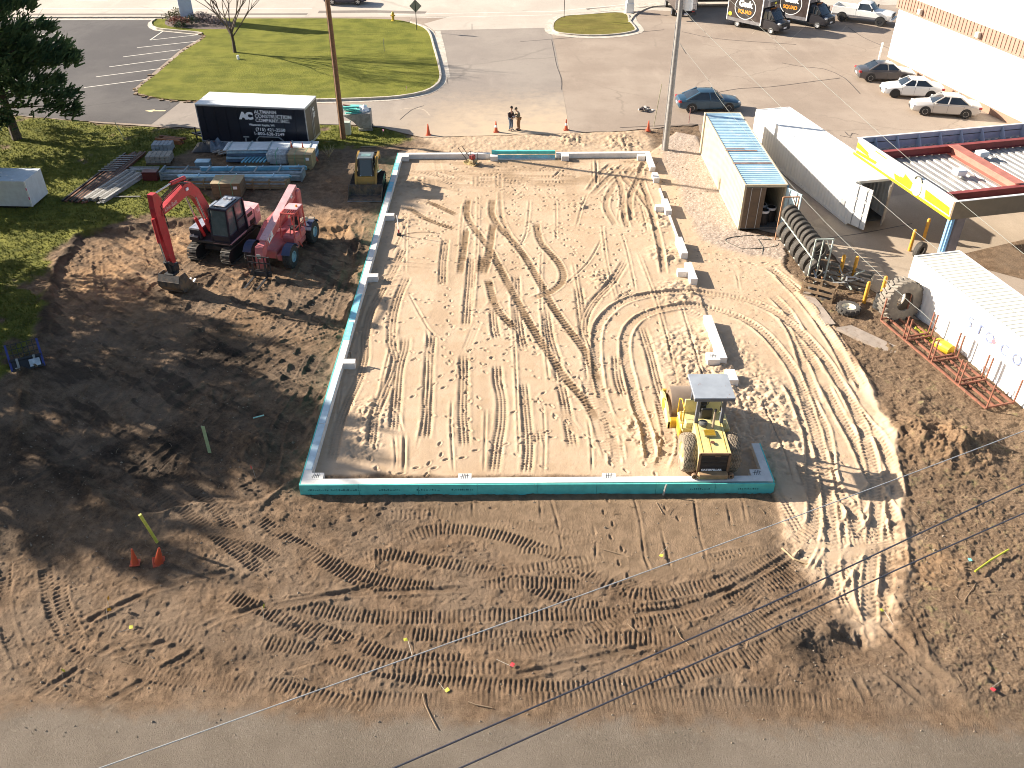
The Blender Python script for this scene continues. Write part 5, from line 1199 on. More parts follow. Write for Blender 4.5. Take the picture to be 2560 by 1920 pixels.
# cab on the operator's left (+y)
cx0, cx1, cy0, cy1, cz0, cz1 = -.55, 1.35, .22, 1.24, 1.15, 3.0
b = MB(); b.bbox(cx0, cx1, cy0, cy1, cz0, cz0 + .45, .04); b.build('cab_lower', NAVY, ex)
b = MB(); b.loft([[V(cx0 + .03, cy0 + .04, cz0 + .42), V(cx0 + .03, cy1 - .04, cz0 + .42), V(cx1 - .03, cy1 - .04, cz0 + .42), V(cx1 - .03, cy0 + .04, cz0 + .42)], [V(cx0 + .05, cy0 + .05, cz1 - .05), V(cx0 + .05, cy1 - .05, cz1 - .05), V(cx1 - .22, cy1 - .05, cz1 - .05), V(cx1 - .22, cy0 + .05, cz1 - .05)]]); b.build('cab_glass', GLSG, ex)
b = MB()
for y in (cy0, cy1):
    b.bar((cx1, y, cz0 + .05), (cx1 - .2, y, cz1), .09, .08); b.bar((cx0, y, cz0 + .05), (cx0 + .02, y, cz1), .12, .08); b.bar((.35, y, cz0 + .3), (.35, y, cz1), .09, .06); b.bar((cx0, y, cz0 + .9), (.35, y, cz0 + .9), .06, .06)
b.bar((cx1, cy0, cz0 + .04), (cx1, cy1, cz0 + .04), .1, .1); b.build_each('cab_frame', NAVY, ex)
b = MB(); b.bbox(cx0 - .03, cx1 - .15, cy0 - .02, cy1 + .02, cz1 - .06, cz1 + .07, .04); b.build('cab_roof', NAVY, ex)
b = MB(); b.bbox(-.3, .9, .38, 1.08, cz1 + .075, cz1 + .14, .03); b.bbox(-.15, .1, .5, .7, cz1 + .14, cz1 + .22, .02); b.bbox(-.15, .1, .8, 1.0, cz1 + .14, cz1 + .22, .02); b.build_each('roof_hatch', ALUM, ex)
b = MB(); b.bar((cx1 + .02, cy0, cz0), (cx1 + .02, cy1, cz0), .05, .06); b.bar((cx1, cy1 + .02, cz0), (-.4, cy1 + .02, cz0), .05, .06); b.build('cab_trim', PINKW, ex)
b = MB(); b.bbox(-.2, .25, .5, .95, 1.5, 1.9, .06); b.bbox(-.3, -.15, .5, .95, 1.6, 2.3, .05); b.build('operator_seat', BLK, ex)
# boom, stick, bucket in the plane y=-.15
def plate_arm(name, top, bot, w, mat, y=-.18):
    b = MB(); poly = top + bot[::-1]; b.prism(poly, y - w / 2, y + w / 2, 'y'); return b.build(name, mat, ex)
top = [(.35, 1.75), (.75, 3.1), (1.25, 4.15), (1.8, 4.75), (2.35, 4.85), (3.1, 4.70), (4.55, 4.42)]
bot = [(.75, 1.45), (1.2, 2.9), (1.65, 3.75), (2.05, 4.15), (2.45, 4.25), (3.1, 4.18), (4.62, 4.12)]
boom = plate_arm('boom', top, bot, .36, RED)
bfont('Link-Belt', .30, M('faded_lettering', (.55, .30, .28), .6), boom, 'lettering', T(3.0, .008, 4.36) @ Matrix(((1, 0, 0, 0), (0, 0, -1, 0), (0, 1, 0, 0), (0, 0, 0, 1))) @ T(0, 0, .002) if False else T(4.35, .003, 4.24) @ Matrix(((-1, 0, 0, 0), (0, 0, 1, 0), (0, 1, 0, 0), (0, 0, 0, 1))), ext=.003, bold=.008)
stick = plate_arm('stick', [(4.62, 5.35), (4.95, 5.35), (5.02, 4.6), (5.02, 3.6), (4.85, 2.0), (4.7, 1.55)], [(4.35, 4.95), (4.40, 4.2), (4.45, 3.7), (4.40, 3.2), (4.42, 1.9), (4.42, 1.5)], .30, RED)
b = MB(); b.tube([(2.0, -.18, 5.05), (3.2, -.18, 5.22)], .10, 10); b.build('stick_cylinder', RED, ex)
b = MB(); b.tube([(3.2, -.18, 5.22), (4.6, -.18, 5.25)], .045, 8); b.build('cylinder_rod', CHR, ex)
for y in (-.48, .12):
    b = MB(); b.tube([(1.0, y, 1.3), (1.45, y, 2.55)], .09, 10); c1 = b.build('boom_cylinder', RED, ex)
    b = MB(); b.tube([(1.45, y, 2.55), (1.85, y, 3.95)], .045, 8); b.build('cylinder_rod', CHR, c1)
b = MB(); b.tube([(5.15, -.18, 4.2), (5.12, -.18, 2.9)], .09, 10); b.build('bucket_cylinder', RED, ex)
b = MB(); b.tube([(5.12, -.18, 2.9), (5.0, -.18, 1.7)], .045, 8); b.build('cylinder_rod', CHR, ex)
b = MB(); b.bar((5.0, -.05, 1.75), (4.55, -.05, 1.35), .08, .14); b.bar((5.0, -.31, 1.75), (4.55, -.31, 1.35), .08, .14); b.bar((5.0, -.18, 1.75), (4.85, -.18, 1.05), .2, .12); b.bbox(4.3, 4.8, -.38, .02, .98, 1.45, .05); b.build('quick_coupler', BLK, ex)
for k in range(4):
    b = MB(); y = -.02 - .1 * k; b.tube([(1.9, y, 4.75), (2.6, y, 4.98), (3.6, y, 4.85), (4.3, y, 4.75), (4.55, y, 4.6), (4.42, y + .02, 4.0), (4.35, y, 3.4)], .025, 5); b.build_each('hydraulic_hose', HOSE, ex)
b = MB(); b.bbox(2.2, 2.4, .0, .08, 4.5, 4.65, .02); b.build('work_lamp', LW, ex)
# bucket: curved shell with side plates and teeth, opening towards the machine
bk = [(5.05, 1.05), (5.22, .75), (5.2, .42), (5.0, .14), (4.7, .02), (4.35, .02), (4.0, .12)]
b = MB(); wd = .62
inn = [(x - .03 if x > 4.6 else x, z + .03) for x, z in bk]
for i in range(len(bk) - 1):
    b.add([V(bk[i][0], -.18 - wd, bk[i][1]), V(bk[i + 1][0], -.18 - wd, bk[i + 1][1]), V(bk[i + 1][0], -.18 + wd, bk[i + 1][1]), V(bk[i][0], -.18 + wd, bk[i][1])], [(0, 1, 2, 3)])
buck = b.build('bucket', BUCK, ex)
so = buck.modifiers.new('thickness', 'SOLIDIFY'); so.thickness = .035
for s in (-1, 1):
    b = MB(); poly = bk + [(4.35, .62), (4.55, 1.02)]; b.prism(poly, *sorted((-.18 + s * wd, -.18 + s * (wd - .03))), 'y'); b.build('side_plate', BUCK, buck)
for k in range(5):
    y = -.18 - wd + .1 + k * (2 * wd - .2) / 4
    b = MB(); b.prism([(4.0, .16), (3.72, .24), (3.72, .21), (4.0, .06)], y - .05, y + .05, 'y'); b.build('tooth', LW if k in (3, 4) else BUCK, buck)
b = MB(); b.bbox(4.5, 5.05, -.45, .09, .95, 1.1, .03); b.build('bucket_hanger', BLK, buck)
# telescopic handler
th = thing('telehandler', 'faded red telescopic handler with forks lowered beside the excavator', 'telehandler', (-12.45, 44.1, -.17), radians(-101))
for x in (-1.55, 1.55):
    for s in (-1, 1):
        wheel(th, x, s * 1.08, .62, .42, s, M('blue_grey_rim', (.20, .33, .38), .5, var=.15), RUB, lugs=16, rimr=.5, spokes=0)
        b = MB()
        arc = [(x + .72 * cos(a), .62 + .70 * sin(a)) for a in np.linspace(radians(30), radians(150), 7)]
        for i in range(6): b.add([V(arc[i][0], s * .86, arc[i][1]), V(arc[i + 1][0], s * .86, arc[i + 1][1]), V(arc[i + 1][0], s * 1.32, arc[i + 1][1]), V(arc[i][0], s * 1.32, arc[i][1])], [(0, 1, 2, 3)])
        f = b.build('fender', M('fender_blue', (.035, .05, .11), .5, var=.2, dirt=(.15, .12, .09), dirta=.6), th); so = f.modifiers.new('thickness', 'SOLIDIFY'); so.thickness = .03
b = MB(); b.bbox(-2.3, 1.9, -.5, .5, .55, 1.05, .06); b.bar((1.55, -.9, .62), (1.55, .9, .62), .2, .2); b.bar((-1.55, -.9, .62), (-1.55, .9, .62), .2, .2); b.build('chassis', PINK, th)
b = MB(); b.bbox(-2.2, -.4, -1.12, -.5, .75, 1.65, .1); b.build('engine_housing', PINK, th); b = MB(); b.prism([(-.4, .75), (1.0, .75), (.9, 1.1), (-.4, 1.6)], -1.1, -.5, 'y'); b.build('engine_hood', PINK, th)
b = MB(); b.bbox(.6, 1.95, .5, .8, .5, .85, .04); b.bbox(-.9, .6, .5, 1.0, .45, .75, .04); b.build('side_step', PINK, th)
# boom: from high at the rear to low at the front
R0, R1 = V(-2.45, -.05, 2.75), V(2.05, -.05, 1.55)
b = MB(); b.bar(R0, R1, .42, .46); b.build('outer_boom', PINKW, th)
b = MB(); b.bar(R0 + V(.05, 0, -.04), R1 + V(-.02, 0, -.05), .43, .36); b.build('boom_side_plate', PINK, th)
b = MB(); b.bar(R1 + V(-.1, 0, 0), R1 + V(.55, 0, -.16), .33, .36); b.build('inner_boom', PINK, th)
ang = atan2(R0.z - R1.z, R0.x - R1.x)
sidem = T(R1.x - .25, .175, R1.z - .10) @ Ry(-(pi - ang) + pi) @ Matrix(((-1, 0, 0, 0), (0, 0, 1, 0), (0, 1, 0, 0), (0, 0, 0, 1)))
Mtx = Matrix.Translation(R1 + V(-.12, .222, -.06)) @ Ry(atan2(R0.z - R1.z, R1.x - R0.x)) @ Matrix(((-1, 0, 0, 0), (0, 0, 1, 0), (0, 1, 0, 0), (0, 0, 0, 1)))
bfont('Lull', .46, LW, th, 'lettering', Mtx @ T(0, 0, .002), ext=.004, bold=.02)
bfont('IC', .26, LW, th, 'lettering', Mtx @ T(3.55, .12, .002), ext=.004, bold=.012)
b = MB(); b.bbox(-2.6, -2.1, -.35, .3, 1.0, 2.7, .06); b.build('boom_tower', PINK, th)
b = MB(); b.tube([(-.6, -.05, 1.1), (.6, -.05, 1.55)], .08, 10); b.build('lift_cylinder', PINKW, th)
# gooseneck head and fork carriage
b = MB(); b.prism([(2.3, 1.65), (2.72, 1.62), (2.88, 1.2), (2.92, .45), (2.62, .40), (2.52, 1.0), (2.3, 1.2)], -.26, .16, 'y'); b.build('boom_head', PINK, th)
b = MB(); b.box(2.90, 2.915, -.15, .07, 1.05, 1.3); b.build('decal', M('decal_pale', (.55, .58, .52), .6), th)
b = MB()
for z in (.10, .42, .86, 1.22): b.bar((3.0, -.66, z), (3.0, .56, z), .06, .05)
for y in (-.66, -.36, -.05, .26, .56): b.bar((3.0, y, .10 if abs(y + .05) > .5 else .42), (3.0, y, 1.22), .04, .04)
b.bbox(2.92, 3.04, -.6, .5, .12, .34, .02); b.build_each('fork_carriage', STEELD, th)
for y in (-.40, .30):
    b = MB(); b.bar((3.08, y, .86), (3.08, y, .06), .10, .05, up=(1, 0, 0)); b.prism([(3.05, .04), (3.05, .09), (4.25, .06), (4.3, .03)], y - .06, y + .06, 'y'); b.build('fork', STEELD, th)
# open cab on the operator's left
b = MB(); b.bbox(-.75, .75, .34, 1.12, .85, 1.35, .08); b.build('cab_tub', PINK, th)
b = MB(); CT = 2.55
cor = [(-.75, .36), (-.75, 1.1), (.45, 1.1), (.45, .36)]
for (x, y), (xb, yb) in zip(cor, [(-.78, .36), (-.78, 1.12), (.78, 1.12), (.78, .36)]): b.tube([(xb, yb, 1.3), (xb * .95, yb, 1.75), (x, y, CT)], .045, 6)
for i in range(4): b.tube([(*cor[i], CT), (*cor[(i + 1) % 4], CT)], .045, 6)
b.tube([(0, 1.12, 1.0), (-.05, 1.1, CT)], .04, 6); b.tube([(-.78, 1.12, 1.75), (.74, 1.12, 1.75)], .03, 6); b.tube([(0, 1.12, .45), (.4, 1.15, .95)], .04, 6)
b.build_each('cab_frame', M('cab_frame_red', (.55, .09, .07), .5, var=.15), th)
b = MB(); b.bbox(-.78, .0, .34, 1.12, CT + .03, CT + .08, .02); b.build('cab_roof', PINKW, th)
for k in range(6):
    b = MB(); y = .42 + k * .125; b.tube([(0, y, CT + .06), (.35, y, CT + .05), (.52, y, CT - .12)], .02, 5); b.build('roof_bar', PINK, th)
b = MB(); b.lathe([(.001, 0), (.06, 0), (.055, .10), (.001, .12)], 12, T(-.35, .95, CT + .08) @ Rx(pi / 2)); b.build('beacon', ORNG, th)
b = MB(); b.bbox(-.5, -.05, .5, .95, 1.2, 1.5, .05); b.bbox(-.6, -.48, .5, .95, 1.3, 1.95, .05); b.build('operator_seat', BLK, th)
b = MB(); b.tube([(.45, .72, 1.3), (.28, .72, 1.72)], .03, 6); b.tube([(.22 + .14 * cos(a), .72 + .16 * sin(a), 1.74 + .06 * cos(a)) for a in np.linspace(0, 2 * pi, 13)], .015, 5); b.build('steering_wheel', BLK, th)
b = MB(); b.tube([(-1.75, .95, 1.25), (-1.75, 1.25, 1.25)], .15, 12); b.tube([(-1.0, .8, 1.5), (-1.4, .95, 1.45)], .13, 12); b.build('fuel_tank', M('tan_tank', (.42, .34, .26), .7), th)
# compactor roller
YEL = M('pale_yellow_paint', (.66, .56, .25), .5, var=.1, scale=2, dirt=(.42, .32, .19), dirta=.55)
YELD = M('deep_yellow_paint', (.50, .31, .02), .5, var=.15, scale=2)
rl = thing('roller', 'yellow soil compactor with diamond tread tyres and grey canopy, backed against the front wall', 'roller', (7.62, 25.55, .09), radians(90))
def diatyre(y, side):
    r, w = .76, .52; Mx = T(0, y, r); n1, n2 = 96, 22; vs = []; fs = []
    for j in range(n2 + 1):
        t_ = j / n2 - .5
        for i in range(n1):
            a = 2 * pi * i / n1; rr = r * (1 - .55 * abs(t_) ** 2.6)
            k = abs(sin(9 * (a + t_ * 1.9) )) * abs(sin(9 * (a - t_ * 1.9)))
            rr += .035 * min(1, k * 3.2) - .03
            vs.append(Mx @ V(rr * cos(a), t_ * w, rr * sin(a)))
    for j in range(n2):
        for i in range(n1): a = j * n1 + i; c_ = j * n1 + (i + 1) % n1; fs.append((a, c_, c_ + n1, a + n1))
    b = MB(); b.add(vs, fs); b.lathe([(r * .90, side * w / 2), (r * .55, side * w * .48)], 40, Mx); b.lathe([(r * .90, -side * w / 2), (r * .3, -side * w * .45)], 40, Mx)
    o = b.build('tyre', M('clay_dusted_rubber', (.22, .175, .125), .9, var=.3, scale=5, dirt=(.40, .30, .2), dirta=.55), rl)
    b = MB(); b.lathe([(r * .55, side * w * .48), (r * .5, side * w * .38), (.2, side * w * .3), (.18, side * w * .46), (.001, side * w * .46)], 30, Mx); b.build('rim', YEL, o)
diatyre(.80, 1); diatyre(-.80, -1)
b = MB(); b.bar((0, -.8, .7), (0, .8, .7), .25, .25); b.bbox(-.85, 1.0, -.42, .42, .45, .8, .05); b.build('rear_frame', YELD, rl)
hood = MB(); hood.loft([[V(-.85, -.60, .55), V(-.85, .60, .55), V(-.85, .58, 1.42), V(-.85, -.58, 1.42)], [V(.85, -.60, .6), V(.85, .60, .6), V(.85, .52, 1.62), V(.85, -.52, 1.62)]]); hood.build('engine_hood', YEL, rl)
b = MB(); b.box(-.875, -.852, -.50, .50, .55, 1.36); g = b.build('radiator_grille', BLK, rl)
for k in range(9): bb2 = MB(); z = .72 + k * .065; bb2.box(-.883, -.875, -.46, .46, z, z + .02); bb2.build('grille_slat', STEELD, g)
bfont('CATERPILLAR', .125, LW, g, 'lettering', T(-.885, .44, .60) @ Matrix(((0, 0, -1, 0), (-1, 0, 0, 0), (0, 1, 0, 0), (0, 0, 0, 1))) @ Matrix.Scale(1.0, 4), ext=.003, bold=.008)
b = MB()
for y in (-.55, .55): b.box(-.90, -.85, y - .045, y + .045, .5, 1.42)
b.box(-.90, -.85, -.55, .55, 1.36, 1.44); b.box(-.90, -.85, -.2, .0, 1.30, 1.345); b.build_each('grille_frame', M('rusty_frame', (.20, .12, .07), .7, var=.2), rl)
b = MB(); b.bbox(-1.12, -.86, -.55, .55, .35, .58, .03); b.build('rear_bumper', M('dusty_bumper', (.33, .21, .11), .8, var=.2), rl)
for y in (-.68, .68): b = MB(); b.lathe([(.05, -.06), (.11, -.06), (.11, .06), (.05, .06)], 14, T(-1.0, y, .45) @ Rz(pi / 2), close=True); b.build('tow_ring', M('rusty_frame', (.2, .12, .07)), rl)
b = MB(); b.box(-.05, .32, -.17, .27, 1.555, 1.60); g2 = b.build('hood_vent', M('vent_grey', (.28, .24, .12), .7), rl)
for k in range(8): bb2 = MB(); bb2.box(-.03 + k * .045, -.01 + k * .045, -.15, .25, 1.60, 1.612); bb2.build('vent_slat', YELD, g2)
b = MB(); b.lathe([(.001, 0), (.08, 0), (.08, .012), (.001, .012)], 14, T(-.35, .02, 1.525) @ Rx(pi / 2)); b.build('fuel_cap', M('rust_brown', (.12, .04, .02), .8), rl)
b = MB(); b.lathe([(.001, 0), (.15, 0), (.17, .05), (.17, .12), (.10, .16), (.001, .17)], 18, T(.62, .22, 1.60) @ Rx(pi / 2)); b.build('air_cleaner', M('grey_cap', (.10, .10, .095), .7), rl)
b = MB(); b.tube([(.45, -.12, 1.58), (.45, -.12, 2.35)], .045, 10); b.build('exhaust_stack', M('exhaust_dusty', (.34, .26, .18), .8), rl)
b = MB(); b.tube([(.45, -.12, 2.35), (.47, -.14, 2.45)], .05, 10); b.build('exhaust_flap', STEELD, rl)
for y in (-.44, .12, .44): b = MB(); b.box(-.8, .8, y - .004, y + .004, 1.5, 1.5) if False else b.bar((-.8, y, 1.432), (.8, y, 1.622), .012, .008); b.build('hood_seam', YELD, rl)
# platform and canopy
b = MB(); b.bbox(.85, 2.0, -.92, .92, 1.05, 1.22, .03); b.bbox(.9, 1.2, -.8, .8, 1.2, 1.45, .03); b.build_each('platform', YEL, rl)
for s in (-1, 1): b = MB(); b.bbox(1.1, 1.9, *sorted((s * .62, s * .95)), .45, 1.05, .04); b.build('side_tank', YELD, rl)
b = MB(); b.bbox(1.25, 1.6, -.25, .2, 1.22, 1.5, .04); b.bbox(1.2, 1.3, -.25, .2, 1.3, 1.9, .04); b.build('operator_seat', BLK, rl)
b = MB(); b.bar((1.9, 0, 1.2), (1.78, 0, 1.85), .25, .1); b.tube([(1.68 + .03 * cos(a), .18 * sin(a), 1.9 + .17 * cos(a)) for a in np.linspace(0, 2 * pi, 15)], .018, 5); b.build('steering_console', STEELD, rl)
b = MB(); b.bbox(1.85, 1.95, -.7, .7, 1.2, 1.85, .02); b.build('front_panel', YEL, rl)
CG = M('canopy_grey_blue', (.36, .39, .43), .55, .2, var=.1, scale=1.3, dirt=(.5, .48, .47), dirta=.62, rust=(.26, .12, .07), rusta=.59)
b = MB(); b.bbox(.45, 2.02, -.80, .72, 2.92, 2.98, .01); b.build('canopy', CG, rl)
CGD = M('canopy_frame_grey', (.13, .14, .17), .5, .2, var=.15)
b = MB(); b.box(.45, .53, -.79, .71, 2.82, 2.918); b.box(1.94, 2.01, -.79, .71, 2.82, 2.918); b.box(.53, 1.94, -.79, -.72, 2.82, 2.918); b.box(.53, 1.94, .64, .71, 2.82, 2.918); b.build_each('canopy_rail', CGD, rl)
for y in (-.50, .46):
    b = MB(); b.bar((.80, y, 1.3), (.75, y, 2.85), .12, .14); b.bar((1.9, y, 1.2), (1.9, y, 2.85), .07, .07); b.build_each('canopy_post', CGD, rl)
b = MB()
for y in (.92,): b.tube([(.9, y, 1.2), (.9, y, 2.1), (1.5, y, 2.15), (1.9, y, 1.9), (1.95, y, 1.2)], .025, 6); b.tube([(1.2, y, 1.2), (1.25, y, 1.65), (1.4, y, 1.65), (1.4, y, 1.2)], .02, 6)
b.build('handrail', YELD, rl)
# drum and yoke
DR = M('polished_drum', (.36, .27, .20), .45, .5, var=.12, scale=1.0, dirt=(.48, .36, .25), dirta=.55)
b = MB(); b.lathe([(.58, -.92), (.74, -.95), (.75, -.92), (.75, .92), (.74, .95), (.58, .92)], 48, T(3.05, .12, .75)); b.lathe([(.58, -.90), (.001, -.85)], 40, T(3.05, .12, .75)); b.lathe([(.58, .90), (.001, .85)], 40, T(3.05, .12, .75)); b.build('drum', DR, rl, smooth=40)
for s in (-1, 1):
    y = .12 + s * 1.05
    b = MB(); b.bbox(1.85, 3.95, *sorted((y, y + s * .12)), .42, .78, .03); b.prism([(1.85, .42), (1.85, .78), (2.6, 1.0), (3.5, 1.0), (3.95, .78), (3.95, .42)], *sorted((y + s * .005, y + s * .1)), 'y'); b.build('yoke_arm', YEL, rl)
    b = MB(); b.lathe([(.001, y + s * .13), (.26, y + s * .13), (.28, y + s * .10)], 20, T(3.05, 0, .75)); b.build('drum_bearing', YELD, rl)
b = MB(); b.bbox(1.8, 2.1, -.95, 1.2, .45, .85, .04); b.bbox(3.9, 4.1, -.95, 1.2, .4, .8, .04); b.bbox(1.0, 1.9, -.3, .3, .5, .85, .04); b.build_each('yoke_crossbar', YELD, rl)
# skid steer
CATY = M('loader_yellow', (.36, .21, .04), .5, var=.12, scale=3, dirt=(.25, .17, .1), dirta=.6)
sk = thing('track_loader', 'yellow compact track loader facing the camera with its bucket lowered', 'track loader', (-8.8, 52.6, 0), radians(-90))
for y in (-.78, .78): track_belt(sk, y, .40, -.75, .75, .03, .34, .15, RUB)
b = MB(); b.bbox(-1.2, .75, -.55, .55, .35, 1.0, .05); b.build('chassis', CATY, sk)
b = MB(); b.prism([(.7, .35), (.98, .5), (.98, .62), (.85, 1.05), (.6, 1.05)], -.55, .55, 'y'); b.build('front_panel', CATY, sk)
b = MB(); b.bbox(-1.45, -.35, -.52, .52, .85, 1.55, .1); b.build('engine_housing', CATY, sk)
b = MB(); b.loft([[V(-.4, -.42, 1.0), V(-.4, .42, 1.0), V(.72, .40, 1.0), V(.72, -.40, 1.0)], [V(-.35, -.40, 2.02), V(-.35, .40, 2.02), V(.42, .38, 2.02), V(.42, -.38, 2.02)]]); b.build('cab_glass', GLS, sk)
b = MB()
for s in (-1, 1): b.bar((.74, s * .43, .9), (.44, s * .42, 2.05), .09, .1); b.bar((-.42, s * .44, .95), (-.37, s * .43, 2.05), .1, .12); b.bar((-.4, s * .44, 1.5), (.55, s * .44, 1.5), .04, .05)
b.build_each('cab_frame', BLK, sk)
b = MB(); b.bbox(-.5, .52, -.48, .48, 2.03, 2.13, .03); b.build('cab_roof', M('loader_roof_grey', (.14, .16, .17), .5, var=.1), sk)
b = MB(); b.box(-.2, .25, -.3, .3, 2.131, 2.14); b.build('roof_window', M('roof_glass_green', (.22, .34, .31), .2), sk)
for s in (-1, 1):
    b = MB(); b.prism([(-1.45, 1.55), (-1.2, 1.95), (-.2, 1.88), (.75, 1.35), (1.15, .6), (1.2, .35), (1.02, .35), (.95, .6), (.6, 1.2), (-.3, 1.68), (-1.15, 1.70), (-1.25, 1.4)], *sorted((s * .56, s * .68)), 'y'); b.build('lift_arm', CATY, sk)
    b = MB(); b.tube([(-.9, s * .72, .8), (.5, s * .70, 1.2)], .05, 8); b.build('lift_cylinder', CHR, sk)
    b = MB(); b.bbox(.62, .74, *sorted((s * .30, s * .42)), 1.0, 1.08, .02); b.build('work_lamp', LW, sk)
b = MB(); b.bar((-1.2, -.6, 1.85), (-1.2, .6, 1.85), .08, .1); b.bar((-1.3, -.5, 2.15), (-1.3, .5, 2.15), .05, .05); b.build('rear_crossbar', BLK, sk)
b = MB(); sec = [(1.25, .72), (1.28, .15), (1.4, .04), (2.15, .02)]
for i in range(3): b.add([V(sec[i][0], -1.05, sec[i][1]), V(sec[i + 1][0], -1.05, sec[i + 1][1]), V(sec[i + 1][0], 1.05, sec[i + 1][1]), V(sec[i][0], 1.05, sec[i][1])], [(0, 1, 2, 3)])
bk2 = b.build('bucket', BUCK, sk); so = bk2.modifiers.new('thickness', 'SOLIDIFY'); so.thickness = .04
for s in (-1, 1): b = MB(); b.prism([(1.25, .72), (1.28, .15), (1.4, .04), (2.15, .02), (1.5, .6)], *sorted((s * 1.05, s * 1.02)), 'y'); b.build('side_plate', BUCK, bk2)
b = MB(); b.box(2.0, 2.2, -1.05, 1.05, .0, .035); b.build('cutting_edge', ALUM, bk2)
# plate compactor
pc = thing('plate_compactor', 'yellow walk-behind plate compactor near the far wall, its handle up', 'compactor', (*G(1180, 410, .1), .11), radians(-35))
b = MB(); b.prism([(-.5, .12), (-.38, .0), (.38, .0), (.55, .16), (.52, .18), (.35, .05), (-.36, .05), (-.48, .15)], -.30, .30, 'y'); b.build('base_plate', YEL, pc)
b = MB(); b.bbox(-.25, .3, -.22, .22, .12, .32, .03); b.build('exciter_cover', YEL, pc)
b = MB(); b.bbox(-.12, .2, -.18, .18, .34, .62, .05); b.build('engine', M('engine_red', (.30, .03, .03), .5), pc)
b = MB(); b.tube([(-.3, -.25, .2), (-.3, -.25, .72), (.3, -.25, .72), (.3, -.25, .2)], .02, 6); b.tube([(-.3, .25, .2), (-.3, .25, .72), (.3, .25, .72), (.3, .25, .2)], .02, 6); b.tube([(-.3, -.25, .72), (-.3, .25, .72)], .02, 6); b.build_each('roll_frame', BLK, pc)
b = MB(); b.tube([(-.3, -.2, .3), (-.95, -.22, .95), (-1.0, .22, .97), (-.3, .2, .3)], .022, 6); b.build('handle', BLK, pc)
# pallet fork attachment lying at the left edge
pf = thing('fork_attachment', 'black skid steer fork frame with mesh guard, left lying on the dark dirt', 'fork attachment', (-21.6, 32.6, -.12), radians(25))
DB = M('attachment_blue', (.04, .05, .20), .5)
b = MB()
for z in (.05, .55): b.bar((-.65, 0, z), (.65, 0, z), .08, .1)
for z in (.8, 1.05, 1.3): b.bar((-.65, .12 * z, z), (.65, .12 * z, z), .025, .025)
for x in np.linspace(-.65, .65, 7): b.bar((x, .05, .55), (x, .16, 1.3), .025, .03)
b.build('mesh_guard', BLK, pf)
for x in (-.65, .65): b = MB(); b.bar((x, .0, .0), (x, .16, 1.32), .09, .06); b.build('side_post', DB, pf)
b = MB(); b.bbox(-.6, .6, .02, .06, .05, .5, .01); b.build('mount_plate', BLK, pf)
for x in (-.35, .35): b = MB(); b.bar((x, -.03, .04), (x, -1.15, .02), .1, .04); b.bar((x, -.03, .04), (x, -.03, .6), .1, .04); b.build('fork', M('bare_steel', (.30, .29, .26), .5, .4, var=.2), pf)
b = MB(); b.bbox(.1, .55, -.1, -.08, .08, .42, .01); b.build('label_plate', M('torn_label', (.4, .45, .5), .6, var=.3), pf)
pf.rotation_euler = (radians(-38), 0, radians(28))
# ------------------------------------------------------------------ containers, buildings
def corrug(b, p0, p1, z0, z1, depth=.036, pitch=.28, n=None):
    """corrugated wall between two ground points; outward is to the right of p0->p1"""
    a = V(p0[0], p0[1], 0); c_ = V(p1[0], p1[1], 0); t = (c_ - a); ln = t.length; t.normalize(); o = V(t.y, -t.x, 0)
    k = max(1, int(ln / pitch)); w = ln / k; pts = []
    for i in range(k):
        s = i * w; pts += [(s, 0), (s + w * .30, 0), (s + w * .5, -depth), (s + w * .80, -depth)]
    pts.append((ln, 0)); vs = []
    for s, d in pts: q = a + t * s + o * d; vs += [q + V(0, 0, z0), q + V(0, 0, z1)]
    b.add(vs, [(2 * i, 2 * i + 2, 2 * i + 3, 2 * i + 1) for i in range(len(pts) - 1)])
def corrug_roof(b, o, ex_, ey_, L_, W_, z, pitch=.28, depth=.03):
    k = int(L_ / pitch); w = L_ / k; pts = []
    for i in range(k): s = i * w; pts += [(s, 0), (s + w * .45, 0), (s + w * .55, -depth), (s + w * .9, -depth)]
    pts.append((L_, 0)); vs = []
    for s, d in pts: vs += [o + ex_ * s + V(0, 0, z + d), o + ex_ * s + ey_ * W_ + V(0, 0, z + d)]
    b.add(vs, [(2 * i, 2 * i + 1, 2 * i + 3, 2 * i + 2) for i in range(len(pts) - 1)])
TAN = M('tan_container_paint', (.50, .43, .30), .6, var=.08, scale=1.2, dirt=(.34, .25, .16), dirta=.6)
BLUR = M('blue_roof_paint', (.38, .56, .68), .55, var=.1, scale=.5, dirt=(.66, .74, .74), dirta=.5, rust=(.20, .11, .08), rusta=.72)
BRN = M('brown_door_paint', (.125, .085, .055), .6, var=.15, dirt=(.19, .13, .09), dirta=.6)
CWH = M('white_container_paint', (.80, .79, .76), .55, var=.04, scale=.8, dirt=(.55, .50, .42), dirta=.68)
INS = M('container_inside', (.10, .10, .10), .8, var=.2)
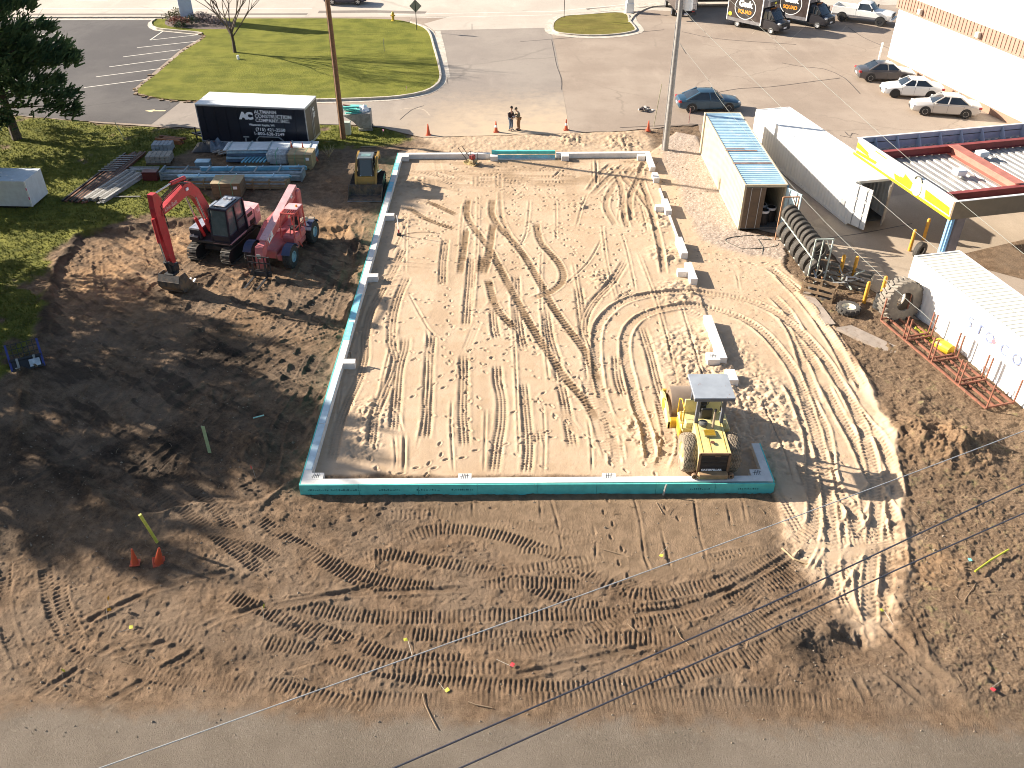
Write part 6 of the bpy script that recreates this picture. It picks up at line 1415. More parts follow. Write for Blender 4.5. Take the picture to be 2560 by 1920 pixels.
def container(label, loc, rz, L_=12.19, W_=2.44, Hh=2.6, side=CWH, roof=CWH, post=None, door=None, ribs=.28, rdep=.03):
    """origin at the near left bottom corner, x to the right, y away"""
    t = thing('shipping_container', label, 'container', (loc[0], loc[1], .03), rz); post = post or side
    p = .10
    b = MB(); corrug(b, (0, L_ - p), (0, p), .15, Hh - .1, pitch=ribs); b.build('side_wall', side, t)
    b = MB(); corrug(b, (W_, p), (W_, L_ - p), .15, Hh - .1, pitch=ribs); b.build('side_wall', side, t)
    b = MB(); corrug(b, (W_ - p, L_), (p, L_), .15, Hh - .1, pitch=ribs); b.build('end_wall', side, t)
    b = MB(); corrug_roof(b, V(.05, .05, 0), V(0, 1, 0), V(1, 0, 0), L_ - .1, W_ - .1, Hh, depth=rdep); b.build('roof', roof, t)
    for x in (0, W_):
        for y in (0, L_): b = MB(); b.bbox(x - (.0 if x == 0 else .12), x + (.12 if x == 0 else .0), y - (.0 if y == 0 else .12), y + (.12 if y == 0 else .0), 0, Hh + .02, .01); b.build_each('corner_post', post, t)
        b = MB(); b.box(x - (.004 if x == 0 else .07), x + (.07 if x == 0 else .004), .12, L_ - .12, Hh - .1, Hh + .02); b.build('top_rail', post, t)
        b = MB(); b.box(x - (.004 if x == 0 else .07), x + (.07 if x == 0 else .004), .12, L_ - .12, 0, .16); b.build('bottom_rail', post, t)
    b = MB(); b.box(.12, W_ - .12, -.002, .10, Hh - .13, Hh + .02); b.build('header', post, t)
    b = MB(); b.box(.12, W_ - .12, L_ - .1, L_ + .002, Hh - .13, Hh + .02); b.build('header', post, t)
    b = MB(); b.box(.02, W_ - .02, .02, L_ - .02, .03, .15); b.build('floor', INS, t)
    return t
def cdoor(t, hinge, ang, w, h, mat, name='door', z0=.14, bars=True, back=None):
    Mx = T(hinge[0], hinge[1], 0) @ Rz(ang)
    b = MB(); b.box(0, w, -.03, .03, z0, z0 + h, Mx); d = b.build(name, mat, t)
    for i in range(3): b = MB(); zz = z0 + h * (i + .5) / 3; b.bbox(.12, w - .12, -.045, -.03, zz - h * .13, zz + h * .13, .006, Mx); b.build('door_panel', mat, d)
    if bars:
        for x in (.3, w - .3): b = MB(); b.tube([Mx @ V(x, -.07, z0), Mx @ V(x, -.07, z0 + h)], .02, 6); b.build('locking_bar', ALT, d)
    return d
t = container('long tan steel container with light blue ribbed roof and brown doors, right door open', (13.3, 46.35), radians(.3), side=TAN, roof=BLUR, post=TAN, Hh=2.72)
cdoor(t, (.1, -.035), 0, 1.12, 2.45, BRN)
cdoor(t, (2.4, -.03), radians(-62), 1.15, 2.45, M('pale_blue_door', (.42, .56, .60), .5, var=.15))
b = MB(); b.bar((2.42, .0, .1), (2.42, .0, 2.7), .07, .08); b.build_each('blue_corner_post', M('post_blue', (.03, .17, .28), .5), t)
b = MB(); b.bar((-.02, 3.2, 2.735), (2.3, 3.2, 2.735), .16, .012); b.bar((-.02, 5.2, 2.735), (1.9, 5.2, 2.735), .16, .012); b.bar((-.02, 5.5, 2.735), (1.2, 5.5, 2.735), .1, .012); b.build_each('rusted_rib', M('roof_rust', (.30, .17, .12), .8, var=.3), t)
for x, y, h in ((1.5, .5, .85), (2.0, .9, .85), (1.55, 1.3, .85)):
    br = thing('barrel', 'black drum with a pale lid band standing just inside the open container door' if y == .5 else ('black drum by the right wall inside the open container' if x == 2.0 else 'black drum behind the front drum inside the open container'), 'barrel', (13.3 + x, 46.35 + y, .18))
    b = MB(); b.lathe([(.001, 0), (.28, 0), (.29, .3), (.28, .6), (.28, h), (.001, h)], 18, Rx(pi / 2)); b.build('drum_body', BLK, br); b = MB(); b.lathe([(.285, h - .12), (.29, h - .05), (.285, h + .01), (.24, h + .012)], 18, Rx(pi / 2)); b.build('lid_band', LW, br)
t = container('long plain white container with both rear doors standing open beside the canopy', (19.75, 47.0), radians(12.8), L_=12.7, W_=2.5, Hh=2.62, ribs=.34, rdep=.008)
cdoor(t, (.02, -.02), radians(-70), 1.2, 2.4, CWH); cdoor(t, (2.46, -.02), radians(180 + 48), 1.2, 2.4, M('door_inside_grey', (.33, .28, .22), .7, var=.15))
b = MB(); b.box(-.006, .0, .9, 1.35, .5, 1.0) if False else b.box(-.03, -.004, .55, .95, .9, 1.25); b.build('side_vent', ALT, t)
# white container at the right edge; its far end is seen
o3 = G(2250, 757); e2a = radians(12.6); L3 = 12.19
ox = o3[0] - L3 * -sin(e2a) * 1.0; oy = o3[1] - L3 * cos(e2a)
t = container('white container with faint blue painted letters, right of the big tractor tyre', (ox, oy), e2a, L_=L3, W_=2.5, Hh=2.6, roof=M('cream_roof_paint', (.72, .69, .58), .6, var=.06, dirt=(.55, .48, .36), dirta=.66), rdep=.016)
FXm = Matrix(((0, 0, -1, 0), (-1, 0, 0, 0), (0, 1, 0, 0), (0, 0, 0, 1)))
LB_ = M('faded_blue_letter', (.18, .22, .42), .6, var=.1); LRd = M('faded_red_letter', (.6, .16, .2), .6)
for ch_, yy, mt in (('S', L3 - 4.55, LB_), ('T', L3 - 5.15, LB_), ('O', L3 - 5.75, LB_), ('C', L3 - 6.75, LB_), ('O', L3 - 7.5, LB_), ('R', L3 - 8.3, LB_)):
    bfont(ch_, .72, mt, t, 'lettering', T(-.008, yy, 1.45) @ FXm, ext=.003, bold=-.004)
b = MB(); vs = [V(-.014, L3 - 6.35 + .11 * cos(a), 1.66 + .11 * sin(a)) for a in np.linspace(0, 2 * pi, 15)[:-1]]; b.add(vs, [tuple(range(14))]); b.build('red_dot', LRd, t)

# canopy with sign fascia
ca = radians(12.5); cp = thing('canopy_roof', 'yellow and white sign canopy with red beams on a ribbed metal deck', 'canopy', (19.62, 47.45, 0), ca)
CLn, CWn = 8.55, 16.0; ZB, ZTp, ZD = 4.1, 5.02, 4.35
YSG = M('sign_yellow', (.60, .36, .01), .45, var=.05); YPL = M('sign_pale_cream', (.82, .78, .50), .5, var=.06)
GB = M('parapet_grey_blue', (.36, .41, .50), .6, var=.08); BRF = M('fascia_brown', (.17, .125, .08), .6, var=.1)
b = MB(); b.box(-.12, 0, -CLn, 0, ZB, ZTp); b.build('sign_fascia', YPL, cp)
b = MB(); b.box(-.002, CWn, -.002 + .004, .12, ZB, ZTp); b.build('rear_fascia', GB, cp)
b = MB(); b.box(-.12, CWn, -CLn - .12, -CLn, ZB, ZTp); b.build('front_fascia', BRF, cp)
b = MB(); b.box(-.14, .06, -CLn - .14, .14, ZTp, ZTp + .03); b.box(.06, CWn, .0, .14, ZTp, ZTp + .03); b.box(.06, CWn, -CLn - .14, -CLn, ZTp, ZTp + .03); b.build_each('cap_flashing', WHP, cp)
b = MB(); b.box(-.16, -.12, -CLn - .14, .14, ZB - .02, ZB + .10); b.build('neon_edge', M('edge_yellow', (.66, .47, .02), .4, var=.04), cp)
def fpoly(pts, mat, name, off=.008):
    b = MB(); b.add([V(-.12 - off, -y, ZB + z) for y, z in pts], [tuple(range(len(pts)))]); return b.build(name, mat, cp)
fpoly([(.0, .42), (.0, .74), (1.35, .52), (1.3, .34)], YSG, 'yellow_stripe'); fpoly([(.05, .12), (.05, .30), (2.1, .38), (2.0, .20)], YSG, 'yellow_stripe')
fpoly([(1.7, .83), (1.75, .89), (2.9, .85), (2.7, .80)], YSG, 'yellow_stripe'); fpoly([(3.9, .12), (3.7, .40), (4.5, .46), (4.6, .70), (5.6, .45), (5.2, .12)], YSG, 'yellow_stripe')
fpoly([(6.5, .16), (6.4, .62), (8.4, .52), (8.5, .16)], YSG, 'yellow_stripe')
fpoly([(1.2, .44), (1.3, .80), (4.3, .62), (4.25, .42), (3.6, .40), (3.55, .10), (2.1, .12), (2.1, .40)], LW, 'text_panel', .012)
bfont('BEST TIRE PRICES', .30, M('sign_letter_grey', (.25, .24, .22), .5), cp, 'lettering', T(-.135, -1.28, ZB + .50) @ FXm, ext=.003, bold=-.004, spacing=.98)
bfont('PERIOD!', .30, M('sign_letter_grey', (.25, .24, .22), .5), cp, 'lettering', T(-.135, -2.15, ZB + .14) @ FXm, ext=.003, bold=-.004, spacing=1.05)
for yy, zz, r, m_ in ((5.75, .40, .36, LW),):
    b = MB(); vs = []; b.lathe([(.001, 0), (r, 0), (r, .04), (.001, .05)], 22, T(-.13, -yy, ZB + zz) @ Rz(pi / 2)); b.build('round_emblem', m_, cp)
b = MB(); b.tube([V(-.15, -5.75 + .30 * cos(a), ZB + .80 + .22 * sin(a)) for a in np.linspace(0, pi, 9)], .04, 6); b.build('emblem_arch', M('grey_cap', (.1, .1, .095)), cp)
b = MB(); corrug_roof(b, V(.05, -CLn + .05, 0), V(1, 0, 0), V(0, 1, 0), CWn - .1, CLn - .1, ZD, pitch=.46, depth=.07); b.build('ribbed_deck', M('galvanised_deck', (.42, .40, .37), .55, .3, var=.1, scale=2), cp)
for k in range(11):
    b = MB(); x = .9 + k * 1.35; b.prism([(.0, ZD), (-.55, ZD + .02), (-.08, ZTp - .04), (0, ZTp - .04)], x, x + .05, 'x'); b.build('parapet_bracket', GB, cp)
b = MB(); b.box(.05, CWn, -.03, -.004, ZD + .38, ZD + .41); b.build('parapet_groove', BLK, cp)
b = MB(); b.box(.05, CWn, -.62, -.56, ZD + .02, ZD + .09); b.build('parapet_rail', GB, cp)
RB = M('primer_red_beam', (.26, .055, .05), .6, var=.15, scale=2, dirt=(.36, .14, .11), dirta=.6)
def ibeam(p, q, w, h, mat, name='beam'):
    b = MB(); p = V(*p); q = V(*q); b.bar(p + V(0, 0, h), q + V(0, 0, h), w, .035); b.bar(p + V(0, 0, .02), q + V(0, 0, .02), w, .035); b.bar(p + V(0, 0, h / 2), q + V(0, 0, h / 2), .05, h - .03); return b.build(name, mat, cp)
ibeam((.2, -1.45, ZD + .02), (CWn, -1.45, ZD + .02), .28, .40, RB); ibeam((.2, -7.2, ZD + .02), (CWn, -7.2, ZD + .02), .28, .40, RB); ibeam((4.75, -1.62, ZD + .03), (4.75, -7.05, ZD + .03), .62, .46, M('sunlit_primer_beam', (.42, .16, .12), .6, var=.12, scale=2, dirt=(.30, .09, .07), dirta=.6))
for x, y in ((3.1, -4.6), (5.9, -2.6), (7.8, -6.4)):
    b = MB(); b.bbox(x - .3, x + .3, y - .25, y + .25, ZD + .12, ZD + .42, .04); d = b.build('lamp_housing', WHP, cp); b = MB(); b.tube([(x + .3, y, ZD + .25), (x + .6, y - .2, ZD + .3), (x + .8, y - .5, ZD + .02)], .02, 5); b.build('conduit', ALT, d)
for k in (0, 1): b = MB(); b.bar((.2 + .22 * k, -CLn + .3, 0), (.2 + .22 * k, -CLn + .3, ZB + .05), .10, .14); b.build('column_blue', M('column_light_blue', (.20, .38, .60), .5, var=.06), cp)
b = MB(); b.box(.5, .95, -CLn + .1, -CLn + .5, 0, ZB); b.build('column', M('column_grey', (.15, .12, .12), .7), cp)
b = MB(); b.box(10.0, 10.4, -CLn + .1, -CLn + .5, 0, ZB); b.build('column', M('column_grey', (.15, .12, .12), .7), cp)

# white building on the right
bw = thing('store_building', 'large white walled commercial building with a ribbed brown metal fascia', 'building', (33.6, 79.7, 0), radians(-77.1 + 90))
# local: x = right of the wall (into the building), y backwards; wall runs along -y
bl = 60
b = MB(); b.box(0, .2, -bl, 0, .55, 4.62); b.build('wall', WHP, bw)
b = MB(); b.box(.2, 40, -.2, 0, .0, 4.62); b.build('wall', WHP, bw)
b = MB(); b.box(-.004, .2, -bl, .004, 0, .55); b.build('base_course', M('brown_base', (.28, .17, .12), .8, var=.1), bw)
BF = M('brown_metal_fascia', (.31, .19, .145), .5, var=.07)
b = MB()
k = int(bl / .42)
b.box(-.22, .3, -bl, .22, 4.62, 4.72); b.build('soffit', BF, bw)
b = MB(); b.box(-.20, -.16, -bl, .2, 4.72, 5.75); b.box(-.16, 40, .16, .2, 4.72, 5.75); b.build('fascia_panel', BF, bw)
rb = MB(); rb.box(-.245, -.2, -.03, .03, 4.72, 5.76); rme = rb.mesh('fascia_rib', BF)
for i in range(min(k, 100)): o = link('fascia_rib', rme, bw); o.location = (0, -.1 - i * .42, 0)
b = MB(); b.box(-.26, .12, -bl, .26, 5.76, 5.84); b.build('coping', WHP, bw)
b = MB(); b.box(.12, 40, -bl, .16, 5.2, 5.6); b.build('roof', WHP, bw)
for y in (-3.3, -10.7, -18.1): b = MB(); b.bbox(-.52, -.22, y - .2, y + .2, 4.85, 5.25, .04); b.build('wall_lamp', M('lamp_cream', (.6, .55, .46), .5), bw)
for x, y in ((6.0, -8.5), (10, -16)): b = MB(); b.tube([(x, y, 5.6), (x, y, 6.1), (x + .25, y, 6.15)], .08, 8); b.build('roof_vent', M('vent_brown', (.2, .14, .1), .7), bw)
b = MB(); b.tube([(-.18, .35, 0), (-.18, .35, 1.6)], .09, 8); d = b.build('bollard', LW); tag(d, 'short white pipe bollard at the far corner of the white building', 'bollard'); d.parent = None; d.location = (33.3, 79.9, 0)

# ------------------------------------------------------------------ poles and overhead wires
WOODP = M('pole_wood', (.17, .085, .04), .8, var=.3, scale=6, dirt=(.30, .19, .10), dirta=.5)
GRP = M('grey_pole', (.26, .25, .24), .7, var=.15, scale=5)
pl1 = thing('utility_pole', 'brown wooden utility pole at the right end of the black trailer', 'utility pole', (-11.72, 61.2, 0))
b = MB(); b.tube([(0, 0, -.2), (0, 0, 6), (0, 0, 12.5)], [.19, .165, .13], 14); b.build('shaft', WOODP, pl1, smooth=60)
b = MB(); b.tube([(-.2, -.02, 0), (-.17, -.02, 6), (-.14, -.02, 12)], .018, 5); b.build('ground_wire', BLK, pl1)
b = MB(); b.bar((-1.2, 0, 11.8), (1.2, 0, 11.8), .1, .12); b.build('crossarm', WOODP, pl1)
b = MB(); b.bbox(.15, .22, -.05, .05, 1.9, 2.4, .01); b.build('conduit_box', ALT, pl1)
pb = G(1663, 376)
pl2 = thing('utility_pole', 'tall grey utility pole behind the far right corner of the foundation', 'utility pole', (pb[0], pb[1], 0))
b = MB(); b.tube([(0, 0, -.2), (0, 0, 6), (0, 0, 12.5)], [.20, .17, .13], 14); b.build('shaft', GRP, pl2, smooth=60)
b = MB(); b.bar((-1.2, 0, 11.9), (1.2, 0, 11.9), .1, .12); b.build('crossarm', GRP, pl2)
b = MB(); b.lathe([(.001, 0), (.28, 0), (.28, .8), (.22, .86), (.001, .86)], 16, T(.5, 0, 9.2) @ Rx(pi / 2)); b.build('transformer', WHP, pl2)
b = MB(); b.tube([(-.24, 0, .0), (-.22, 0, 3.5), (-.18, 0, 8.5)], .025, 6); b.build('conduit', ALT, pl2)
WL = M('wire_pale', (.36, .36, .36), .5); WR = M('wire_grey', (.22, .23, .21), .6); WD = M('wire_black', (.05, .05, .065), .35)
def wire(label, pts, z, r, mat):
    b = MB(); P = [G3(x, y, z) for x, y in pts]
    P = [V(p[0], p[1], z) for p in catmull([(q.x, q.y) for q in P], 1.5)]
    n = len(P)
    b.tube(P, r, 6, False); tag(b.build('overhead_wire', mat), label, 'wire')
wire('thin pale overhead wire crossing low over the dirt, upper of the three foreground wires', [(-40, 2025), (250, 1920), (640, 1781), (1280, 1551), (1920, 1317), (2450, 1119), (2800, 985)], 8.0, .013, WL)
wire('thick black overhead cable, middle of the three foreground wires', [(700, 2042), (985, 1920), (1280, 1792), (1920, 1511), (2232, 1365), (2560, 1210), (2800, 1096)], 8.0, .020, WD)
wire('thick black overhead cable, lowest of the three foreground wires', [(900, 2030), (1150, 1920), (1280, 1862), (1920, 1576), (2238, 1426), (2560, 1283), (2800, 1176)], 8.0, .019, WD)
wire('thin pale wire running over the white container roof and past the canopy sign', [(1824, 0), (2212, 345), (2298, 419), (2409, 512), (2560, 635), (2800, 830)], 8.0, .008, WR)
wire('thin pale wire running over the open doors of the white container', [(1712, 26), (1754, 72), (1925, 240), (2180, 487), (2331, 613), (2560, 800)], 8.0, .008, WR)
wire('thin pale wire running down over the tyre rack to the big tyre', [(1700, 110), (1772, 202), (1809, 262), (2018, 507), (2232, 717), (2302, 778), (2380, 850)], 5.0, .008, WR)

# ------------------------------------------------------------------ tyres and clutter on the right
def tyre(label, loc, r, w, rot, hole=.6, group=None, mat=None, lugs=0, rim=None, treads=0):
    t = thing('tyre', label, 'tyre', loc, 0, group, rot=rot)
    b = MB(); b.lathe([(hole * r, -w * .42), (r * .82, -w / 2), (r * .96, -w * .46), (r, -w * .34), (r, w * .34), (r * .96, w * .46), (r * .82, w / 2), (hole * r, w * .42), (hole * r * .98, w * .3), (r * .86, w * .3), (r * .86, -w * .3), (hole * r * .98, -w * .3)], 30, None, close=True)
    b.build('carcass', mat or RUBD, t, smooth=40)
    if lugs:
        for k in range(lugs):
            for s in (-1, 1):
                a = 2 * pi * (k + (.5 if s > 0 else 0)) / lugs
                lb = MB(); lb.box(-r * .05, r * .05, 0, w * .50, r * .95, r * 1.05, Ry(a) @ (Matrix.Identity(4) if s > 0 else Matrix.Scale(-1, 4, (0, 1, 0))) @ Rz(radians(-22)))
                lb.build('tread_lug', mat or RUBD, t)
    for k in range(treads): lb = MB(); y = (-.3 + .6 * k / (treads - 1)) * w; lb.lathe([(r * 1.012, y - .012), (r * 1.012, y + .012), (r * .99, y + .012), (r * .99, y - .012)], 28, None, close=True); lb.build('tread_rib', mat or RUBD, t)
    if rim: b = MB(); b.lathe([(hole * r, w * .38), (hole * r * .92, w * .32), (hole * r * .8, w * .05), (.3 * r, w * .0), (.13 * r, w * .06), (.12 * r, 0)], 26); b.build('rim', rim, t)
    return t
# rack: axis along its length
ra = V(*G(1957, 600), 0); rb_ = V(*G(2028, 700), 0); rd = (rb_ - ra).normalized(); rang = atan2(rd.y, rd.x)
fr = thing('tyre_rack', 'pale green pipe rack holding two rows of used truck tyres', 'rack', tuple(ra), rang)
RL = (rb_ - ra).length + .5; PGm = M('pale_green_pipe', (.42, .47, .42), .6, var=.12, dirt=(.4, .22, .12), dirta=.62); ORm = M('rusty_orange_pipe', (.42, .22, .12), .7, var=.2)
for z in (.35, 1.45):
    for y in (-.35, .35): b = MB(); b.bar((0, y, z), (RL, y, z), .06, .06); b.build('rail', PGm if z > 1 or y < 0 else ORm, fr)
for x, m_ in ((0, ORm), (RL, PGm)):
    for y in (-.45, .45): b = MB(); b.bar((x, y, 0), (x, y, 2.6), .06, .06); b.build_each('upright', m_, fr)
    b = MB(); b.bar((x, -.45, 2.6), (x, .45, 2.6), .06, .06); b.build('top_bar', m_, fr); b = MB(); b.bar((x, .1, 2.6), (x, .45, 1.9), .04, .04); b.build('brace', m_, fr)
b = MB(); b.bar((RL, -.05, 0), (RL, -.05, 2.6), .05, .05); b.build_each('upright', PGm, fr)
lu = 'used truck tyre in the upper row of the pale green tyre rack'; ll = 'large used truck tyre in the lower row of the pale green tyre rack'
ORD = ['first', 'second', 'third', 'fourth', 'fifth', 'sixth', 'seventh', 'eighth', 'ninth', 'tenth']
n = 10
for k in range(n):
    p = ra + rd * (.25 + k * (RL - .6) / (n - 1)); e = 'farthest' if k == 0 else ('nearest' if k == n - 1 else None)
    lab = {0: 'used truck tyre at the far end of the rack, upper row', n - 1: 'used truck tyre at the near end of the upper rack row, open side showing'}.get(k, f'{ORD[k]} used truck tyre from the far end of the upper rack row')
    tyre(lab, (p.x, p.y, 1.45 + .33), .46, .27, (0, radians(rnd.uniform(-4, 4)), rang + pi / 2 + radians(10)), group='tyres in the upper row of the rack', treads=3)
n = 7
for k in range(n):
    p = ra + rd * (.2 + k * (RL - .5) / (n - 1))
    lab = {0: 'large used tyre at the far end of the rack, lower row', n - 1: 'large used tyre at the near end of the lower rack row, open side showing'}.get(k, f'{ORD[k]} large used tyre from the far end of the lower rack row')
    tyre(lab, (p.x, p.y, .35 + .36), .56, .36, (0, radians(rnd.uniform(-4, 4)), rang + pi / 2 + radians(14)), group='tyres in the lower row of the rack', treads=4)
# leaning scrap frames and slatted crates beyond the rack
WG = M('grey_weathered_wood', (.30, .27, .22), .9, var=.25, scale=5, dirt=(.16, .12, .08), dirta=.55); WBn = M('brown_weathered_wood', (.26, .18, .11), .9, var=.25, scale=5)
def slatbox(label, loc, rz, L_, W_, Hh, mat, n=3, top=False):
    t = thing('wooden_crate', label, 'crate', loc, rz)
    for x in (0, L_ / 2, L_):
        for y in (0, W_): b = MB(); b.bar((x, y, 0), (x, y, Hh + .06), .10, .10); b.build('post', mat, t)
    for k in range(n):
        z = .08 + (Hh - .12) * k / (n - 1)
        for y in (-.06, W_ + .06): b = MB(); b.bar((-.05, y, z), (L_ + .05, y, z), .03, .15); b.build('slat', mat, t)
        for x in (-.06, L_ + .06): b = MB(); b.bar((x, 0, z), (x, W_, z), .03, .15); b.build('slat', mat, t)
    return t
slatbox('open brown slatted wooden crate in front of the tyre rack', G3(2003, 738, .05), radians(-32), 1.5, .6, .75, WBn)
slatbox('grey slatted wooden crate full of scrap beyond the brown crate', G3(2058, 700, .05), radians(-32), 2.2, .9, .6, WG)
sc = thing('scrap_pile', 'pile of grey scrap metal brackets and hoses in the slatted crate by the rack', 'scrap pile', G3(2075, 725, .1), 0)
for i in range(26):
    a = V(rnd.uniform(-.8, 1.3), rnd.uniform(-.5, .8), rnd.uniform(.1, .7)); d = V(rnd.gauss(0, .45), rnd.gauss(0, .45), rnd.uniform(-.2, .5))
    b = MB(); (b.tube([a, a + d * .5 + V(0, 0, .08), a + d], rnd.uniform(.02, .045), 6) if i % 2 else b.bar(a, a + d, .08, .03)); b.build('scrap_piece', rnd.choice([WG, PGm, BLK, ALUM, ALT]), sc)
tyre('black tyre lying behind the brown slatted crate', G3(2062, 742, .12), .42, .24, (radians(90), 0, 0))
tyre('dark tyre lying in the grey crate', G3(2040, 722, .4), .38, .22, (radians(80), 0, .3))
# bollards
YB = M('bollard_orange_yellow', (.62, .30, .03), .55, var=.15, scale=3, dirt=(.35, .08, .03), dirta=.55)
for (bx, by, tx_, ty_), lab in zip([(2098, 693, 2112, 640), (2130, 697, 2147, 634), (2158, 762, 2176, 693), (2200, 748, 2215, 690), (2273, 628, 2289, 569), (2308, 600, 2325, 564)],
        ['rusty orange bollard with a flat top, left of the pair behind the crates', 'orange yellow bollard, right of the pair behind the crates', 'rusty orange bollard left of the small tyre stack', 'yellow bollard rising from behind the small tyre stack', 'yellow bollard left of the tyre beside the white container', 'yellow bollard right of the tyre beside the white container']):
    p = G3(bx, by, 0); d = thing('bollard', lab, 'bollard', (p.x, p.y, 0), 0, 'steel bollards by the container yard')
    b = MB(); b.tube([(0, 0, -.1), (0, 0, 1.25), (0, 0, 1.32)], [.095, .095, .05], 14); b.build('post', YB, d, smooth=50)
tyre('black tyre standing between the two yellow bollards', G3(2300, 625, .45), .46, .32, (0, 0, radians(35)), hole=.5, treads=3)
tyre('worn dusty giant tractor tyre leaning on the white container', (19.0, 36.75, .95), 1.02, .75, (radians(-8), 0, radians(18)), hole=.46, mat=M('dusty_grey_rubber', (.20, .175, .145), .9, var=.2, scale=3, dirt=(.36, .29, .22), dirta=.55), lugs=26)
p = G3(2118, 782, 0); tyre('small lugged tyre with cream white rim lying flat on the mulch', (p.x, p.y, .25), .56, .30, (radians(90), 0, 0), hole=.60, lugs=15, rim=M('cream_rim', (.72, .66, .50), .5, var=.08, dirt=(.4, .3, .18), dirta=.6))
p = G3(2198, 772, 0)
for k in range(4): tyre(['bottom tyre of the small black stack', 'second tyre of the small black stack', 'third tyre of the small black stack', 'top tyre of the small black stack by the giant tyre'][k], (p.x + rnd.uniform(-.03, .03), p.y, .12 + k * .2), .34, .20, (radians(90), 0, 0), mat=RUB)
# concrete slabs, tilted
SL = M('old_slab_concrete', (.34, .28, .23), .9, var=.15, scale=1.5, dirt=(.19, .13, .09), dirta=.52, bmp=.3)
pp = PG([(2090, 832), (2125, 818), (2290, 912), (2226, 938)], .25)
b = MB(); b.prism([(-.05, -.0), (.75, .25), (3.75, -2.55), (2.9, -3.0)], -.12, .02, 'z'); sl = b.build('concrete_slab', SL); tag(sl, 'tilted broken concrete slab lying in the mulch by the haul track', 'slab'); sl.location = (G(2090, 832)[0], G(2090, 832)[1], .28); sl.rotation_euler = (radians(4), radians(3), 0)
b = MB(); pts = smoothpath(PG([(2012, 736), (2040, 770), (2075, 818)])); ribbon(pts, -.25, .25, -.1, .16, b); tag(b.build('concrete_kerb_piece', SL), 'half buried strip of old concrete between the haul track and the brown crate', 'kerb')
# rusty rack frames
RST = M('rusty_red_frame', (.20, .075, .045), .8, var=.25, scale=4, dirt=(.26, .15, .10), dirta=.5)
fa = V(*G(2200, 808), 0); fb_ = V(*G(2462, 1030), 0); fd = (fb_ - fa); FL = fd.length; fang = atan2(fd.y, fd.x)
rr = thing('rusty_rack', 'long rusty red steel rack with upright bars lying beside the white container', 'rack', (fa.x, fa.y, .18), fang)
for y in (0, .45, .9, 1.35): b = MB(); b.bar((0, y, 0), (FL, y, 0), .08, .08); b.build('long_rail', RST, rr)
nx = 4
for k in range(nx + 1):
    x = FL * k / nx
    for dx_ in ((-.12, .12) if 0 < k < nx else (0,)):
        b = MB(); b.bar((x + dx_, 0, .06), (x + dx_, 1.35, .06), .07, .07); b.build('cross_rail', RST, rr)
        for y in (0, 1.35): b = MB(); b.bar((x + dx_, y, 0), (x + dx_, y, 1.2), .055, .055); b.build_each('upright', RST, rr)
b = MB(); vv = V(*G(2355, 880), 0)
d = thing('yellow_drum', 'crushed yellow plastic drum between the rusty rack and the white container', 'drum', (vv.x, vv.y, .3)); b.lathe([(.001, -.4), (.26, -.4), (.29, 0), (.26, .4), (.001, .4)], 16, Rz(.5)); b.build('drum_body', M('yellow_plastic', (.50, .34, .02), .5, var=.1), d)
st = MB()
for i in range(60): a = G3(rnd.uniform(2285, 2345), 0, 0); q = G3(2290 + i * 1.1, 815 + i * 1.0 + rnd.uniform(-8, 8), .12); st.cbox((q.x, q.y, .14), (rnd.uniform(.05, .2), rnd.uniform(.05, .16), .05))
st.build('yellow_debris', M('lime_plastic', (.34, .36, .04), .5, var=.2), kind='stuff')
# hose loop on the gravel, fallen pipe
b = MB(); pts = [G3(1880 + 62 * cos(a) + 10 * sin(3 * a), 605 + 17 * sin(a), .05) for a in np.linspace(.2, 5.9, 26)] + [G3(1895, 598, .05), G3(1908, 618, .05), G3(1906, 636, .05)]
b.tube(pts, .022, 5); tag(b.build('hose', M('hose_dark_green', (.08, .08, .065), .6)), 'loop of dark hose lying on the gravel by the brown container doors', 'hose')
b = MB(); b.tube([G3(x, y, .1) for x, y in ((1955, 1370), (1985, 1398), (2020, 1410), (2050, 1425))], .035, 6); tag(b.build('branch', M('bare_branch', (.40, .29, .17), .9)), 'long pale bare branch lying across the edge of the sand spill', 'branch')
b = MB(); b.tube([V(*G(x, y), zat(*G(x, y)) + .16) for x, y in ((2430, 1445), (2470, 1416), (2513, 1392))], .034, 8); tag(b.build('marker_sleeve', M('fluorescent_yellow', (.42, .42, .04), .5, var=.05)), 'bright yellow plastic marker sleeve lying in the debris at the right', 'marker')
# ------------------------------------------------------------------ trees
BARK = M('bark', (.075, .055, .045), .95, var=.35, scale=8, bmp=.6)
def needlemat(name, a, b_):
    m, nt, bs = newmat(name); tc = coords(nt); n1 = noise(nt, .8, 4, .6, tc); n2 = noise(nt, 7, 4, .7, tc)
    c = mixc(nt, ramp(nt, n1, .35, .65), a, b_); c = mixc(nt, ramp(nt, n2, .5, .75, 0, .6), c, tuple(x * 1.9 for x in b_))
    nt.links.new(c, bs.inputs['Base Color']); bs.inputs['Roughness'].default_value = .8; bs.inputs['Specular IOR Level'].default_value = .2
    tl = _n(nt, 'ShaderNodeBsdfTranslucent'); nt.links.new(c, tl.inputs[0]); mx = _n(nt, 'ShaderNodeMixShader'); mx.inputs[0].default_value = .4
    nt.links.new(bs.outputs[0], mx.inputs[1]); nt.links.new(tl.outputs[0], mx.inputs[2]); nt.links.new(mx.outputs[0], nt.nodes['Material Output'].inputs[0])
    return m
NEED = needlemat('pine_needles', (.050, .095, .048), (.125, .175, .065))
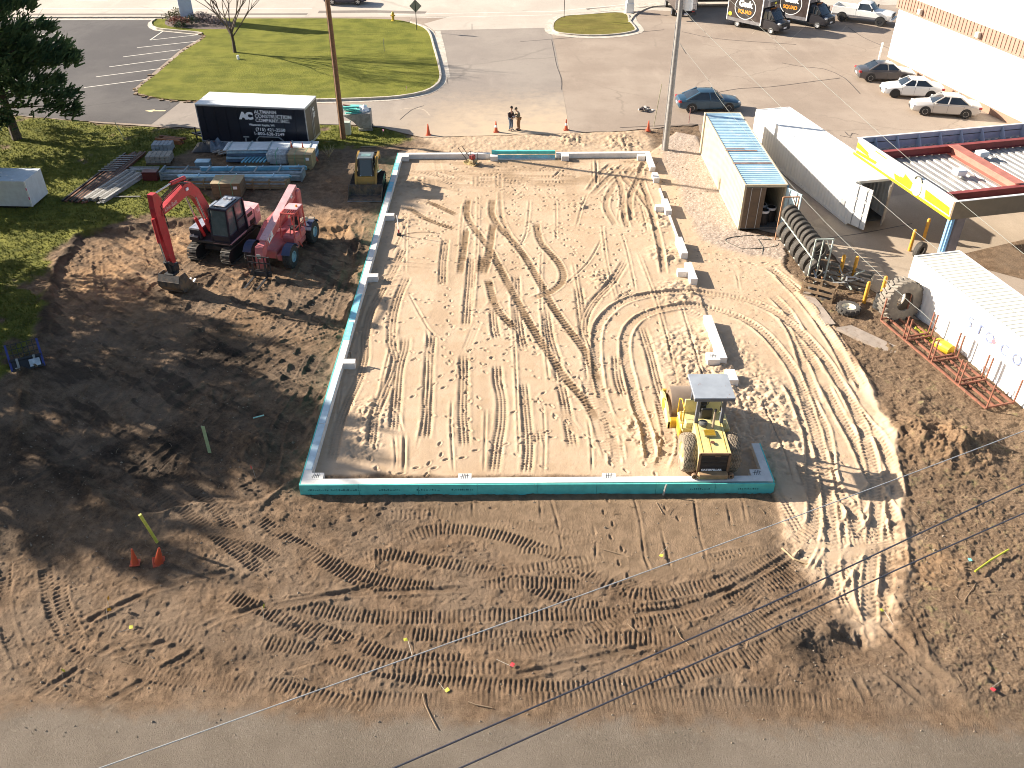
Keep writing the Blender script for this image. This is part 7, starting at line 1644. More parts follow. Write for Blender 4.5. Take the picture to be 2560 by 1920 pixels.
def pine_meshes(h, rad, base, nb, tufts, seed, lean=0.0, size=.3):
    R = random.Random(seed); tr = MB(); fo = MB()
    top = V(lean, 0, h); tr.tube([(0, 0, -.2), (lean * .1, 0, h * .3), (lean * .5, 0, h * .65), top], [h * .026, h * .020, h * .012, .02], 9)
    lv = []; lf = []
    for i in range(nb):
        f = (i + .5) / nb; z = base + (h * .98 - base) * f ** .9; a = i * 2.4 + R.uniform(-.4, .4)
        L_ = rad * (1 - f) ** .55 * R.uniform(.6, 1.08) + .4
        p0 = V(lean * (z / h) ** 1.4, 0, z); el = R.uniform(-.05, .35) + f * .5
        d = V(cos(a) * cos(el), sin(a) * cos(el), sin(el)); mid = p0 + d * L_ * .55; tip = mid + V(d.x, d.y, d.z * .2 - .12) * L_ * .45
        tr.tube([p0, mid, tip], [.05 + .03 * (1 - f), .03, .01], 5, False)
        side = V(-sin(a), cos(a), 0)
        for k in range(max(4, int(tufts * L_ / rad))):
            t_ = R.random() ** .6; q = p0.lerp(mid, t_ * 2) if t_ < .5 else mid.lerp(tip, t_ * 2 - 1)
            sp = (.18 + .55 * (1 - t_)) * L_ * .5
            q = q + side * R.uniform(-sp, sp) + V(0, 0, R.gauss(.05, .22))
            o = (d + side * R.uniform(-.7, .7) + V(0, 0, R.uniform(.1, .9))).normalized()
            s = size * R.uniform(.7, 1.4)
            for m_ in range(3):
                n_ = V(R.gauss(0, 1), R.gauss(0, 1), R.gauss(0, 1)).cross(o).normalized() * s * .22
                b0 = len(lv); e = q + (o + V(R.gauss(0, .25), R.gauss(0, .25), R.gauss(0, .25))) * s
                lv += [q - n_ * .6, q + n_ * .6, e + n_ * .35, e - n_ * .35]; lf.append((b0, b0 + 1, b0 + 2, b0 + 3))
    fo.add(lv, lf)
    f_me = bpy.data.meshes.new('foliage'); f_me.from_pydata([tuple(v) for v in lv], [], lf); f_me.materials.append(NEED)
    return tr.mesh('trunk', BARK), f_me
def pine(label, x, y, meshes, s=1.0, rz=0.0, group=None):
    t = thing('pine_tree', label, 'tree', (x, y, 0), rz, group); t.scale = (s, s, s)
    link('trunk', meshes[0], t); link('crown', meshes[1], t); return t
near_pine = pine_meshes(12.5, 5.6, 2.0, 78, 190, 3, lean=-.8, size=.42)
pine('dark green pine with drooping branches on the lawn at the far left', -35.0, 61.3, near_pine, 1.07, radians(0))
far_pine = pine_meshes(13.0, 4.6, 2.6, 46, 50, 9, size=.5)
for x, y, s, rz in [(-30.5, 41.0, .60, 0), (-28.5, 36.0, .80, 2), (-30.5, 31.0, .66, 1), (-38.0, 37.5, 1.15, 3), (-33.5, 38.0, .95, 2.5), (-28.0, 27.5, .48, .6), (-36, 43.5, .85, 1.8), (-45, 34, 1.2, 4.2)]:
    pine('tall pine standing past the left edge and shading the scraped soil', x, y, far_pine, s, rz, 'pines past the left edge')
# low pine bough at the left edge over the grey trailer
pine('small pine bough tree beside the pale trailer at the left edge', -33.6, 51.0, pine_meshes(4.6, 2.9, .9, 34, 110, 21, size=.3), 1.0)
# bare tree
def bare_tree(label, x, y, h, seed):
    R = random.Random(seed); t = thing('bare_tree', label, 'tree', (x, y, .12)); tr = MB(); br = MB()
    tr.tube([(0, 0, -.1), (.03, 0, h * .12), (-.04, 0, h * .26)], [.17, .13, .11], 9)
    def grow(p, d, L_, r, lvl):
        q = p + d * L_ * .5 + V(R.gauss(0, .04), R.gauss(0, .04), .02) * L_; e = q + (d + V(R.gauss(0, .12), R.gauss(0, .12), .16)) * L_ * .5
        br.tube([p, q, e], [r, r * .8, r * .55], 5 if lvl < 2 else 3, False)
        if lvl < 5:
            for k in range(3 if lvl < 4 else 2):
                a = R.uniform(0, 6.28); sp = R.uniform(.28, .62); s = V(cos(a), sin(a), R.uniform(-.1, .3)) * sp
                st_ = q.lerp(e, R.uniform(.1, 1.0)) if k else e
                grow(st_, (d + s).normalized(), L_ * R.uniform(.58, .80), max(.011, r * .58), lvl + 1)
    for k in range(9):
        a = k * 2.4; el = R.uniform(.75, 1.25); grow(V(-.03, 0, h * (.16 + .012 * k)), V(cos(a) * cos(el), sin(a) * cos(el), sin(el)), h * .34, .065, 0)
    tr.build('trunk', BARK, t); br.build('branches', M('twig_bark', (.11, .085, .07), .95, var=.2), t)
bare_tree('leafless young tree with a rounded crown on the mown lawn', -24.9, 83.0, 8.0, 4)

# ------------------------------------------------------------------ sign, shrub bed, hydrant, posts at the top
px0 = G(462, 50)
sg = thing('pylon_sign', 'white pylon sign with blue edged brown board at the top left', 'sign', (px0[0] + .4, px0[1] - .2, 0), radians(20))
b = MB(); b.bbox(-.65, .65, -.45, .45, 0, 7.0, .03); b.build('pylon', M('pylon_pale_blue', (.50, .58, .68), .5, var=.06), sg)
b = MB(); b.bbox(.0, 1.35, -.66, -.47, 2.7, 6.8, .02); b.build('board', M('board_brown', (.14, .10, .07), .5, var=.15), sg); b = MB(); b.box(-.12, .0, -.68, -.46, 2.65, 6.85); b.build('board_edge', M('edge_navy', (.02, .035, .18), .4), sg)
b = MB(); b.bbox(-1.4, -.70, -.3, .2, 2.7, 6.8, .02); b.build('rear_board', M('edge_navy', (.02, .035, .18)), sg)
bfont('CO', .62, LW, sg, 'lettering', T(.42, -.665, 3.05) @ FY, ext=.004, bold=.01)
bed = smoothpath(PG([(412, 55), (425, 42), (455, 36), (520, 38), (556, 46), (590, 66), (560, 72), (500, 72), (440, 68), (418, 64)], .13), True, .5)
sheet('planting_bed', bed, .135, M('bark_mulch', (.13, .095, .08), .95, var=.35, scale=9, bmp=.8, dirt=(.27, .22, .19), dirta=.5))
def shrub(label, x, y, r, h, mat, seed, n=260, group=None):
    R = random.Random(seed); t = thing('shrub', label, 'shrub', (x, y, .12), 0, group); lv = []; lf = []; st = MB()
    for i in range(14): a = R.uniform(0, 6.28); st.tube([(0, 0, 0), (r * .5 * cos(a), r * .5 * sin(a), h * .6), (r * .8 * cos(a), r * .8 * sin(a), h * R.uniform(.6, 1))], [.02, .012, .005], 3, False)
    for i in range(n):
        a = R.uniform(0, 6.28); e = R.uniform(-.1, 1.5); q = V(r * cos(a) * cos(e), r * sin(a) * cos(e), h * (.35 + .6 * sin(e))) * R.uniform(.6, 1.05); s = R.uniform(.05, .13)
        u = V(R.gauss(0, 1), R.gauss(0, 1), R.gauss(0, 1)).normalized() * s; w = V(R.gauss(0, 1), R.gauss(0, 1), R.gauss(0, 1)).normalized() * s; b0 = len(lv)
        lv += [q, q + u, q + u + w, q + w]; lf.append((b0, b0 + 1, b0 + 2, b0 + 3))
    b = MB(); b.add(lv, lf); b.build('foliage', mat, t); st.build('stems', BARK, t)
SR = M('russet_leaves', (.24, .09, .06), .9, var=.4, scale=6); SO = M('olive_leaves', (.13, .12, .05), .9, var=.4, scale=6); SG = M('dark_shrub_leaves', (.05, .07, .03), .9, var=.4, scale=6); SD = M('dead_grey_twigs', (.20, .15, .14), .95, var=.4, scale=6)
for i, (x, y, r, h, m_, lab) in enumerate([(432, 52, 1.0, .9, SO, 'olive shrub at the left end of the planting bed'), (446, 48, 1.0, 1.1, SO, 'olive brown shrub left of the pylon sign'), (440, 62, .9, .8, SR, 'russet shrub left of the pylon base, front row'), (460, 63, .9, .8, SR, 'russet shrub just in front of the pylon base'),
        (450, 68, .7, .5, SG, 'low dark green shrub at the front edge of the bed'), (480, 62, .9, .9, SG, 'dark shrub right of the pylon base'), (500, 52, 1.2, .9, SD, 'dead grey shrub behind and right of the pylon'), (520, 58, 1.2, .8, SD, 'dead grey shrub in the middle of the bed'), (545, 62, 1.2, .7, SD, 'dead grey shrub at the right end of the bed')]):
    p = G(x, y, .12); shrub(lab, p[0], p[1], r, h, m_, i + 40)
hy = thing('fire_hydrant', 'yellow fire hydrant on the far edge of the mown lawn', 'hydrant', (*G(983, 52, .12), .12))
HYm = M('hydrant_yellow', (.55, .36, .03), .5, var=.12)
b = MB(); b.lathe([(.001, 0), (.2, 0), (.2, .06), (.13, .08), (.13, .62), (.17, .64), (.17, .70), (.11, .82), (.04, .9), (.001, .9)], 16, Rx(pi / 2)); b.build('barrel', HYm, hy, smooth=40)
for a in (0, pi / 2 * 2, pi * 1.5): b = MB(); b.tube([(0, 0, .5), (.24 * cos(a), .24 * sin(a), .5)], .065, 10); b.build('outlet', HYm, hy)
ds = thing('road_sign', 'grey back of a diamond road sign on a thin post at the lawn corner', 'sign', (*G(1042, 75, .12), .12))
b = MB(); b.bar((0, 0, 0), (0, 0, 2.75), .06, .05); b.build('post', STEELD, ds)
b = MB(); b.prism([(0, 1.62), (.60, 2.22), (0, 2.82), (-.60, 2.22)], .03, .045, 'y'); b.build('sign_plate', M('sign_back_grey', (.30, .29, .26), .5, .2, var=.06), ds)
ds2 = thing('road_sign', 'thin sign post standing on the small grass island', 'sign', (*G(1410, 45, .12), .12)); b = MB(); b.bar((0, 0, 0), (0, 0, 2.4), .06, .05); b.build('post', STEELD, ds2); b = MB(); b.box(-.3, .3, -.03, -.015, 2.4, 3.1); b.build('sign_plate', M('sign_back_grey', (.30, .29, .26)), ds2)
pd = thing('stone_pedestal', 'white stone pedestal with a dark lamp beside the small grass island', 'pedestal', (*G(1573, 31), 0)); b = MB(); b.bbox(-.42, .42, -.42, .42, 0, 1.0, .04); b.bbox(-.36, .36, -.36, .36, 1.0, 1.35, .05); b.build('base', WHP, pd); b = MB(); b.lathe([(.001, 1.35), (.16, 1.35), (.10, 1.5), (.12, 1.75), (.03, 1.9), (.001, 1.9)], 12, Rx(pi / 2)); b.build('lamp', BLK, pd)
b = MB(); b.tube([(0, 0, 0), (0, 0, .35)], [.12, .10], 10); tag(b.build('cleanout_pipe', LW), 'short white pipe cap on the mown lawn near the bare tree', 'pipe').location = (*G(596, 148, .12), .12)
def lath(label, x, y, h, mat, z=0.0, tilt=(0, 0), w=.05, cat='stake'):
    b = MB(); b.bar((0, 0, -.1), (tilt[0] * h, tilt[1] * h, h), w, .02, up=(0, 1, 0)); o = b.build('stake', mat); tag(o, label, cat); p = G(x, y, z); o.location = (p[0], p[1], z); return o
LTH = M('pale_lath', (.50, .46, .30), .8, var=.1)
lath('thin pale survey lath standing in the middle of the mown lawn', 961, 128, 1.1, LTH, .12); lath('thin lath standing on the shaded lawn left of the rusty pipes', 311, 347, 1.2, LTH, 0, (-.35, .1))
lath('pale yellow lath leaning beside the grey utility pole', 1634, 316, 3.0, LTH, .02, (.12, .12)); lath('pinkish lath standing by the corner of the blue roofed container', 1722, 308, 1.1, M('pink_lath', (.5, .25, .22), .8), .02)
lath('broad pale green lath standing in the shaded dirt', 523, 1127, 1.25, M('green_yellow_lath', (.36, .42, .22), .8, var=.15), -.1, (.0, .0), w=.13)

# ------------------------------------------------------------------ cones, flags
CO = M('cone_orange', (.52, .085, .035), .5, var=.08, dirt=(.4, .12, .08), dirta=.62)
cb = MB(); cb.bbox(-.17, .17, -.17, .17, 0, .035, .01); cbase = cb.mesh('base', CO); cb = MB(); cb.lathe([(.13, .03), (.03, .72), (.001, .72)], 18, Rx(pi / 2)); cbody = cb.mesh('cone_body', CO, 60); cb = MB(); cb.lathe([(.0885, .33), (.0665, .48)], 18, Rx(pi / 2)); ccol = cb.mesh('reflective_collar', LW)
def cone(label, x, y, z=0.02, s=1.0, rot=(0, 0, 0), collar=True, group='orange traffic cones'):
    p = G(x, y, z); t = thing('traffic_cone', label, 'traffic cone', (p[0], p[1], z), 0, group, rot=rot); t.scale = (s, s, s)
    link('base', cbase, t); link('cone_body', cbody, t)
    if collar: link('reflective_collar', ccol, t)
cone('orange cone at the road edge, nearest the hopper', 1071, 338, .0, 1.15, collar=False); cone('orange cone just left of the two people', 1240, 330, .02, 1.1); cone('orange cone with white collar right of the two people', 1415, 325, .02, 1.1); cone('orange cone left of the grey utility pole', 1620, 327, .02, 1.05, collar=False)
cone('bright orange cone leaning at the end of the long bundles by the trailer', 790, 403, .0, 1.2, rot=(radians(-10), radians(-14), 0), collar=False)
cone('small orange cone on the white topped bundle, left', 729, 368, 1.02, .55, collar=False); cone('small orange cone on the white topped bundle, right', 757, 369, 1.02, .5, collar=False)
cone('faded red cone with the wider base, right of the two in the dark dirt', 397, 1405, -.05, 1.2, rot=(radians(14), radians(12), .4), collar=False); cone('red cone with a yellow tag, left of the two in the dark dirt', 338, 1408, -.05, .95, rot=(0, radians(4), .2), collar=False)
b = MB(); b.tube([(0, 0, -.1), (-.28, -.02, 1.35)], .055, 12); o = b.build('marker_pipe', M('lime_pipe', (.50, .50, .08), .5, var=.15, dirt=(.7, .6, .3), dirta=.55)); tag(o, 'leaning yellow plastic marker pipe beside the two cones', 'marker'); o.location = (*G(394, 1355, -.05), -.05)
FLG = {'yellow': M('flag_yellow', (.45, .44, .05), .6), 'orange': M('flag_orange', (.6, .30, .02), .6), 'red': M('flag_red', (.45, .03, .04), .6), 'pink': M('flag_pink', (.85, .30, .55), .6), 'teal': M('flag_teal', (.2, .55, .5), .6)}
def flag(label, x, y, col, tilt=(.2, .0), flat=False):
    p = G(x, y, .0); t = thing('survey_flag', label, 'flag', (p[0], p[1], zat(*p) if abs(p[1]) < 65 else .05), rnd.uniform(0, 6))
    b = MB(); L_ = .5
    e = V(L_, 0, .06) if flat else V(tilt[0] * L_, tilt[1] * L_, L_)
    b.tube([(0, 0, 0), e], .008, 4); b.build('wire', M('flag_wire', (.4, .36, .3), .6), t)
    b = MB(); s = .12
    vs = [e, e + V(s, 0, 0.01), e + V(s, s if flat else 0, .02 if flat else -s), e + V(0, s if flat else 0, .03 if flat else -s)]; b.add(vs + [v + V(0, .004, .004) for v in vs], [(0, 1, 2, 3), (7, 6, 5, 4), (0, 4, 5, 1), (1, 5, 6, 2), (2, 6, 7, 3), (3, 7, 4, 0)]); b.build('cloth', FLG[col], t)
for lab, x, y, c_, fl in [('orange yellow flag, upper of the pair at the lower left', 272, 1522, 'orange', 0), ('orange yellow flag, lower of the pair at the lower left', 267, 1545, 'orange', 0), ('small yellow flag lying just below the orange flag pair', 280, 1579, 'yellow', 1), ('pale yellow flag near the street at the lower left', 155, 1690, 'yellow', 0),
        ('yellow green flag in the churned dirt left of centre', 659, 1545, 'yellow', 0), ('yellow flag lying beside the pale overhead wire', 1030, 1634, 'yellow', 1), ('square yellow flag lying flat at bottom centre', 1090, 1693, 'yellow', 1), ('red flag lying in the dirt below centre', 1240, 1648, 'red', 1),
        ('yellow green flag below the tip of the sand spill', 2230, 1570, 'yellow', 1), ('red flag lying near the right edge at the bottom', 2500, 1709, 'red', 1), ('red flag on a stake in the dark dirt left of the wall', 637, 1185, 'red', 0), ('orange flag by the pale green utility box', 898, 335, 'red', 0), ('pink flag in the grass beside the hopper', 955, 340, 'pink', 0),
        ('small teal scrap in the debris right of the haul track', 2382, 1418, 'teal', 1), ('green flag on the graded panel below the wall', 1668, 1372, 'yellow', 1), ('pink flag on the lawn near its kerb', 1018, 232, 'pink', 0), ('yellow flag right by the left foundation wall', 929, 590, 'yellow', 0), ('small red flag in the grass by the wooden steps', 833, 355, 'red', 1)]:
    flag(lab, x, y, c_, flat=bool(fl))
b = MB(); b.tube([G3(633, 1045, .05), G3(660, 1038, .05)], .03, 5); tag(b.build('foam_scrap', M('mint_foam', (.35, .62, .52), .6)), 'mint green foam scrap lying on the shaded dirt', 'scrap')

# ------------------------------------------------------------------ people
def person(label, loc, rz, top, leg, skin, pose, hair, hat=None):
    t = thing('person', label, 'person', loc, rz)
    sk_, hip = pose['head'], V(0, 0, .92)
    chest = pose['chest']; neck = chest + (sk_ - chest) * .45
    def skin_mesh(name, verts, edges, rad, mat, root=0):
        me_ = bpy.data.meshes.new(name); me_.from_pydata([tuple(v) for v in verts], edges, []); me_.materials.append(mat)
        o = link(name, me_, t); m_ = o.modifiers.new('skin', 'SKIN')
        for i, r in enumerate(rad): sv = me_.skin_vertices[0].data[i]; sv.radius = r if isinstance(r, tuple) else (r, r); sv.use_root = (i == root)
        s2 = o.modifiers.new('smooth', 'SUBSURF'); s2.levels = 1; s2.render_levels = 1; m_.use_smooth_shade = True
        return o
    hl, hr = V(0, .10, .88), V(0, -.10, .88); kl, kr = V(.04, .11, .48), V(.05, -.12, .48); al, ar = V(0, .12, .09), V(0, -.14, .09)
    el, er = pose['el'], pose['er']; wl_, wr_ = pose['wl'], pose['wr']
    body = [hip, chest * .5 + hip * .5, chest, neck, sk_ + V(0, 0, -.02), sk_ + V(.02, 0, .10), hl, kl, al, al + V(.16, .02, -.04), hr, kr, ar, ar + V(.16, -.02, -.04), chest + V(0, .19, -.02), el, wl_, chest + V(0, -.19, -.02), er, wr_]
    ed = [(0, 1), (1, 2), (2, 3), (3, 4), (4, 5), (0, 6), (6, 7), (7, 8), (8, 9), (0, 10), (10, 11), (11, 12), (12, 13), (2, 14), (14, 15), (15, 16), (2, 17), (17, 18), (18, 19)]
    skin_mesh('body', body, ed, [(.13, .11), (.13, .11), (.15, .11), .055, (.085, .08), (.075, .07), .085, .065, .045, .035, .085, .065, .045, .035, .06, .048, .035, .06, .048, .035], skin)
    jk = [hip + V(0, 0, .02), chest * .5 + hip * .5, chest, chest * .6 + neck * .4, chest + V(0, .19, -.02), el, wl_.lerp(el, .15), chest + V(0, -.19, -.02), er, wr_.lerp(er, .15)]
    skin_mesh('jacket', jk, [(0, 1), (1, 2), (2, 3), (2, 4), (4, 5), (5, 6), (2, 7), (7, 8), (8, 9)], [(.175, .145), (.165, .14), (.18, .135), .08, .085, .068, .055, .085, .068, .055], top)
    tr = [hip, hl, kl, al + V(0, 0, .03), hr, kr, ar + V(0, 0, .03)]
    skin_mesh('trousers', tr, [(0, 1), (1, 2), (2, 3), (0, 4), (4, 5), (5, 6)], [(.15, .125), .105, .082, .066, .105, .082, .066], leg)
    for a in (al, ar): b = MB(); b.bbox(a.x - .10, a.x + .20, a.y - .05, a.y + .05, 0, .09, .03); b.build('shoe', BLK, t)
    for w_ in (wl_, wr_):
        d = V(.05, 0, -.06); b = MB(); b.tube([w_, w_ + d * .6, w_ + d * 1.1], [.032, .038, .026], 7)
        for k in range(4): y = -.028 + .018 * k; b.tube([w_ + d + V(0, y, 0), w_ + d * 1.5 + V(0, y, 0), w_ + d * 1.8 + V(-.015, y, -.01)], [.011, .010, .007], 5)
        b.tube([w_ + d * .5 + V(0, .03, 0), w_ + d * .9 + V(.01, .055, 0), w_ + d * 1.2 + V(.02, .05, 0)], [.012, .011, .008], 5); b.build('hand', skin, t)
    hc = sk_ + V(.02, 0, .06); b = MB(); b.lathe([(.001, .13), (.06, .12), (.098, .06), (.105, 0), (.098, -.03)], 14, Matrix.Translation(hc + V(-.015, 0, .02)) @ Rx(pi / 2)); b.build('hair' if not hat else 'cap', hat or hair, t, smooth=60)
    b = MB(); b.bbox(hc.x + .085, hc.x + .115, -.012, .012, hc.z - .03, hc.z + .01, .004); b.build('nose', skin, t)
    for s in (-1, 1): b = MB(); b.bbox(hc.x + .07, hc.x + .09, s * .035 - .01, s * .035 + .01, hc.z + .005, hc.z + .02, .003); b.build('eye', BLK, t); b = MB(); b.bbox(hc.x - .02, hc.x + .02, s * .092 - .01, s * .092 + .01, hc.z - .03, hc.z + .03, .006); b.build('ear', skin, t)
    b = MB(); b.box(hc.x + .078, hc.x + .086, -.022, .022, hc.z - .052, hc.z - .044); b.build('mouth', M('lips', (.28, .12, .10), .6), t)
    return t
SKN = M('skin', (.45, .27, .19), .6, var=.06)
p1 = G(1277, 326, .02); p2 = G(1297, 325, .02)
person('person in dark hooded jacket and faded blue jeans standing on the sandy road', (*p1, .02), radians(-40), M('dark_hoodie', (.03, .018, .022), .9, var=.2), M('blue_jeans', (.09, .115, .16), .9, var=.35, scale=8), SKN,
       dict(head=V(.06, 0, 1.60), chest=V(.0, 0, 1.32), el=V(.02, .27, 1.10), er=V(.02, -.27, 1.10), wl=V(.20, .16, 1.0), wr=V(.20, -.14, 1.0)), M('dark_hair', (.03, .02, .015), .8))
person('person in camouflage jacket and tan work trousers bent over a paper', (*p2, .02), radians(205), M('camo_jacket', (.13, .11, .075), .9, var=.6, scale=14), M('tan_trousers', (.24, .14, .075), .9, var=.15), SKN,
       dict(head=V(.22, 0, 1.50), chest=V(.08, 0, 1.30), el=V(.14, .27, 1.08), er=V(.14, -.27, 1.08), wl=V(.34, .10, 1.08), wr=V(.34, -.10, 1.08)), M('dark_hair', (.03, .02, .015)), hat=M('camo_cap', (.10, .085, .06), .9, var=.5, scale=12))
q = Rz(radians(205)) @ V(.42, 0, 1.06); b = MB(); b.bar((-.12, 0, 0), (.12, 0, .0), .16, .008); o = b.build('paper_sheet', LW); tag(o, 'white sheet of paper held by the person in the camouflage jacket', 'paper'); o.location = (p2[0] + q.x, p2[1] + q.y, 1.08)

# ------------------------------------------------------------------ hopper, utility box
hp = thing('tipping_hopper', 'weathered grey metal hopper heaped with teal foam offcuts', 'hopper', (*G(895, 322), 0), radians(4))
HG = M('hopper_grey', (.30, .29, .27), .7, .2, var=.2, scale=4, dirt=(.15, .11, .08), dirta=.52)
b = MB(); b.prism([(-.95, 1.25), (1.05, 1.35), (1.05, .25), (.25, .25), (-.2, .75)], -.7, .7, 'y'); b.build('bin', HG, hp); b = MB(); b.bar((.1, -.5, .1), (1.1, -.5, .1), .15, .15); b.bar((.1, .5, .1), (1.1, .5, .1), .15, .15); b.build_each('base_runner', HG, hp)
fo_ = thing('foam_offcuts', 'teal foam offcuts piled on top of the grey hopper', 'foam offcuts', (*G(895, 322), 1.28), 0)
for i in range(11): b = MB(); a = rnd.uniform(-.5, .5); b.bbox(-.75, rnd.uniform(.2, .6), -.12, .12, 0, .06, .01, T(rnd.uniform(-.35, .2), rnd.uniform(-.5, .5), .02 + i * .035) @ Rz(a) @ Ry(rnd.uniform(-.12, .12))); b.build('foam_strip', M('bright_teal_foam', (.12, .50, .44), .7, var=.15), fo_)
b = MB(); b.bar((-.9, .1, .45), (.2, -.2, .35), .1, .06); o = b.build('level_tool', M('black_red', (.12, .02, .02), .5), fo_)
pb_ = thing('plastic_sheeting', 'crumpled white plastic sheeting on the right end of the hopper', 'plastic sheeting', (*G(912, 321), 1.35)); bm_ = bmesh.new(); bmesh.ops.create_icosphere(bm_, subdivisions=3, radius=.45)
for v in bm_.verts: v.co *= 1 + rnd.uniform(-.28, .22); v.co.z *= .75
me_ = bpy.data.meshes.new('sheeting'); bm_.to_mesh(me_); bm_.free(); me_.materials.append(M('white_plastic', (.80, .81, .82), .35, var=.05)); link('sheeting', me_, pb_)
ub = thing('utility_box', 'small pale green utility box beside the wooden pole', 'utility box', (*G(870, 336), 0)); UBm = M('pale_green_box', (.42, .48, .42), .6, var=.08)
b = MB(); b.bbox(-.24, .24, -.2, .2, 0, .85, .02); b.build('housing', UBm, ub); b = MB(); b.bbox(-.27, .27, -.23, .23, .85, .93, .02); b.build('lid', UBm, ub)
# rag on the road
b = MB(); R5 = random.Random(5)
for i in range(14): b.cbox((R5.gauss(0, .28), R5.gauss(0, .10), R5.uniform(.04, .2)), (R5.uniform(.12, .35), R5.uniform(.1, .22), R5.uniform(.05, .14)), Rz(R5.uniform(0, 3)) @ Ry(R5.uniform(-.4, .4))); b.cur = (i + 1) % 2
o = b.build('crumpled_rag', [M('rag_dark', (.05, .04, .045), .9, var=.4), M('rag_white', (.6, .58, .55), .9)]); tag(o, 'crumpled black and white rag lying on the road left of the grey pole', 'rag'); o.location = (*G(1613, 277), .04); o['kind'] = 'stuff' if False else o.get('kind', 'thing') if False else 'thing'; del o['kind']

# ------------------------------------------------------------------ building materials by the trailer
CRW = M('crate_plywood', (.36, .28, .17), .8, var=.15, scale=3, dirt=(.24, .17, .10), dirta=.6); CRD = M('crate_dark_board', (.17, .115, .07), .85, var=.2, scale=3)
GRS = M('green_strap', (.12, .38, .22), .5); BLS = M('blue_white_steel', (.36, .55, .66), .4, .25, var=.18, scale=1.5, dirt=(.66, .72, .74), dirta=.5); BLS2 = M('sky_blue_film', (.18, .44, .58), .4, .1, var=.2, scale=1.5, dirt=(.5, .62, .68), dirta=.55)
def crate(label, x, y, L_, W_, Hh, rz, side=CRD, top=CRW, z=0.0):
    p = G(x, y, z); t = thing('wooden_crate', label, 'crate', (p[0], p[1], z), rz)
    n = max(2, int(Hh / .22))
    for i in range(n):
        z0 = .08 + (Hh - .12) * i / n; z1 = .08 + (Hh - .12) * (i + 1) / n - .012
        b = MB(); b.box(0, L_, 0, W_, z0, z1); b.build('side_board', side, t)
    b = MB(); b.box(-.03, L_ + .03, -.03, W_ + .03, Hh - .04, Hh); b.build('lid', top, t)
    for x_ in (.12, L_ / 2 - .05, L_ - .22): b = MB(); b.box(x_, x_ + .1, -.01, W_ + .01, 0, .08); b.build('skid', side, t)
    for x_ in (L_ * .28, L_ * .7): b = MB(); b.box(x_, x_ + .02, -.036, W_ + .036, .02, Hh + .008); b.build('strap', GRS, t)
    b = MB(); b.box(L_ * .76, L_ * .9, -.036, -.03, Hh * .62, Hh * .8); b.build('label_sheet', LW, t)
    return t
crate('tan plywood crate at the right end of the long bundles', 724, 424, 1.55, 1.2, 1.05, radians(-2), side=M('crate_tan_side', (.33, .27, .15), .8, var=.12), z=0)
crate('weathered wooden crate with pale lid behind the excavator cab', 534, 497, 1.75, 1.35, 1.0, radians(1))
def longcrate(label, x, y, L_, W_, Hh, rz, mat, n=7):
    p = G(x, y); t = thing('slatted_crate', label, 'crate', (p[0], p[1], 0), rz)
    for zz in (.12, Hh * .5, Hh - .06):
        for y_ in (0, W_): b = MB(); b.bar((0, y_, zz), (L_, y_, zz), .03, .12); b.build('rail', mat, t)
    for k in range(n):
        x_ = .06 + (L_ - .12) * k / (n - 1)
        for y_ in (-.03, W_ + .03): b = MB(); b.bar((x_, y_, 0), (x_, y_, Hh), .09, .03); b.build('post', mat, t)
        b = MB(); b.bar((x_, -.05, Hh + .03), (x_, W_ + .05, Hh + .03), .10, .05); b.build('cross_batten', mat, t)
    b = MB(); b.box(.05, L_ - .05, .05, W_ - .05, .1, Hh * .62); b.build('contents', M('crate_contents', (.28, .32, .34), .6, var=.4, scale=3), t)
    for k in range(2): b = MB(); b.box(-.012 if k == 0 else L_ - .02, .02 if k == 0 else L_ + .012, .04, W_ - .04, .06, Hh - .02); b.build('end_board', mat, t)
    return t
longcrate('long weathered slatted crate under the blue channel, middle of the stack', 402, 451, 9.2, 1.0, .55, radians(-1.5), M('blue_grey_wood', (.22, .27, .29), .8, var=.2))
longcrate('long brown slatted crate nearest the excavator', 470, 473, 6.3, 1.0, .55, radians(-1), M('brown_crate_wood', (.27, .20, .12), .85, var=.2))
def bundle(label, x, y, L_, W_, Hh, rz, n, mats, z=0.0, straps=5, film=None):
    p = G(x, y, z); t = thing('steel_bundle', label, 'steel bundle', (p[0], p[1], z), rz)
    for k in range(n):
        y_ = W_ * k / n; b = MB(); b.bar((rnd.uniform(-.15, .1), y_ + W_ / n / 2, Hh / 2), (L_ + rnd.uniform(-.2, .15), y_ + W_ / n / 2, Hh / 2 + rnd.uniform(-.01, .01)), W_ / n * .82, Hh); b.build('channel', mats[k % len(mats)], t)
    for k in range(straps): x_ = L_ * (k + .5) / straps; b = MB(); b.box(x_, x_ + .06, -.02, W_ + .02, Hh + .01, Hh + .05); b.build('batten', BLS, t)
    return t
bundle('light blue steel channels on top of the long crate', 446, 446, 7.1, .42, .12, radians(-.5), 3, [BLS, BLS2, BLS], z=.62, straps=3)
bundle('long sky blue wrapped beam with cross battens, behind the crates', 500, 428, 6.9, .30, .22, radians(1), 2, [BLS2, BLS], z=.35, straps=6)
wb = thing('wrapped_bundle', 'long white topped wrapped steel bundle nearest the black trailer', 'steel bundle', (*G(566, 408), 0), radians(1))
for k in range(4): b = MB(); b.bbox(0 + .05 * k, 6.0, .0, 1.35, .06 + k * .2, .06 + k * .2 + .16, .01); b.build('layer', BLS if k % 2 else M('dark_blue_film', (.10, .15, .22), .4, var=.2), wb)
b = MB(); b.bbox(-.05, 6.1, -.05, 1.4, .88, .96, .02); b.build('white_cover', M('white_cover', (.72, .77, .80), .4, var=.06), wb)
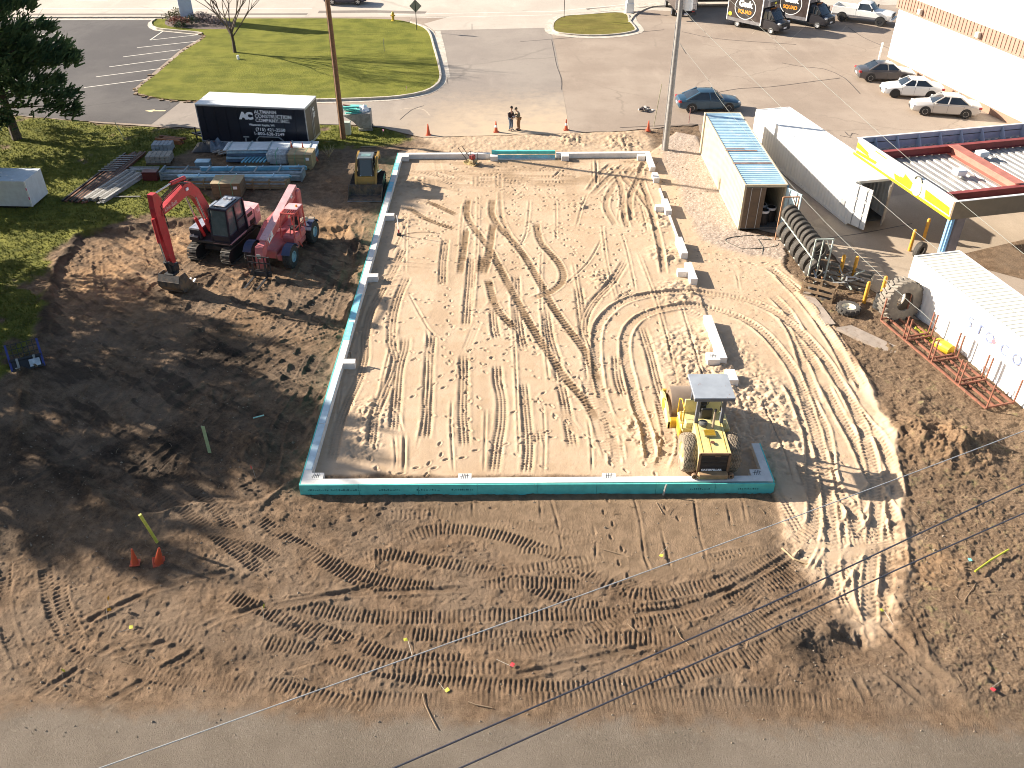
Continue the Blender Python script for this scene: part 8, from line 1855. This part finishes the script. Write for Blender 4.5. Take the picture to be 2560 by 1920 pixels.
for k in range(5): b = MB(); x_ = .2 + k * 1.35; b.box(x_, x_ + .09, -.08, 1.43, .965, 1.01); b.build('batten', M('batten_grey', (.33, .40, .42), .7), wb)
wp = thing('wrapped_pallet', 'pallet wrapped in clear plastic beside the tan crate', 'pallet', (*G(669, 418), 0), radians(1)); b = MB(); b.bbox(0, 1.4, 0, 1.1, .14, .95, .10); b.build('wrapped_goods', M('clear_wrap_grey', (.38, .42, .44), .25, var=.25, scale=4, bmp=.4, dirt=(.66, .70, .72), dirta=.5), wp)
for k in range(3): b = MB(); b.box(0, 1.4, .1 + k * .42, .2 + k * .42, 0, .13); b.build('pallet_runner', CRD, wp)
b = MB(); b.box(.62, .66, -.01, 1.11, .14, .965); b.build('strap', GRS, wp)
bfm = thing('blue_frames', 'pale blue metal brackets stacked behind the wrapped beam', 'metal brackets', (*G(603, 421), 0), radians(2))
for k in range(7): b = MB(); b.bar((.1 + k * .24, 0, .42), (.3 + k * .24, .9, .42), .10, .08); b.build('bracket', BLS2, bfm)
b = MB(); b.box(0, 1.9, 0, .9, 0, .36); b.build('support', CRD, bfm)
bx = thing('small_box', 'small pale blue box standing alone on the dirt', 'box', (*G(489, 419), 0), radians(1)); b = MB(); b.bbox(0, .92, 0, .6, 0, .34, .02); b.build('carton', M('box_blue_grey', (.22, .30, .34), .6, var=.1), bx); b = MB(); b.box(-.02, .94, -.02, .62, .34, .37); b.build('lid', BLS, bx)
def pallet_stack(label, x, y, L_, W_, rz, layers, mat):
    t = thing('paver_pallet', label, 'pallet', (*G(x, y), 0), rz)
    for k in range(3): b = MB(); b.box(0, L_, k * (W_ - .1) / 2, k * (W_ - .1) / 2 + .1, 0, .12); b.build('pallet_runner', CRD, t)
    for l in range(layers):
        for k in range(5): b = MB(); x_ = L_ * k / 5; b.bbox(x_ + .01, x_ + L_ / 5 - .01, rnd.uniform(0, .06), W_ - rnd.uniform(0, .06), .13 + l * .16, .28 + l * .16, .015); b.build('paver', mat, t)
pallet_stack('pallet of grey stone slabs, farther of the two on the shaded grass', 381, 384, 1.35, .9, radians(3), 3, M('slab_blue_grey', (.30, .33, .36), .85, var=.12)); pallet_stack('pallet of weathered tan slabs, nearer of the two on the shaded grass', 366, 414, 1.6, 1.1, radians(3), 3, M('slab_tan_grey', (.32, .29, .25), .85, var=.15))
# lumber, beams, pipes
WOODG = M('grey_lumber', (.34, .33, .31), .85, var=.22, scale=4, dirt=(.19, .16, .12), dirta=.55); RUS = M('rusty_steel', (.16, .065, .035), .8, var=.35, scale=5, dirt=(.26, .13, .08), dirta=.55)
def bars(name, label, cat, P, Q, n, w, sec, mats, layers=1, fan=0.0, z=.06, part='plank', ends=None):
    A = V(*G(*P), z); B = V(*G(*Q), z); d = (B - A).normalized(); s = V(-d.y, d.x, 0); t = thing(name, label, cat, (A.x, A.y, 0), 0)
    for l in range(layers):
        for k in range(n):
            o = (k - (n - 1) / 2) * w / n; f = 1 + fan * (rnd.random() - .3); a = s * o + d * rnd.uniform(-.3, .3); e = (B - A) + s * o * f + d * rnd.uniform(-.3, .2)
            b = MB(); b.bar(a + V(0, 0, z + l * sec[1] * 1.05), e + V(0, 0, z + l * sec[1] * 1.05 + rnd.uniform(0, .02)), sec[0], sec[1]); b.build(part, mats[k % len(mats)], t)
            if ends and k % 3 == 0: b = MB(); b.bar(e - d * .35 + V(0, 0, z + l * sec[1] * 1.05 + .006), e + d * .006 + V(0, 0, z + l * sec[1] * 1.05 + .006), sec[0] + .012, sec[1] + .012); b.build('painted_end', ends, t)
    return t
bars('lumber_pile', 'pile of long grey weathered planks on the grass edge', 'lumber', (237, 505), (342, 437), 7, 1.5, (.18, .07), [WOODG, M('grey_lumber_dark', (.20, .19, .17), .85, var=.2)], 3, .2)
bars('steel_bundle', 'bundle of long dark rusty rebar lying across the shaded lawn', 'steel bundle', (200, 507), (350, 385), 9, 1.0, (.09, .06), [RUS, BLK], 2, .3, part='steel_bar')
bars('steel_ladder', 'dark steel rails with red painted ends left of the rebar', 'steel rails', (168, 503), (320, 388), 3, .7, (.12, .10), [BLK, RUS], 1, .1, part='rail', ends=M('red_tip', (.62, .10, .07), .6))
A = V(*G(268, 433), 0); B = V(*G(318, 396), 0); lt = thing('rung_frame', 'pale rungs laid across the dark steel rails', 'frame', (A.x, A.y, .2)); 
for k in range(8): b = MB(); p = (B - A) * (k / 7); b.bar(p + V(-.5, -.05, 0), p + V(.6, .05, 0), .09, .03); b.build('rung', WOODG, lt)
bars('pipe_pile', 'short rusty pipes piled on the lawn left of the black trailer', 'pipes', (402, 352), (455, 358), 4, .7, (.15, .15), [M('orange_rust', (.26, .10, .04), .8, var=.3), RUS], 2, .1, part='pipe')
bars('board_pile', 'few pale boards lying behind the lumber pile', 'boards', (322, 424), (398, 424), 3, .7, (.16, .04), [WOODG], 1, .1, part='board'); bars('board_pile', 'single pale board lying left of the long crate', 'board', (300, 433), (400, 433), 1, .2, (.12, .04), [LTH], 1, part='board')
bars('board_pile', 'single dark board lying right of the lumber pile', 'board', (284, 494), (352, 494), 1, .2, (.12, .05), [M('grey_lumber_dark', (.2, .19, .17))], 1, part='board')
bars('board_pile', 'heap of broken grey boards in front of the trailer wheels', 'boards', (545, 385), (597, 366), 7, 1.1, (.16, .04), [WOODG, CRD], 3, 1.0, part='board')
rbx = thing('tool_chest', 'dark red tool chest beside the lumber pile', 'tool chest', (*G(358, 453), 0)); b = MB(); b.bbox(0, .95, 0, .5, 0, .5, .03); b.build('chest', M('dark_red_chest', (.12, .02, .02), .5), rbx); b = MB(); b.bbox(-.02, .97, -.02, .52, .5, .6, .02); b.build('lid', M('dark_red_chest', (.12, .02, .02), .5), rbx)
bfont('KENNEDY', .11, LW, rbx, 'lettering', T(.18, -.006, .3) @ FY, ext=.002) if False else None
# tarpaulin heap
tp = MB(); NXt, NYt = 40, 20; vs = []
for j in range(NYt):
    for i in range(NXt):
        u, v = i / (NXt - 1), j / (NYt - 1); hgt_ = sin(pi * u) ** .6 * sin(pi * v) ** .7
        vs.append(V(u * 2.9, v * 1.6, hgt_ * (.42 + .5 * float(fbm(np.array([u * 5.0]), np.array([v * 4.0]), 1.0, 4)[0]) + .25 * abs(sin(u * 14 + v * 5)))))
tp.add(vs, [(j * NXt + i, j * NXt + i + 1, (j + 1) * NXt + i + 1, (j + 1) * NXt + i) for j in range(NYt - 1) for i in range(NXt - 1)])
for k in range(len(tp.m)): tp.m[k] = 1 if (k % (NXt - 1)) > 17 else 0
o = tp.build('tarpaulin', [M('black_tarp', (.05, .048, .05), .6, var=.4, scale=5), M('blue_grey_tarp', (.17, .20, .24), .6, var=.3, scale=4)], smooth=60); tag(o, 'heap of crumpled black and blue grey tarpaulin in front of the trailer', 'tarpaulin'); o.location = (*G(478, 381), 0)
sh_ = thing('sawhorse', 'grey sawhorse leaning in front of the trailer wheels', 'sawhorse', (*G(616, 374), 0))
for x_ in (0, 1.0):
    for y_ in (0, .5): b = MB(); b.bar((x_, y_, 0), (x_ + (.05 if x_ == 0 else -.05), .25, .8), .09, .05); b.build('leg', WOODG, sh_)
b = MB(); b.bar((-.1, .25, .84), (1.1, .25, .84), .14, .08); b.build('beam', WOODG, sh_)
# dry weeds by the trailer, probe stake in the sand
b = MB(); R6 = random.Random(6)
for i in range(40): a = R6.uniform(0, 6.28); l = R6.uniform(.3, .8); b.tube([(0, 0, 0), (cos(a) * l * .4, sin(a) * l * .4, l * .7), (cos(a) * l * .7, sin(a) * l * .7, l)], .008, 3, False)
wv_ = b.build('dry_weed', M('straw', (.42, .34, .2), .9)); tag(wv_, 'clump of dry pale weed stalks between the trailer and the loader', 'weed', kind='stuff'); wv_.location = (*G(822, 395), 0)
gp = thing('gauge_stake', 'small red and white soil gauge standing in the sand near the left wall', 'gauge', (*G(998, 588, .1), .1)); b = MB(); b.bar((0, 0, 0), (-.05, .05, 1.2), .03, .03); b.build('rod', LW, gp); b = MB(); b.bbox(-.12, .12, -.1, .1, 0, .12, .02); b.build('foot', BLK, gp); b = MB(); b.bbox(-.05, .03, -.02, .05, .12, .35, .01); b.build('red_sleeve', FLG['red'], gp)
b = MB(); b.tube([G3(1005 + 55 * (1 - cos(a)) / 1.0, 592 - 12 * sin(a), .13) for a in np.linspace(-.6, 2.2, 16)], .012, 4); tag(b.build('cable', HOSE), 'thin black cable looping over the sand from the gauge', 'cable')
vb = MB(); vb.tube([(0, 0, 0), (0, 0, .3)], [.05, .045], 10); o = vb.build('anchor_post', BLK); tag(o, 'short black post on the inner stub of the left wall', 'post'); o.location = (*G(876, 893, ZT), ZT)
b = MB(); b.bar((0, 0, 0), (.05, -.05, .55), .07, .05); o = b.build('stake', WOODG); tag(o, 'short wooden stake against the teal front wall left of the roller', 'stake'); o.location = (G(1655, 1222)[0], BLy - .18, .0)
# twigs and litter
tw = MB(); R7 = random.Random(12)
for i in range(1100):
    if i < 850: x, y = R7.uniform(10.5, 22), R7.uniform(14, 35)
    elif i < 1000: x, y = R7.uniform(-16, 14), R7.uniform(15.3, 23.5)
    else: x, y = R7.uniform(-20, -8), R7.uniform(20, 45)
    r_ = min(NR - 1, int(np.searchsorted(ys, y))); c_ = int(round((x / HW[r_] + 1) / 2 * (NC - 1)))
    if not (0 <= c_ < NC) or sand[r_, c_] > .2 or flat[r_, c_] > .2 or (i < 950 and mulch[r_, c_] < .3): continue
    z = float(Z[r_, c_]) + .02; a = R7.uniform(0, 6.28); l = R7.uniform(.08, .42); bend = R7.uniform(-.4, .4)
    tw.tube([(x, y, z), (x + cos(a) * l * .5, y + sin(a) * l * .5, z + R7.uniform(0, .05)), (x + cos(a + bend) * l, y + sin(a + bend) * l, z + R7.uniform(-.01, .03))], R7.uniform(.004, .011), 3, False)
tw.build('twig_litter', M('dry_twigs', (.26, .18, .11), .9, var=.35, scale=8), kind='stuff')
BRm = M('stick_brown', (.27, .19, .12), .9)
for i, (P, lab) in enumerate([([(1055, 1730), (1062, 1760), (1080, 1800), (1092, 1822)], 'long thin forked branch lying near the street at bottom centre'), ([(1686, 1572), (1700, 1600), (1722, 1622)], 'curved pale stick below the middle cable'), ([(1568, 1565), (1586, 1583)], 'short pale stick in the bar tracks at lower right of centre'),
        ([(1170, 1754), (1190, 1762), (1230, 1770)], 'thin crooked stick just right of bottom centre'), ([(2405, 1513), (2434, 1470)], 'straight pale stick in the debris below the yellow sleeve'), ([(686, 1220), (712, 1228), (742, 1218)], 'bent pale stick lying below the wall corner at the left'), ([(848, 1584), (862, 1596)], 'short stick in the dirt left of centre'),
        ([(1866, 1539), (1876, 1551)], 'short thick pale stick above the lowest cable'), ([(1640, 1260), (1655, 1290)], 'thin stick stuck on the graded panel'), ([(2130, 1550), (2150, 1563)], 'pale stick at the tip of the sand spill'), ([(1500, 1375), (1550, 1390)], 'thin pale stick on the graded panel left of the green flag'), ([(1828, 1128), (1850, 1135)], 'pale board offcut in the shade behind the roller')]):
    b = MB(); pts = []
    for x, y in P: g = G(x, y); pts.append((g[0], g[1], zat(*g) + .04))
    b.tube(pts, .014, 5, True); tag(b.build('stick', BRm), lab, 'stick')
# pebbles and clods
pm = MB(); R8 = random.Random(8)
for i in range(2600):
    if i % 2: x, y = R8.uniform(-19, 20), R8.uniform(14, 24)
    else: x, y = R8.uniform(-20, -8.3), R8.uniform(24, 56)
    if i % 7 == 0: x, y = R8.uniform(9.9, 13.5), R8.uniform(26, 60)
    s = R8.uniform(.012, .045) * (1.6 if R8.random() < .08 else 1); z = zat(x, y)
    if z < -.5: continue
    a = R8.uniform(0, 6); q = [V(cos(a + k * 1.57) * s, sin(a + k * 1.57) * s * .8, 0) for k in range(4)]
    pm.add([V(x, y, z) + k for k in q] + [V(x, y, z + s * 1.1)], [(0, 1, 4), (1, 2, 4), (2, 3, 4), (3, 0, 4)])
pm.build('pebbles', M('pale_pebbles', (.24, .19, .14), .9, var=.5, scale=30), kind='stuff')
# grass blades on the near lawn
nb_ = 52000; RG = np.random.RandomState(3)
gx = RG.uniform(-42, -6, nb_ * 2); gy = RG.uniform(28, 66.5, nb_ * 2)
rr_ = np.clip(np.searchsorted(ys, gy), 0, NR - 1); cc_ = np.round((gx / HW[rr_] + 1) / 2 * (NC - 1)).astype(int); okm = (cc_ >= 0) & (cc_ < NC)
gx, gy, rr_, cc_ = gx[okm], gy[okm], rr_[okm], cc_[okm]
okm = (grass[rr_, cc_] > RG.uniform(.25, .9, len(gx))) & (flat[rr_, cc_] < .2); gx, gy, rr_, cc_ = gx[okm][:nb_], gy[okm][:nb_], rr_[okm][:nb_], cc_[okm][:nb_]
gz = Z[rr_, cc_]; n = len(gx); a = RG.uniform(0, 2 * pi, n); h = RG.uniform(.05, .15, n); w = RG.uniform(.015, .04, n); lx = RG.normal(0, .05, n); ly = RG.normal(0, .05, n)
P3 = np.zeros((n, 3, 3), np.float32); P3[:, 0] = np.stack([gx - np.cos(a) * w, gy - np.sin(a) * w, gz - .01], 1); P3[:, 1] = np.stack([gx + np.cos(a) * w, gy + np.sin(a) * w, gz - .01], 1); P3[:, 2] = np.stack([gx + lx, gy + ly, gz + h], 1)
me_ = bpy.data.meshes.new('grass_blades'); me_.vertices.add(n * 3); me_.vertices.foreach_set('co', P3.ravel()); me_.loops.add(n * 3); me_.loops.foreach_set('vertex_index', np.arange(n * 3, dtype=np.int32)); me_.polygons.add(n); me_.polygons.foreach_set('loop_start', np.arange(0, n * 3, 3, dtype=np.int32)); me_.update(calc_edges=True)
me_.materials.append(GRASSM); link('grass_blades', me_, kind='stuff')
